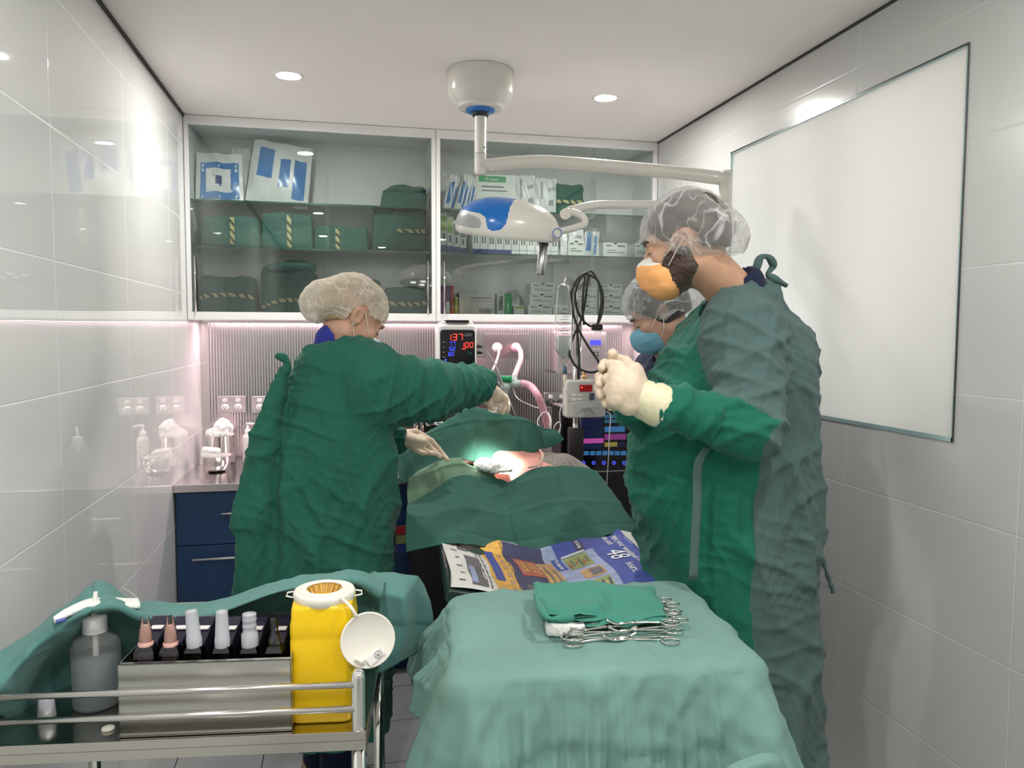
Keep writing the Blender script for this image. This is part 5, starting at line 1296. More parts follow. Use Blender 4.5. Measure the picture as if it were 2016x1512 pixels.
m = MB(); m.lathe([(.0, .0075), (.0028, .0075), (.003, .006)], n=12, T=LT @ Matrix.Translation((.016, -.026, 0))); m.lathe([(.0055, .0062), (.0065, .0070), (.0072, .0062)], n=18, T=LT @ Matrix.Translation((.016, -.026, 0))); m.build('latch_pin', M_grey, ld)
m = MB(); pts = spline([sbi @ P(672, 1178, y=1.385), sbi @ P(684, 1188, y=1.37), sbi @ P(694, 1200, y=1.36), sbi @ P(702, 1214, y=1.36)], 12)
m.tube([Vector(q) for q in pts], .003, 8); m.build('strap', M_milk, sb)
m = MB(); q = sbi @ P(706, 1310, y=1.345); q2 = sbi @ P(712, 1300, y=1.35); m.tube([q+Vector((0, 0, .004)), q2+Vector((0, 0, .003))], [.010, .007], 12); m.build('hinge_tab', M_milk, sb)
# steel rack (open box) with six dispensers
a, b = P(229, 1312, y=1.40), P(573, 1306, y=1.365)
rk = thing('steel_rack', 'low stainless rack holding six clear dispensers on the trolley', 'rack', (a.x, 1.405, FZ+.001), tr_rz)
Wk = (b.x-a.x)/math.cos(tr_rz); Hk = P(400, 1308, y=1.38).z-FZ
m = MB(); m.box(0, 0, .0, Wk, .002, Hk); m.box(0, 0, Hk-.002, Wk, .010, Hk); m.box(0, -.003, Hk*.66, Wk, 0, Hk*.68); m.box(0, -.003, Hk*.30, Wk, 0, Hk*.33); m.box(0, -.003, 0, Wk, 0, Hk*.03)
m.box(0, 0, 0, .002, .12, Hk); m.box(Wk-.002, 0, 0, Wk, .12, Hk*1.0); m.box(0, 0, 0, Wk, .14, .002)
m.add([(Wk-.002, .0, Hk), (Wk, .0, Hk), (Wk, .14, Hk+.05), (Wk-.002, .14, Hk+.05), (Wk-.002, .14, 0), (Wk, .14, 0)], [(0, 1, 2, 3), (2, 1, 5), (3, 4, 0), (3, 2, 5, 4)])
m.build('rack_body', steel('rack_steel', (.55, .54, .51), .30, (2, 30, 30), .15), rk)
m = MB(); m.box(0, .138, 0, Wk, .14, Hk+.03); m.build('back_plate', M_black, rk)
kinds = [('pink', 287, 1216), ('pink', 336, 1210), ('cone', 383, 1200), ('cone', 438, 1196), ('ribbed', 492, 1198), ('slim', 541, 1208)]
dl = ['clear dispenser with pink rubber teat, leftmost on the steel rack', 'clear dispenser with pink rubber teat, second from the left on the rack', 'dark dispenser with tilted frosted cone cap, third on the rack', 'dark dispenser with upright frosted cone cap, fourth on the rack', 'dark dispenser with ribbed frosted cap and lime label, fifth on the rack', 'dark dispenser with slim clear tube, nearest the yellow bin']
M_teat = mat('pink_teat', (.72, .42, .37), .35, sss=.1); M_frostcap = mat('frosted_cap', (.60, .62, .68), .3, trans=.3, sss=.05)
M_dark = glass('ink_dark_clear', (.22, .20, .32), 1.5, .04)
for k, (kd, px, py) in enumerate(kinds):
    base_ = P(px, 1300, y=1.425); bw = .031 if k > 1 else .034; wpx = .5
    d_ = thing('dispenser', dl[k], 'dispenser', (base_.x, 1.425, base_.z-.012), tr_rz, group='plastic dispensers in the steel rack')
    hb_ = .040; md = M_smoke if kd == 'pink' else M_dark
    # front housing and sloping rear body
    m = MB(); tp = .72; m.loft([[(-bw*.5, -.010, 0), (bw*.5, -.010, 0), (bw*.5, .012, 0), (-bw*.5, .012, 0)], [(-bw*.5, -.010, hb_*.72), (bw*.5, -.010, hb_*.72), (bw*.5, .014, hb_*.72), (-bw*.5, .014, hb_*.72)], [(-bw*.5*tp, -.006, hb_), (bw*.5*tp, -.006, hb_), (bw*.5*tp, .014, hb_), (-bw*.5*tp, .014, hb_)]], 0, True, False); m.build('housing', md, d_, bevel=.001)
    m = MB(); m.prism([(.012, .0), (.012, hb_), (.080, hb_+.022), (.090, hb_+.020), (.090, .03)], -bw*.48, bw*.48, 'x'); m.build('rear_body', mat('ink_plastic', (.02, .018, .035), .2), d_, bevel=.0015)
    m = MB(); m.box(-bw*.36, -.007, .002, bw*.36, .008, hb_*.6); m.build('cartridge', mat('cartridge_beige', (.42, .36, .30), .5) if kd == 'pink' else M_black, d_)
    m = MB(); hl = .004 if k < 1 else (.010 if k == 1 else (.008 if k < 4 else .016 if k == 4 else .011))
    m.box(-bw*.53, -.0115, -.003, bw*.53, -.009, hl); lb_ = m.build('label_strip', mat('strip_green', (.10, .42, .24), .5) if k < 2 else mat('strip_white', (.66, .70, .62), .5), d_)
    if k > 3: m = MB(); m.box(-bw*.28, -.0125, .000, bw*.05, -.0115, hl*.8); m.build('lime_square', M_clime, lb_); m = MB(); m.box(bw*.12, -.0125, .0, bw*.24, -.0115, hl*.8); m.build('dark_square', M_print, lb_)
    m = MB(); m.box(-bw*.2, .040, hb_+.012, bw*.40, .060, hb_+.014, T=Matrix.Identity(4)); m.build('tag', M_wplast, d_)
    Tk = Matrix.Translation((0, .002, hb_)) @ Matrix.Rotation(-R(4) if k == 2 else 0, 4, 'Y') @ Matrix.Scale(1.3, 4)
    m = MB()
    if kd == 'pink':
        m.lathe([(.0098, -.001), (.0098, .003), (.0080, .005), (.0078, .013), (.0068, .021), (.0045, .026), (0, .0275)], n=24, T=Tk); m.build('teat', M_teat, d_)
        m = MB(); m.lathe([(.0085, .004), (.0083, .02), (.006, .026), (.0052, .036), (.0052, .038)], n=24, T=Tk); m.build('clear_cap', M_clear, d_)
    elif kd == 'cone': m.lathe([(.0102, -.002), (.0102, .010), (.0095, .011), (.0078, .046), (.0072, .0475), (0, .048)], n=28, T=Tk); m.build('cone_cap', M_frostcap, d_)
    elif kd == 'ribbed': m.lathe([(.0112, -.001), (.0112, .016), (.0090, .019), (.0090, .025), (.0098, .027), (.0090, .029), (.0090, .034), (.0100, .036), (.0092, .038), (.0092, .042), (.0095, .044), (0, .045)], n=28, T=Tk); m.build('ribbed_cap', M_frostcap, d_)
    else: m.lathe([(.0085, -.001), (.0085, .010), (.0065, .013), (.0052, .020), (.0052, .038), (0, .038)], n=24, T=Tk); m.build('slim_tube', M_clear, d_)
# wash bottle half full
wb0 = P(177, 1409, z=FZ)
wb = thing('wash_bottle', 'frosted squeeze bottle with spout, half full, left on the trolley', 'bottle', (wb0.x, wb0.y+.045, FZ+.001))
M_frb = mat('frosted_bottle', (.72, .75, .75), .25, trans=.88, ior=1.12, alpha=1.); M_frb.node_tree.nodes['Principled BSDF'].inputs['Roughness'].default_value = .22
m = MB(); k_ = (wb0.y+.045)/CF; r0 = 42*k_; H0 = 132*k_
m.lathe([(0, 0), (r0*.9, 0), (r0*.98, .004), (r0*.97, H0*.3), (r0, H0*.75), (r0*.99, H0*.88), (r0*.85, H0*.97), (r0*.5, H0*1.03), (r0*.47, H0*1.06)], n=44); m.build('bottle', M_frb, wb)
m = MB(); m.lathe([(0, .002), (r0*.92, .004), (r0*.93, H0*.3), (r0*.95, H0*.70), (0, H0*.71)], n=40); m.build('liquid', mat('bluish_liquid', (.36, .44, .47), .3, trans=.45, ior=1.1), wb)
m = MB(); zc_ = H0*1.04; m.lathe([(r0*.5, zc_), (r0*.52, zc_+.002), (r0*.48, zc_+.004), (r0*.51, zc_+.006), (r0*.48, zc_+.009), (r0*.51, zc_+.012), (r0*.48, zc_+.015), (r0*.5, zc_+.028), (r0*.4, zc_+.032), (0, zc_+.033)], n=36); m.build('screw_cap', mat('milky_cap', (.70, .70, .70), .3, trans=.3), wb)
m = MB(); m.tube([(0, 0, zc_+.03), (.0, 0, zc_+.045), (.003, 0, zc_+.075)], [.007, .0055, .0035], 14); m.build('spout', mat('milky_spout', (.74, .75, .72), .3, sss=.1), wb)
m = MB(); m.cyl((0, 0, .01), (0, 0, H0), .005, 10); m.build('dip_tube', M_wplast, wb)
# second wash bottle on the far worktop (seen mirrored in the tiles)
wb2 = dup(wb, (-.24, 3.72, .901), label='small white squeeze bottle with bent spout on the worktop behind the left surgeon')
# small loose pieces
q = P(84, 1420, z=FZ); sm = thing('plastic_cone', 'small translucent cone standing on the trolley left of the bottle', 'cone', (q.x, q.y+.02, FZ+.0005))
m = MB(); m.lathe([(0, .036), (.0115, .036), (.013, .034), (.0155, .0), (.0145, 0), (.012, .033)], n=26); m.build('cap', M_frostcap, sm)
q = P(213, 1436, z=FZ); sm = thing('plastic_disc', 'tiny pale disc lying on the trolley tray under the lower rail', 'disc', (q.x, q.y, FZ+.0005))
m = MB(); m.lathe([(0, .004), (.010, .0035), (.0115, .0), (0, 0)], n=26); m.build('disc', M_milk, sm)
# trolley drape
drape('trolley_drape', 'teal drape bunched over the back of the steel trolley',
 [[(-60, 1450, 1.52), (40, 1420, 1.56), (100, 1400, 1.60), (160, 1390, 1.64), (240, 1385, 1.66), (330, 1380, 1.66), (430, 1375, 1.66), (520, 1370, 1.66), (600, 1370, 1.66), (680, 1365, 1.66), (730, 1360, 1.66)],
  [(-60, 1420, 1.46), (20, 1375, 1.50), (90, 1320, 1.60), (150, 1300, 1.64), (220, 1290, 1.66), (320, 1290, 1.67), (420, 1285, 1.67), (500, 1280, 1.67), (590, 1270, 1.67), (680, 1260, 1.67), (740, 1260, 1.66)],
  [(-60, 1410, 1.42), (10, 1368, 1.45), (75, 1295, 1.50), (140, 1240, 1.53), (215, 1212, 1.58), (290, 1224, 1.60), (400, 1222, 1.60), (450, 1212, 1.60), (560, 1175, 1.58), (690, 1155, 1.56), (750, 1182, 1.56)],
  [(-60, 1395, 1.40), (0, 1350, 1.42), (65, 1280, 1.46), (128, 1224, 1.50), (215, 1194, 1.52), (290, 1216, 1.54), (390, 1216, 1.53), (450, 1200, 1.53), (560, 1162, 1.50), (690, 1142, 1.48), (750, 1171, 1.49)],
  [(-60, 1350, 1.43), (0, 1318, 1.46), (70, 1256, 1.50), (135, 1204, 1.56), (205, 1170, 1.60), (280, 1198, 1.62), (380, 1202, 1.60), (460, 1188, 1.60), (560, 1156, 1.57), (690, 1136, 1.54), (755, 1160, 1.56)],
  [(-60, 1320, 1.50), (0, 1288, 1.54), (80, 1232, 1.60), (150, 1178, 1.66), (196, 1144, 1.70), (265, 1186, 1.72), (370, 1190, 1.70), (460, 1178, 1.70), (560, 1152, 1.67), (690, 1133, 1.62), (760, 1148, 1.65)],
  [(-60, 1360, 1.60), (0, 1320, 1.66), (80, 1260, 1.72), (150, 1220, 1.78), (200, 1200, 1.80), (270, 1230, 1.82), (370, 1240, 1.82), (460, 1240, 1.82), (560, 1230, 1.80), (690, 1220, 1.76), (765, 1220, 1.76)]],
  M_troll, nr=110, nc=180, amp=.007, seed=2., creases=[('u', .36, -.006, .01), ('v', .60, .003, .01)])
drape('trolley_drape', 'teal drape corner hanging off the right end of the trolley',
 [[(698, 1141, 1.68), (722, 1132, 1.69), (755, 1129, 1.70), (800, 1132, 1.71), (823, 1134, 1.72), (834, 1150, 1.76)],
  [(690, 1158, 1.60), (715, 1160, 1.60), (740, 1163, 1.60), (795, 1175, 1.59), (814, 1158, 1.68), (846, 1186, 1.76)],
  [(702, 1215, 1.62), (722, 1218, 1.60), (748, 1220, 1.595), (802, 1228, 1.60), (818, 1225, 1.72), (852, 1225, 1.78)],
  [(712, 1310, 1.63), (730, 1316, 1.615), (750, 1325, 1.61), (782, 1304, 1.62), (812, 1290, 1.74), (850, 1270, 1.80)]],
  M_troll, nr=60, nc=90, amp=.004, seed=5., lin=True, creases=[('u', .3, .006, .03), ('v', .7, -.004, .05)])
# white swab with blue edge on the drape, with its thread
o = drape('white_swab', 'white swab with blue edge lying on the bunched trolley drape',
 [[(108, 1226, 1.475), (135, 1212, 1.50), (168, 1198, 1.52), (205, 1192, 1.53), (240, 1196, 1.55), (276, 1196, 1.56)],
  [(106, 1218, 1.49), (130, 1202, 1.52), (165, 1188, 1.54), (200, 1183, 1.56), (240, 1186, 1.58), (274, 1188, 1.59)],
  [(112, 1214, 1.53), (140, 1196, 1.56), (175, 1182, 1.58), (208, 1179, 1.60), (240, 1180, 1.62), (272, 1180, 1.63)]], M_gauze, nr=24, nc=50, amp=.003, seed=8., solid=.006)
o['category'] = 'swab'
m = MB(); m.tube([Vector(q) for q in spline([P(110, 1224, y=1.468), P(118, 1222, y=1.470), P(128, 1219, y=1.478)], 8)], .0035, 8); o2 = m.build('blue_edge', mat('swab_blue', (.10, .12, .45), .6)); o2.parent = o
m = MB(); m.tube([Vector(q) for q in spline([P(200, 1203, y=1.515), P(210, 1195, y=1.525), P(219, 1186, y=1.545), P(222, 1180, y=1.57)], 12)], .0008, 6); o2 = m.build('thread', M_blackr); o2.parent = o
wire('loose_suture', 'thin clear suture arc standing up from the trolley drape', [P(240, 1156, y=1.64), P(255, 1165, y=1.63), P(268, 1176, y=1.62), P(275, 1190, y=1.60)], .0006, M_lgrey, 'suture')
# ================================================================== people
def skin_mat(name, col, red=(.55, .2, .15)):
    m = mat(name, col, .5, sss=.25, spec=.35); t = NT(m); v = t.coord((1, 1, 1)); f = t.noise(v, 22, 3)
    t.link(t.ramp(f, [(.3, [c*.90 for c in col]), (.7, [min(1, c*1.08) for c in col])]), t.b.inputs['Base Color'])
    t.link(t.bump(t.noise(v, 300, 2), .12, .001), t.b.inputs['Normal']); return m
M_skinM = skin_mat('skin_tan', (.56, .33, .22)); M_skinW = skin_mat('skin_fair', (.62, .36, .26)); M_skinN = skin_mat('skin_medium', (.50, .30, .22))
def hair_mat(name, col):
    m = mat(name, col, .55, sheen=.3); t = NT(m); f = t.noise(t.coord((90, 90, 300)), 1, 3)
    t.link(t.ramp(f, [(.3, [c*.5 for c in col]), (.7, [c*1.6 for c in col])]), t.b.inputs['Base Color']); t.link(t.bump(f, .8, .003), t.b.inputs['Normal']); return m
M_hairM = hair_mat('dark_brown_hair', (.045, .025, .015)); M_hairW = hair_mat('blond_hair', (.34, .22, .10)); M_hairN = hair_mat('near_black_hair', (.03, .02, .017))
M_beard = hair_mat('brown_beard', (.05, .024, .014))
def cap_mat(name, col, clear):
    m = bpy.data.materials.new(name); m.use_nodes = True; t = NT(m); t.n.remove(t.b); o = t.n['Material Output']
    tr = t.new('ShaderNodeBsdfTransparent'); tr.inputs[0].default_value = (.92, .92, .92, 1)
    d = t.new('ShaderNodeBsdfDiffuse'); d.inputs[0].default_value = tuple(col)+(1,); tl = t.new('ShaderNodeBsdfTranslucent'); tl.inputs[0].default_value = tuple(col)+(1,)
    mx = t.new('ShaderNodeMixShader'); mx.inputs[0].default_value = .3; t.link(d.outputs[0], mx.inputs[1]); t.link(tl.outputs[0], mx.inputs[2])
    v = t.coord((1, 1, 1)); n1 = t.noise(v, 9, 1, .5, 1.0); l1 = t.math('MAXIMUM', t.math('SUBTRACT', 1., t.math('MULTIPLY', t.math('ABSOLUTE', t.math('SUBTRACT', n1, .5)), 42.)), 0.)
    v2 = t.coord((1.4, 1.4, .6)); n2 = t.noise(v2, 16, 1, .5, .8); l2 = t.math('MAXIMUM', t.math('SUBTRACT', 1., t.math('MULTIPLY', t.math('ABSOLUTE', t.math('SUBTRACT', n2, .52)), 26.)), 0.)
    n3 = t.noise(v, 8, 3)
    fac = t.math('ADD', t.math('MULTIPLY', t.math('ADD', l1, t.math('MULTIPLY', l2, .6)), .55), t.math('ADD', 1-clear-.20, t.math('MULTIPLY', n3, .26)))
    lw = t.new('ShaderNodeLayerWeight'); lw.inputs[0].default_value = .35
    fac = t.math('MINIMUM', t.math('ADD', fac, t.math('MULTIPLY', lw.outputs['Facing'], .26)), .96)
    m2 = t.new('ShaderNodeMixShader'); t.link(fac, m2.inputs[0]); t.link(tr.outputs[0], m2.inputs[1]); t.link(mx.outputs[0], m2.inputs[2])
    t.link(m2.outputs[0], o.inputs[0])
    nb = t.bump(t.math('ADD', l1, l2), .6, .003); t.link(nb, d.inputs['Normal'])
    return m
M_capM = cap_mat('thin_white_net', (.80, .80, .80), .72); M_capW = cap_mat('cream_nonwoven', (.80, .74, .64), .36); M_capN = cap_mat('thin_grey_net', (.74, .76, .77), .66)
M_latex = noisy(mat('latex_glove', (.74, .60, .46), .42, sss=.15, spec=.4), 18, .06, .25, 60)
M_latexc = noisy(mat('latex_cuff', (.78, .72, .50), .42, sss=.1), 18, .08, .4, 40)
M_scrub = cloth('navy_scrubs', (.012, .018, .05), .3, 8)
M_royal = cloth('royal_blue_scrubs', (.03, .04, .28), .3, 8)
M_orange = cloth('orange_mask', (.86, .42, .16), .25, 16, (1, 1, .5)); M_maskw = mat('mask_white_band', (.80, .76, .72), .6)
M_bmask = cloth('blue_mask', (.16, .38, .50), .25, 14, (.6, 1, 2)); M_wmask = cloth('pale_blue_mask', (.55, .68, .72), .25, 14, (.6, 1, 2))
M_loop = mat('ear_loop', (.80, .72, .66), .6)

def loc_(p, c, Fm): return (p-np.asarray(c)) @ Fm
def head_d(q, s=1., male=True):
    q = q/s; ax = np.abs(q[:, 0]); qa = np.stack([ax, q[:, 1], q[:, 2]], 1)
    d = su(.03, ell(q, (0, -.018, .038), (.077, .100, .088)), ell(q, (0, .030, -.025), (.062, .062, .080)))
    jw = .052 if male else .045
    d = su(.025, d, cap(qa, (jw, .0, -.055), (.012, .074, -.095), .020, .017))
    d = su(.02, d, ell(q, (0, .078, -.088), (.024, .020, .020)))            # chin
    d = su(.012, d, cap(qa, (.010, .086, .024), (.036, .078, .024), .009, .009))  # brow
    d = su(.018, d, ell(qa, (.040, .062, -.022), (.022, .020, .018)))       # cheek bone
    d = su(.008, d, cap(q, (0, .090, .012), (0, .112, -.030), .0065, .0105))  # nose
    d = su(.006, d, ell(qa, (.010, .100, -.034), (.0075, .010, .007)))
    d = ss(.010, d, ell(qa, (.032, .102, .004), (.016, .016, .012)))       # eye socket
    d = su(.004, d, ell(qa, (.031, .077, .004), (.0135, .0125, .0115)))
    d = ss(.003, d, ell(qa, (.031, .091, -.0015), (.013, .004, .0015)))
    d = su(.006, d, ell(q, (0, .090, -.056), (.022, .010, .0055)), ell(q, (0, .088, -.067), (.019, .010, .006)))
    d = ss(.003, d, ell(q, (0, .101, -.0615), (.021, .006, .0016)))
    Re = frame(0, 0, R(18)) @ frame(0, R(-12))
    e = ell(qa, (.078, -.010, .002), (.008, .021, .033), Re); e = ss(.004, e, ell(qa, (.088, -.006, .004), (.008, .012, .020), Re))
    e = ss(.003, e, ell(qa, (.084, .002, -.006), (.006, .006, .008)))
    d = su(.006, d, e)
    return d*s
def body_fn(hc, Fm, s, male, neck, sh, hips, arms, legs, rt=.15):
    """one continuous body: head, neck, trunk, arms, legs"""
    hc = np.array(hc)
    nk0 = hc+Fm @ np.array([0, -.028*s, -.045*s])
    def fn(p):
        d = head_d(loc_(p, hc, Fm), s, male)
        nr = .058 if male else .045
        d = su(.03, d, cap(p, nk0, neck, nr, nr*1.08))
        sa, sb_ = np.array(sh[0]), np.array(sh[1]); mid = (sa+sb_)/2; hp_ = np.array(hips)
        d = su(.05, d, cap(p, sa*.9+sb_*.1, sb_*.9+sa*.1, .058, .058))
        ax = (sb_-sa)/np.linalg.norm(sb_-sa)
        d = su(.06, d, cap(p, mid-np.array([0, 0, .10]), mid*.45+hp_*.55, rt*.72, rt*.62, (ax, 1.35)), cap(p, hp_+np.array([0, 0, .04]), hp_-np.array([0, 0, .06]), rt*.72, rt*.75, (ax, 1.2)))
        for a, b, c in arms: d = su(.03, d, cap(p, a, b, .048, .040), cap(p, b, c, .040, .027))
        for a, b, c in legs:
            d = su(.03, d, cap(p, a, b, .078, .055), cap(p, b, c, .055, .036))
            f = np.array(c)+np.array([0, 0, -.02]); fw = Fm[:, 1].copy(); fw[2] = 0; fw /= np.linalg.norm(fw)
            d = su(.02, d, cap(p, f-fw*.03, f+fw*.13, .038, .030))
        return d
    return fn
def local_part(name, hc, Fm, fn, r, h, mats, parent, keep=None, post=None, mfun=None):
    """organic child fixed to a head; fn and keep work in head coordinates"""
    v, F = polymesh(fn, -np.array(r), np.array(r), h); n = normals(fn, v)
    if keep is not None:
        k = keep(v, n)[F].all(1); F = F[k]; used = np.unique(F); mp = -np.ones(len(v), int); mp[used] = np.arange(len(used)); F = mp[F]; v = v[used]; n = n[used]
    mi = mfun(v[F].mean(1)) if mfun else None
    if post: v = post(v, n)
    return link_mesh(name, (v @ Fm.T+np.array(hc)).tolist(), F.tolist(), mats, mi, None, parent, True)
def hw(hc, Fm, *q): return [Vector(np.array(hc)+Fm @ np.array(a)) for a in q]
def earhole(q, r_): return cap(np.stack([np.abs(q[:, 0]), q[:, 1], q[:, 2]], 1), (.06, -.006, -.004), (.12, -.006, -.004), r_)
def face_bits(root, hc, Fm, s, hairm, loops, maskpts=None):
    for sx in (-1, 1):
        m = MB(); m.tube(hw(hc, Fm, *[(sx*x*s, y*s, z*s) for x, y, z in ((.012, .097, .026), (.028, .096, .032), (.045, .082, .027))]), [.0035, .0045, .0025], 8); m.build('eyebrow', hairm, root, world=True)
        m = MB(); m.tube(hw(hc, Fm, *[(sx*x*s, y*s, z*s) for x, y, z in ((.019, .0905, -.000), (.031, .0925, -.003), (.043, .085, -.001))]), .0014, 6); m.build('eyelashes', M_black, root, world=True)
    for pts in loops:
        m = MB(); m.tube([Vector(q) for q in spline(hw(hc, Fm, *[tuple(np.array(a)*s) for a in pts]), 20)], .0013, 6); m.build('ear_loop', M_loop, root, world=True)
def glove(root, palm, fingers, cuff=None, name='glove', h=.0028, k=.006, mats=None, side=None, extra=()):
    """palm: list of (a, b, ra, rb[, squash]); fingers: (points, radii)"""
    allp = [np.array(q) for a in palm for q in a[:2]]+[np.array(q) for f in fingers for q in f[0]]
    lo = np.min(allp, 0)-.07; hi = np.max(allp, 0)+.07
    def fn(p):
        d = su(.015, *[cap(p, *a) for a in palm])
        for pts, rr in fingers:
            f = [cap(p, pts[i], pts[i+1], rr[i], rr[i+1]) for i in range(len(pts)-1)]
            d = su(k, d, su(.003, *f))
        return d
    def post(v, n):
        return v+n*(.0008*ridged(v*60, 2.5)+.0006*pn(v*70))[:, None]
    return org(name, fn, lo, hi, h, mats or M_latex, root, post)
def A(px, py, y): return np.array(P(px, py, y=y))
def column(p, zs, xl, xr, cy, ry, pw=2.4):
    z = p[:, 2]; o_ = np.argsort(zs); zs = np.array(zs)[o_]
    l = np.interp(z, zs, np.array(xl)[o_]); r_ = np.interp(z, zs, np.array(xr)[o_]); c = np.interp(z, zs, np.array(cy)[o_]); w_ = np.interp(z, zs, np.array(ry)[o_])
    rx = (r_-l)/2; u = (np.abs(p[:, 0]-(l+r_)/2)/rx)**pw+(np.abs(p[:, 1]-c)/w_)**pw
    d = (u**(1/pw)-1)*np.minimum(rx, w_)
    return np.maximum(d, np.maximum(zs[0]-z, z-zs[-1]))
def gown_post(seed, arms=(), vert=.012):
    def post(v, n):
        o_ = seed*5.3; wa = np.zeros(len(v)); da = np.zeros(len(v))
        for i, (a, b) in enumerate(arms):
            dd = cap(v, a, b, .115); w_ = np.clip(1-dd/.04, 0, 1); ax = (b-a)/np.linalg.norm(b-a)
            q = v-np.outer((v-a) @ ax, ax)*0
            ring = .007*crease(q, ax+np.array([.25, 0, .1]), 17 if i else 11, .8, 4., o_+i, 1.4, .3)+.005*crease(q, ax+np.array([-.5, .2, -.6]), 14, .8, 4., o_+i+3, 1.4, .2)+.004*crease(q, ax+np.array([.9, -.2, .8]), 19, .9, 5., o_+i+6, 1.4, .2)
            ring += .0025*crease(q, ax, 42, 1., 6., o_+9, 1.3, .2)
            da = np.where(w_ > wa, ring, da); wa = np.maximum(wa, w_)
        low = np.clip((1.38-v[:, 2])/.35, .25, 1)
        d = vert*low*(crease(v, (1, .5, .12), 6.5, .55, 1.6, o_, 1.2, .45)-.15)+vert*.6*low*crease(v, (1, -.6, -.15), 10, .6, 2., o_+4, 1.3, .3)
        d += .0065*crease(v, (.7, .2, .8), 8.5, .9, 3., o_+8, 1.5, .15)+.0065*crease(v, (-.7, .3, .75), 8.0, .9, 3., o_+13, 1.5, .12)
        d += .0045*crease(v, (.25, .2, 1.), 14, 1.1, 4., o_+19, 1.5, .1)+.003*crease(v, (.9, .1, .5), 22, 1.1, 5., o_+23, 1.4, .1)
        d += .0022*crease(v, (.2, .4, 1.), 36, 1.2, 6., o_+27, 1.3, .15)+.002*crease(v, (-.8, .4, .5), 34, 1.2, 6., o_+31, 1.3, .15)
        d = d*(1-wa)+da*wa-.004+.0025*pn(v*5+o_)
        return v+n*(d*1.45)[:, None]
    return post

# ------------------------------------------------------------------ right surgeon (bearded, standing in profile)
YM = 1.78
hcM = A(1378, 476, YM+.02)+np.array([.0, .085, 0]); FM = frame(R(-60), R(14), 0); sM = 1.03
man = thing('person', 'bearded person in two-tone green gown, clear cap and orange mask, gloved hands clasped', 'person', (1.03, 1.93, 0))
zL = [(1395, 590), (1345, 640), (1300, 700), (1283, 745), (1262, 800), (1243, 850), (1232, 900), (1229, 950), (1238, 1000), (1256, 1060), (1275, 1110), (1290, 1200), (1300, 1350), (1305, 1500), (1310, 1800)]
zR = [(1515, 580), (1560, 640), (1588, 700), (1598, 745), (1604, 800), (1608, 850), (1609, 900), (1608, 950), (1607, 1000), (1606, 1060), (1604, 1110), (1600, 1200), (1596, 1350), (1594, 1500), (1592, 1800)]
CYM = 1.93
colz = [A(a[0], a[1], CYM)[2] for a in zL]; colL = [A(a[0]+12, a[1], CYM)[0] for a in zL]; colR = [A(a[0]-24, a[1], CYM)[0] for a in zR]
shN, shF = A(1470, 655, 1.74)+np.array([0, .02, 0]), A(1440, 640, 2.12)
elN, wrN = A(1478, 842, 1.665), A(1298, 797, 1.70)
elF, wrF = A(1330, 850, 2.10), A(1240, 805, 1.84)
nkM = A(1450, 590, 1.90)
def fgm(p):
    ry = [.13, .19, .215, .22, .215, .21, .21, .21, .215, .22, .225, .23, .235, .24, .24]
    d = column(p, colz, colL, colR, [CYM]*15, ry)
    d = su(.06, d, cap(p, shN, shF, .085, .085), cap(p, A(1490, 612, 1.90), A(1530, 690, 1.92), .06, .11), cap(p, A(1432, 612, 1.82), A(1492, 590, 1.90), .045, .05))
    d = su(.035, d, cap(p, shN, elN, .098, .082), cap(p, shF, elF, .09, .075))
    d = su(.02, d, su(.03, cap(p, elN, wrN, .080, .050), cap(p, elF, wrF, .07, .048)))
    d = su(.01, d, cap(p, wrN+(elN-wrN)*.04, wrN+(elN-wrN)*.16, .055, .060))
    # neck opening
    d = ss(.008, d, cap(p, nkM+np.array([-.012, 0, -.01]), hcM+np.array([-.04, 0, -.02]), .068, .10))
    return d
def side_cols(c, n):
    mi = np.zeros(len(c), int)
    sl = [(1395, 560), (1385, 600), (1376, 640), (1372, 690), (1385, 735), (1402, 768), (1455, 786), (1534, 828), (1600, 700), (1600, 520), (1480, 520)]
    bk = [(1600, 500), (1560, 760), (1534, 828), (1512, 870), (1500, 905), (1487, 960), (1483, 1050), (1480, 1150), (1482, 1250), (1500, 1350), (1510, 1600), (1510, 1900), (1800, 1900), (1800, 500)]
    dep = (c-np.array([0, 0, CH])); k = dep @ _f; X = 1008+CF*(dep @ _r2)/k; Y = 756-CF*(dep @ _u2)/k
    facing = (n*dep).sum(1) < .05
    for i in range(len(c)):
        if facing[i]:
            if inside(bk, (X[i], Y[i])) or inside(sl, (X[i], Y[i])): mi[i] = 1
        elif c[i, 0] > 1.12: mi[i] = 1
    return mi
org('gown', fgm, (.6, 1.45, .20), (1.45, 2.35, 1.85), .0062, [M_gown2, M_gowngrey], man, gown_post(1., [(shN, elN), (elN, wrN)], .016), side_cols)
hipM = np.array([1.04, 1.93, .98])
bodM = body_fn(hcM, FM, sM, True, nkM+np.array([.03, .0, -.02]), (shN+np.array([0, .05, -.02]), shF-np.array([0, .05, .02])), hipM, [(shN+np.array([0, .03, -.02]), elN, A(1272, 788, 1.70)), (shF-np.array([0, .03, .02]), elF, wrF)],
               [((1.04, 1.83, .92), (1.02, 1.82, .50), (1.06, 1.82, .08)), ((1.04, 2.03, .92), (1.02, 2.04, .50), (1.06, 2.04, .08))], .165)
org('body', bodM, (.55, 1.4, -.02), (1.45, 2.4, 2.1), .0045, M_skinM, man)
def trousers(root, segs, mt, lo, hi):
    def fn(p): return su(.02, *[su(.03, cap(p, (a[0], a[1], .80), b, .084, .072), cap(p, b, (c[0], c[1], .07), .072, .062)) for a, b, c in segs])
    org('trousers', fn, lo, hi, .008, mt, root, lambda v, n: v+n*(.006*crease(v, (.3, .2, 1.), 9, .9, 3.))[:, None])
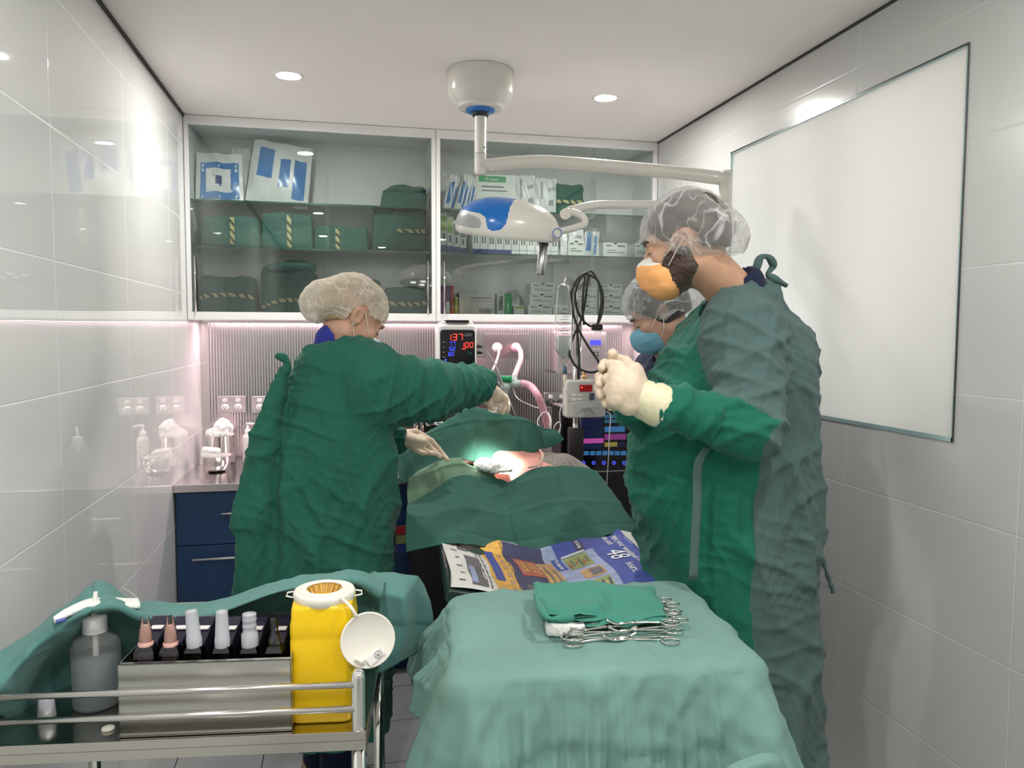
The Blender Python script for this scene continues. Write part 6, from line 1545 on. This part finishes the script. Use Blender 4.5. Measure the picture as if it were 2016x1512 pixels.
trousers(man, [((1.04, 1.83, .92), (1.02, 1.82, .50), (1.06, 1.82, .08)), ((1.04, 2.03, .92), (1.02, 2.04, .50), (1.06, 2.04, .08))], M_scrub, (.85, 1.6, 0), (1.25, 2.25, 1.05))
# scrub collar under the gown, hair, beard, cap, mask
org('scrub_shirt', lambda p: np.maximum(su(.03, cap(p, nkM+np.array([.025, 0, -.05]), nkM+np.array([.0, .0, .030]), .092, .076), cap(p, shN+np.array([0, .05, 0]), shF, .06)), -cap(p, nkM+np.array([-.03, 0, .03]), nkM+np.array([-.03, 0, .2]), .066, .08)), tuple(nkM-.3), tuple(nkM+.25), .005, M_scrub, man)
hd = lambda q: head_d(q, sM, True)
cran = lambda q, o: (su(.03, ell(q/sM, (0, -.018, .040), (.077, .100, .090)), ell(q/sM, (0, -.03, -.02), (.062, .07, .07)))*sM-o)
local_part('hair', hcM, FM, lambda q: ss(.004, np.maximum(np.maximum(cran(q, .005), q[:, 1]*.8-q[:, 2]*.6-.030), -q[:, 2]-.018-.15*np.maximum(-q[:, 1]-.02, 0)), earhole(q, .038)), (.13, .16, .16), .005, M_hairM, man, post=lambda v, n: v+n*(.003*pn(v*70))[:, None])
bd = lambda q: np.maximum(hd(q)-.006, np.maximum(np.maximum(q[:, 2]+.012, -q[:, 1]-.008+(.0-q[:, 2])*-.25), q[:, 2]*0-1))
local_part('beard', hcM, FM, lambda q: ss(.004, bd(q), ell(q, (0, .105, -.002), (.12, .070, .058))), (.12, .15, .16), .004, M_beard, man, post=lambda v, n: v+n*(.004*pn(v*110)+.002*pn(v*220))[:, None], keep=None)
def cap_fn_m(q):
    d = su(.04, ell(q, (0, -.010, .036), (.100, .112, .106)), ell(q, (0, -.108, .000), (.066, .050, .058)))
    return d
cm = lambda q: q[:, 2]+.018*1-(.0-q[:, 1])*-.42   # rim rises towards the forehead
def capkeep_m(v, n): return v[:, 2] > np.where(v[:, 1] > 0, -.038+v[:, 1]*.80, -.038+v[:, 1]*.12)
local_part('surgical_cap', hcM, FM, cap_fn_m, (.14, .21, .18), .005, M_capM, man, capkeep_m, lambda v, n: v+n*(.008*(ridged(np.stack([v[:, 0]*16, v[:, 1]*13, v[:, 2]*9], 1)+2.2, 2.6)-.3)+.004*(ridged(v*28+5, 2.4)-.3))[:, None])
def rim(root, hc, Fm, fn_rim, r, m_=None):
    pts = fn_rim; m = MB(); m.tube(hw(hc, Fm, *pts), .003, 8, closed=True); return m.build('cap_elastic', M_maskw, root, world=True)
def mask_part(root, hc, Fm, s, mt, ctr_=(0, .072, -.058), rad=(.066, .062, .062), band=None, yk=.012):
    f = lambda q: su(.03, ell(q/s, ctr_, rad), ell(q/s, (0, .112, -.046), (.018, .022, .034)))*s
    kp = lambda v, n: (v[:, 1]/s > yk+.25*np.abs(v[:, 2]/s+.05)) & (v[:, 2]/s < -.006-.35*np.maximum(0, np.abs(v[:, 0]/s)-.02)+.0)
    return local_part('face_mask', hc, Fm, f, (.13, .17, .16), .0045, [mt, M_maskw], root, kp, lambda v, n: v+n*(.0025*(ridged(np.stack([v[:, 0]*10, v[:, 1]*10, v[:, 2]*50], 1), 2.)-.3))[:, None], (lambda c: (c[:, 2]/s > -.022-.35*np.maximum(0, np.abs(c[:, 0]/s)-.02)).astype(int) if band else np.zeros(len(c), int)))
mask_part(man, hcM, FM, sM, M_orange, (0, .064, -.062), (.066, .058, .062), True, .022)
face_bits(man, hcM, FM, sM, M_hairM, [[(sx*.082, -.012, .030), (sx*.084, .02, .0), (sx*.072, .05, -.022)] for sx in (-1, 1)]+[[(sx*.082, -.020, .025), (sx*.082, .025, -.025), (sx*.070, .045, -.045)] for sx in (-1, 1)])
# neck ties and hanging strings
m = MB(); m.tube([Vector(q) for q in spline([A(1488, 532, 1.86), A(1497, 508, 1.86), A(1512, 506, 1.86), A(1522, 522, 1.87), A(1512, 540, 1.87), A(1526, 550, 1.87), A(1548, 562, 1.88)], 40)], [.009+.0025*math.sin(i*.45) for i in range(40)], 10)
m.build('neck_tie', M_gowngrey, man, world=True)
m = MB(); m.tube([Vector(q) for q in spline([A(1606, 760, 1.93), A(1612, 850, 1.92), A(1603, 930, 1.92), A(1610, 1010, 1.91), A(1617, 1090, 1.91), A(1632, 1140, 1.91), A(1640, 1166, 1.91)], 50)], [.006+.002*math.sin(i*1.3) for i in range(50)], 8); m.build('back_tie', M_gowngrey, man, world=True)
m = MB()
sp_ = spline([A(1392, 880, 1.70), A(1374, 915, 1.695), A(1372, 980, 1.695), A(1368, 1060, 1.70), A(1364, 1140, 1.70)], 30)
m.grid([[Vector(q)+Vector((dx, -.004*abs(dx)*40, 0)) for dx in (-.011, -.004, .004, .011)] for q in sp_]); m.build('waist_strap', M_gowngrey, man, world=True, solid=.003)
# hands: left (near) hand closed over the right (far) one
pN = [A(1262, 786, 1.70), A(1232, 765, 1.695), A(1212, 742, 1.70)]
cuffN = [(A(1290, 795, 1.70), A(1252, 780, 1.70), .050, .042)]
org('glove_cuff', lambda p: su(.01, cap(p, A(1296, 797, 1.70), A(1256, 782, 1.70), .052, .043)), tuple(A(1275, 790, 1.7)-.12), tuple(A(1275, 790, 1.7)+.12), .0035, M_latexc, man, lambda v, n: v+n*(.0022*(ridged(v*34, 2.4)-.3))[:, None])
def fing(pts, r0, r1): k = len(pts); return ([A(*q) for q in pts], [r0+(r1-r0)*i/(k-1) for i in range(k)])
glove(man, [(pN[0], pN[1], .036, .040), (A(1240, 745, 1.70), A(1238, 795, 1.69), .028, .028), (A(1215, 735, 1.70), A(1212, 785, 1.69), .022, .022), (pN[0], A(1250, 730, 1.72), .03, .02)],
      [fing([(1222, 722, 1.70), (1203, 718, 1.715), (1196, 728, 1.75), (1204, 742, 1.775)], .0135, .010), fing([(1214, 742, 1.695), (1196, 745, 1.71), (1191, 758, 1.75), (1201, 768, 1.775)], .0135, .010),
       fing([(1214, 764, 1.69), (1197, 768, 1.705), (1194, 780, 1.745), (1204, 786, 1.77)], .013, .0095), fing([(1220, 785, 1.69), (1205, 790, 1.70), (1202, 800, 1.735), (1211, 802, 1.755)], .012, .009),
       fing([(1250, 730, 1.72), (1232, 712, 1.735), (1216, 707, 1.755), (1205, 712, 1.77)], .0145, .0105)])
glove(man, [(A(1245, 803, 1.83), A(1222, 775, 1.80), .030, .036), (A(1222, 775, 1.80), A(1205, 750, 1.79), .034, .028)],
      [fing([(1212, 738, 1.785), (1198, 722, 1.755), (1190, 716, 1.735), (1184, 724, 1.72)], .0125, .0100), fing([(1203, 748, 1.78), (1188, 738, 1.75), (1180, 742, 1.73), (1180, 756, 1.722)], .0125, .0098),
       fing([(1203, 760, 1.78), (1186, 756, 1.75), (1178, 764, 1.73), (1182, 778, 1.722)], .012, .0095), fing([(1208, 778, 1.78), (1194, 776, 1.75), (1188, 784, 1.73), (1192, 796, 1.725)], .0112, .009),
       fing([(1228, 750, 1.79), (1216, 722, 1.775), (1208, 706, 1.755), (1206, 696, 1.745)], .0140, .0115)])

# ------------------------------------------------------------------ left surgeon (seen from behind, reaching over the table)
YW = 2.50
FWm = frame(R(74), R(34), 0); sW = 1.0
hcW = A(694, 626, YW)+np.array([0, .068, .0])
wom = thing('person', 'person seen from behind in crumpled green gown and cream cap, reaching over the patient', 'person', (-.05, 2.54, 0))
zL = [(640, 668), (590, 690), (565, 712), (553, 740), (542, 780), (526, 840), (513, 900), (505, 950), (498, 1000), (490, 1050), (480, 1100), (476, 1150), (482, 1190), (500, 1300), (505, 1500)]
zR = [(715, 668), (745, 690), (765, 712), (772, 740), (778, 780), (781, 840), (783, 900), (784, 950), (783, 1000), (782, 1050), (781, 1100), (780, 1150), (779, 1190), (778, 1300), (775, 1500)]
CYW = 2.54
czW = [A(a[0], a[1], CYW)[2] for a in zL]; cL = [A(a[0]+14, a[1], CYW)[0] for a in zL]; cR = [A(b[0]-4, b[1], CYW)[0] for b in zR]
sR, eR, wR = A(738, 745, 2.44), A(845, 768, 2.50), A(938, 756, 2.64)
sL_, eL, wL = A(625, 740, 2.66), A(690, 850, 2.78), A(776, 868, 2.76)
nkW = A(660, 690, 2.52)
def fgw(p):
    d = column(p, czW, cL, cR, [CYW+.01]*15, [.07, .11, .13, .15, .165, .175, .18, .185, .19, .195, .20, .20, .20, .20, .20])
    d = su(.05, d, cap(p, sR, sL_, .070, .07), cap(p, A(640, 715, 2.50), A(720, 712, 2.48), .07, .07))
    d = su(.05, d, cap(p, sR, eR, .098, .094), cap(p, A(740, 790, 2.46), A(850, 775, 2.52), .09, .075))
    d = su(.03, d, cap(p, eR, wR, .094, .068), cap(p, sL_, eL, .08, .07), cap(p, eL, wL, .065, .05))
    # left-hand flap falling beside the body
    d = su(.02, d, cap(p, A(560, 730, 2.44), A(520, 860, 2.42), .022, .04), cap(p, A(520, 860, 2.42), A(503, 1020, 2.42), .04, .055), cap(p, A(503, 1020, 2.42), A(500, 1180, 2.42), .055, .05))
    d = ss(.008, d, cap(p, nkW+np.array([0, 0, -.0]), hcW+np.array([-.01, 0, 0]), .050, .085))
    return d
org('gown', fgw, (-.55, 2.2, .25), (.65, 3.0, 1.75), .0062, M_gown, wom, gown_post(2., [(sR, eR), (eR, wR)], .013))
hipW = np.array([-.04, 2.54, .95])
bodW = body_fn(hcW, FWm, sW, False, nkW+np.array([-.02, .02, -.03]), (sL_+np.array([.03, -.04, 0]), sR+np.array([-.03, .03, 0])), hipW, [(sR, eR, A(965, 778, 2.68)), (sL_, eL, wL)],
               [((-.02, 2.47, .90), (-.01, 2.47, .48), (-.03, 2.47, .08)), ((-.08, 2.63, .90), (-.06, 2.64, .48), (-.09, 2.64, .08))], .135)
org('body', bodW, (-.45, 2.2, -.02), (.75, 3.0, 1.85), .0042, M_skinW, wom)
trousers(wom, [((-.02, 2.47, .90), (-.01, 2.47, .48), (-.03, 2.47, .08)), ((-.08, 2.63, .90), (-.06, 2.64, .48), (-.09, 2.64, .08))], M_scrub, (-.3, 2.2, 0), (.2, 2.85, 1.03))
org('scrub_collar', lambda p: np.maximum(cap(p, nkW+np.array([-.02, .02, -.06]), nkW+np.array([-.01, .01, .030]), .062, .054), -cap(p, nkW+np.array([.03, 0, .05]), nkW+np.array([.05, 0, .2]), .05, .09)), tuple(nkW-.16), tuple(nkW+.14), .0045, M_royal, wom)
m = MB(); m.tube([Vector(q) for q in spline([A(545, 700, 2.44), A(560, 706, 2.43), A(566, 722, 2.43), A(556, 742, 2.43), A(552, 765, 2.43)], 24)], [.010+.004*math.sin(i*.35)**2 for i in range(24)], 10); m.build('neck_tie', M_gown, wom, world=True)
local_part('hair', hcW, FWm, lambda q: ss(.004, np.maximum(np.maximum(su(.03, cran(q/1.0, -.002)+.001, ell(q, (0, -.095, -.005), (.040, .042, .042))), q[:, 1]*.8-q[:, 2]*.6-.022), -q[:, 2]-.015-.8*np.maximum(-q[:, 1]-.02, 0)), earhole(q, .042)), (.13, .19, .16), .005, M_hairW, wom)
def cap_fn_w(q): return su(.04, ell(q, (0, -.012, .042), (.086, .109, .094)), ell(q, (0, -.112, -.012), (.066, .058, .066)))
def capkeep_w(v, n):
    ear = ((v[:, 1]+.004)**2/.026**2+(v[:, 2]+.006)**2/.044**2 < 1) & (np.abs(v[:, 0]) > .05)
    return (v[:, 2] > np.where(v[:, 1] > 0, .016+v[:, 1]*.25, .010+v[:, 1]*1.0)) & ~ear
local_part('surgical_cap', hcW, FWm, cap_fn_w, (.14, .23, .17), .005, M_capW, wom, capkeep_w, lambda v, n: v+n*(.011*(ridged(np.stack([v[:, 0]*12, v[:, 1]*11, v[:, 2]*12], 1)+7.2, 2.4)-.3)+.004*(ridged(v*30+5, 2.4)-.3))[:, None])
mask_part(wom, hcW, FWm, sW, M_wmask, (0, .066, -.064), (.060, .056, .056), None, .030)
face_bits(wom, hcW, FWm, sW, M_hairW, [[(sx*.078, .002, .028), (sx*.076, .03, .002), (sx*.062, .06, -.028)] for sx in (-1, 1)]+[[(sx*.078, -.006, -.03), (sx*.070, .022, -.06), (sx*.058, .045, -.082)] for sx in (-1, 1)])
m = MB()
for z_ in (-.026, -.032): m.tube([hw(hcW, FWm, (.080, -.006, z_))[0]+Vector((.003*math.cos(a), -.001, .003*math.sin(a))) for a in [2*PI*i/10 for i in range(10)]], .0011, 5, closed=True)
m.build('ear_stud', M_chrome, wom, world=True)
# right hand with instrument
glove(wom, [(A(948, 760, 2.645), A(972, 778, 2.68), .036, .030), (A(972, 778, 2.68), A(988, 786, 2.70), .030, .024, ((0, 1, 0), .8))],
      [fing([(984, 780, 2.715), (996, 788, 2.72), (1000, 798, 2.715), (999, 809, 2.71)], .0120, .0085), fing([(985, 786, 2.70), (994, 796, 2.70), (994, 805, 2.695), (990, 812, 2.69)], .0120, .0085),
       fing([(980, 790, 2.685), (986, 800, 2.685), (984, 807, 2.68), (978, 809, 2.675)], .0115, .008), fing([(974, 790, 2.675), (977, 799, 2.675), (973, 804, 2.668), (967, 804, 2.665)], .0105, .0078),
       fing([(966, 784, 2.66), (965, 796, 2.655), (969, 803, 2.66), (976, 805, 2.67)], .0130, .009)])
sc_ = thing('surgical_scissors', 'polished steel scissors held in the right glove of the left surgeon', 'scissors', A(960, 797, 2.65))
oS = Vector(A(960, 797, 2.65)); m = MB()
for s_ in (0, 1):
    c_ = Vector(A(975-s_*4, 800+s_*6, 2.655)); m.tube([c_+Vector((.017*math.cos(a), .004*math.sin(a), .009*math.sin(a))) for a in [2*PI*i/20 for i in range(20)]], .0022, 8, closed=True)
    m.tube([Vector(q) for q in spline([A(966, 798+s_*5, 2.655), A(952, 791+s_*3, 2.65), A(940, 789-s_, 2.65)], 10)], .0024, 8)
m.build('scissors', M_chrome, sc_, world=True)
# left hand spread on the drape
glove(wom, [(A(776, 868, 2.76), A(800, 866, 2.76), .032, .036, ((0, 0, 1), .8)), (A(800, 866, 2.76), A(826, 870, 2.765), .036, .034, ((0, 0, 1), .7))],
      [fing([(828, 860, 2.79), (848, 868, 2.80), (862, 883, 2.795), (874, 898, 2.785), (881, 905, 2.775)], .0125, .0078), fing([(826, 870, 2.77), (842, 876, 2.775), (854, 888, 2.765), (866, 899, 2.755)], .0125, .0080),
       fing([(820, 878, 2.75), (834, 886, 2.745), (846, 892, 2.735), (853, 893, 2.725)], .0125, .0088), fing([(812, 880, 2.74), (822, 888, 2.73), (831, 892, 2.72), (837, 892, 2.715)], .0110, .008),
       fing([(800, 852, 2.79), (818, 850, 2.82), (834, 858, 2.84), (846, 866, 2.85)], .0125, .0095)])

# ------------------------------------------------------------------ assistant between the right surgeon and the screens
FN = frame(R(-72), R(30), 0); hcN = A(1312, 618, 2.45)+np.array([0, .06, 0])
nur = thing('person', 'person in navy scrubs and clear cap with blue mask, half hidden behind the bearded one', 'person', (1.17, 2.50, 0))
nkN = np.array(hcN)+np.array([.045, .0, -.135]); sN1, sN2 = nkN+np.array([.02, -.14, -.07]), nkN+np.array([.02, .17, -.07]); hipN = nkN+np.array([.04, .02, -.55])
aN = [(sN1, sN1+np.array([.03, -.02, -.28]), sN1+np.array([-.08, .06, -.42])), (sN2, sN2+np.array([.03, .02, -.28]), sN2+np.array([-.10, -.06, -.42]))]
bodN = body_fn(hcN, FN, .98, False, nkN, (sN1, sN2), hipN, aN, [((hipN[0], 2.44, .85), (hipN[0]-.02, 2.43, .46), (hipN[0], 2.43, .08)), ((hipN[0], 2.60, .85), (hipN[0]-.02, 2.61, .46), (hipN[0], 2.61, .08))], .125)
org('body', bodN, (.7, 2.1, -.02), (1.5, 2.95, 1.85), .005, M_skinN, nur)
def fsn(p):
    sa, sb_ = sN1, sN2; mid = (sa+sb_)/2
    d = su(.05, cap(p, sa, sb_, .075), cap(p, mid-np.array([0, 0, .08]), hipN, .135, .14, ((0, 1, 0), 1.2)), cap(p, sN1, sN1+np.array([.03, -.02, -.2]), .07, .075), cap(p, sN2, sN2+np.array([.03, .02, -.2]), .07, .075))
    d = su(.04, d, cap(p, (hipN[0], 2.44, .85), (hipN[0], 2.43, .13), .10, .075), cap(p, (hipN[0], 2.60, .85), (hipN[0], 2.61, .13), .10, .075), cap(p, nkN+np.array([.01, 0, .0]), nkN+np.array([.0, 0, -.1]), .062, .08))
    return ss(.006, d, cap(p, nkN+np.array([-.035, 0, .0]), nkN+np.array([-.02, 0, .2]), .052, .08))
org('scrubs', fsn, (.75, 2.1, .08), (1.5, 2.95, 1.75), .007, M_scrub, nur, lambda v, n: v+n*(.007*(ridged(v*11, 2.4)-.3))[:, None])
local_part('hair', hcN, FN, lambda q: np.maximum(np.maximum(cran(q, .004), q[:, 1]*.8-q[:, 2]*.6-.026), -q[:, 2]-.040), (.13, .19, .16), .005, M_hairN, nur)
local_part('surgical_cap', hcN, FN, lambda q: su(.05, ell(q, (0, -.015, .045), (.092, .117, .100)), ell(q, (0, -.11, .01), (.07, .06, .06))), (.14, .21, .17), .005, M_capN, nur,
           lambda v, n: v[:, 2] > np.where(v[:, 1] > 0, -.020+v[:, 1]*.55, -.020+v[:, 1]*.3), lambda v, n: v+n*(.009*(ridged(np.stack([v[:, 0]*14, v[:, 1]*12, v[:, 2]*12], 1)+1.2, 2.4)-.3)+.003*(ridged(v*30+5, 2.4)-.3))[:, None])
mask_part(nur, hcN, FN, .98, M_bmask, (0, .066, -.062), (.062, .058, .058), None, .024)
face_bits(nur, hcN, FN, .98, M_hairN, [[(sx*.080, -.002, .026), (sx*.080, .02, .0), (sx*.066, .05, -.028)] for sx in (-1, 1)]+[[(sx*.080, -.012, .02), (sx*.076, .012, -.04), (sx*.060, .035, -.070)] for sx in (-1, 1)])
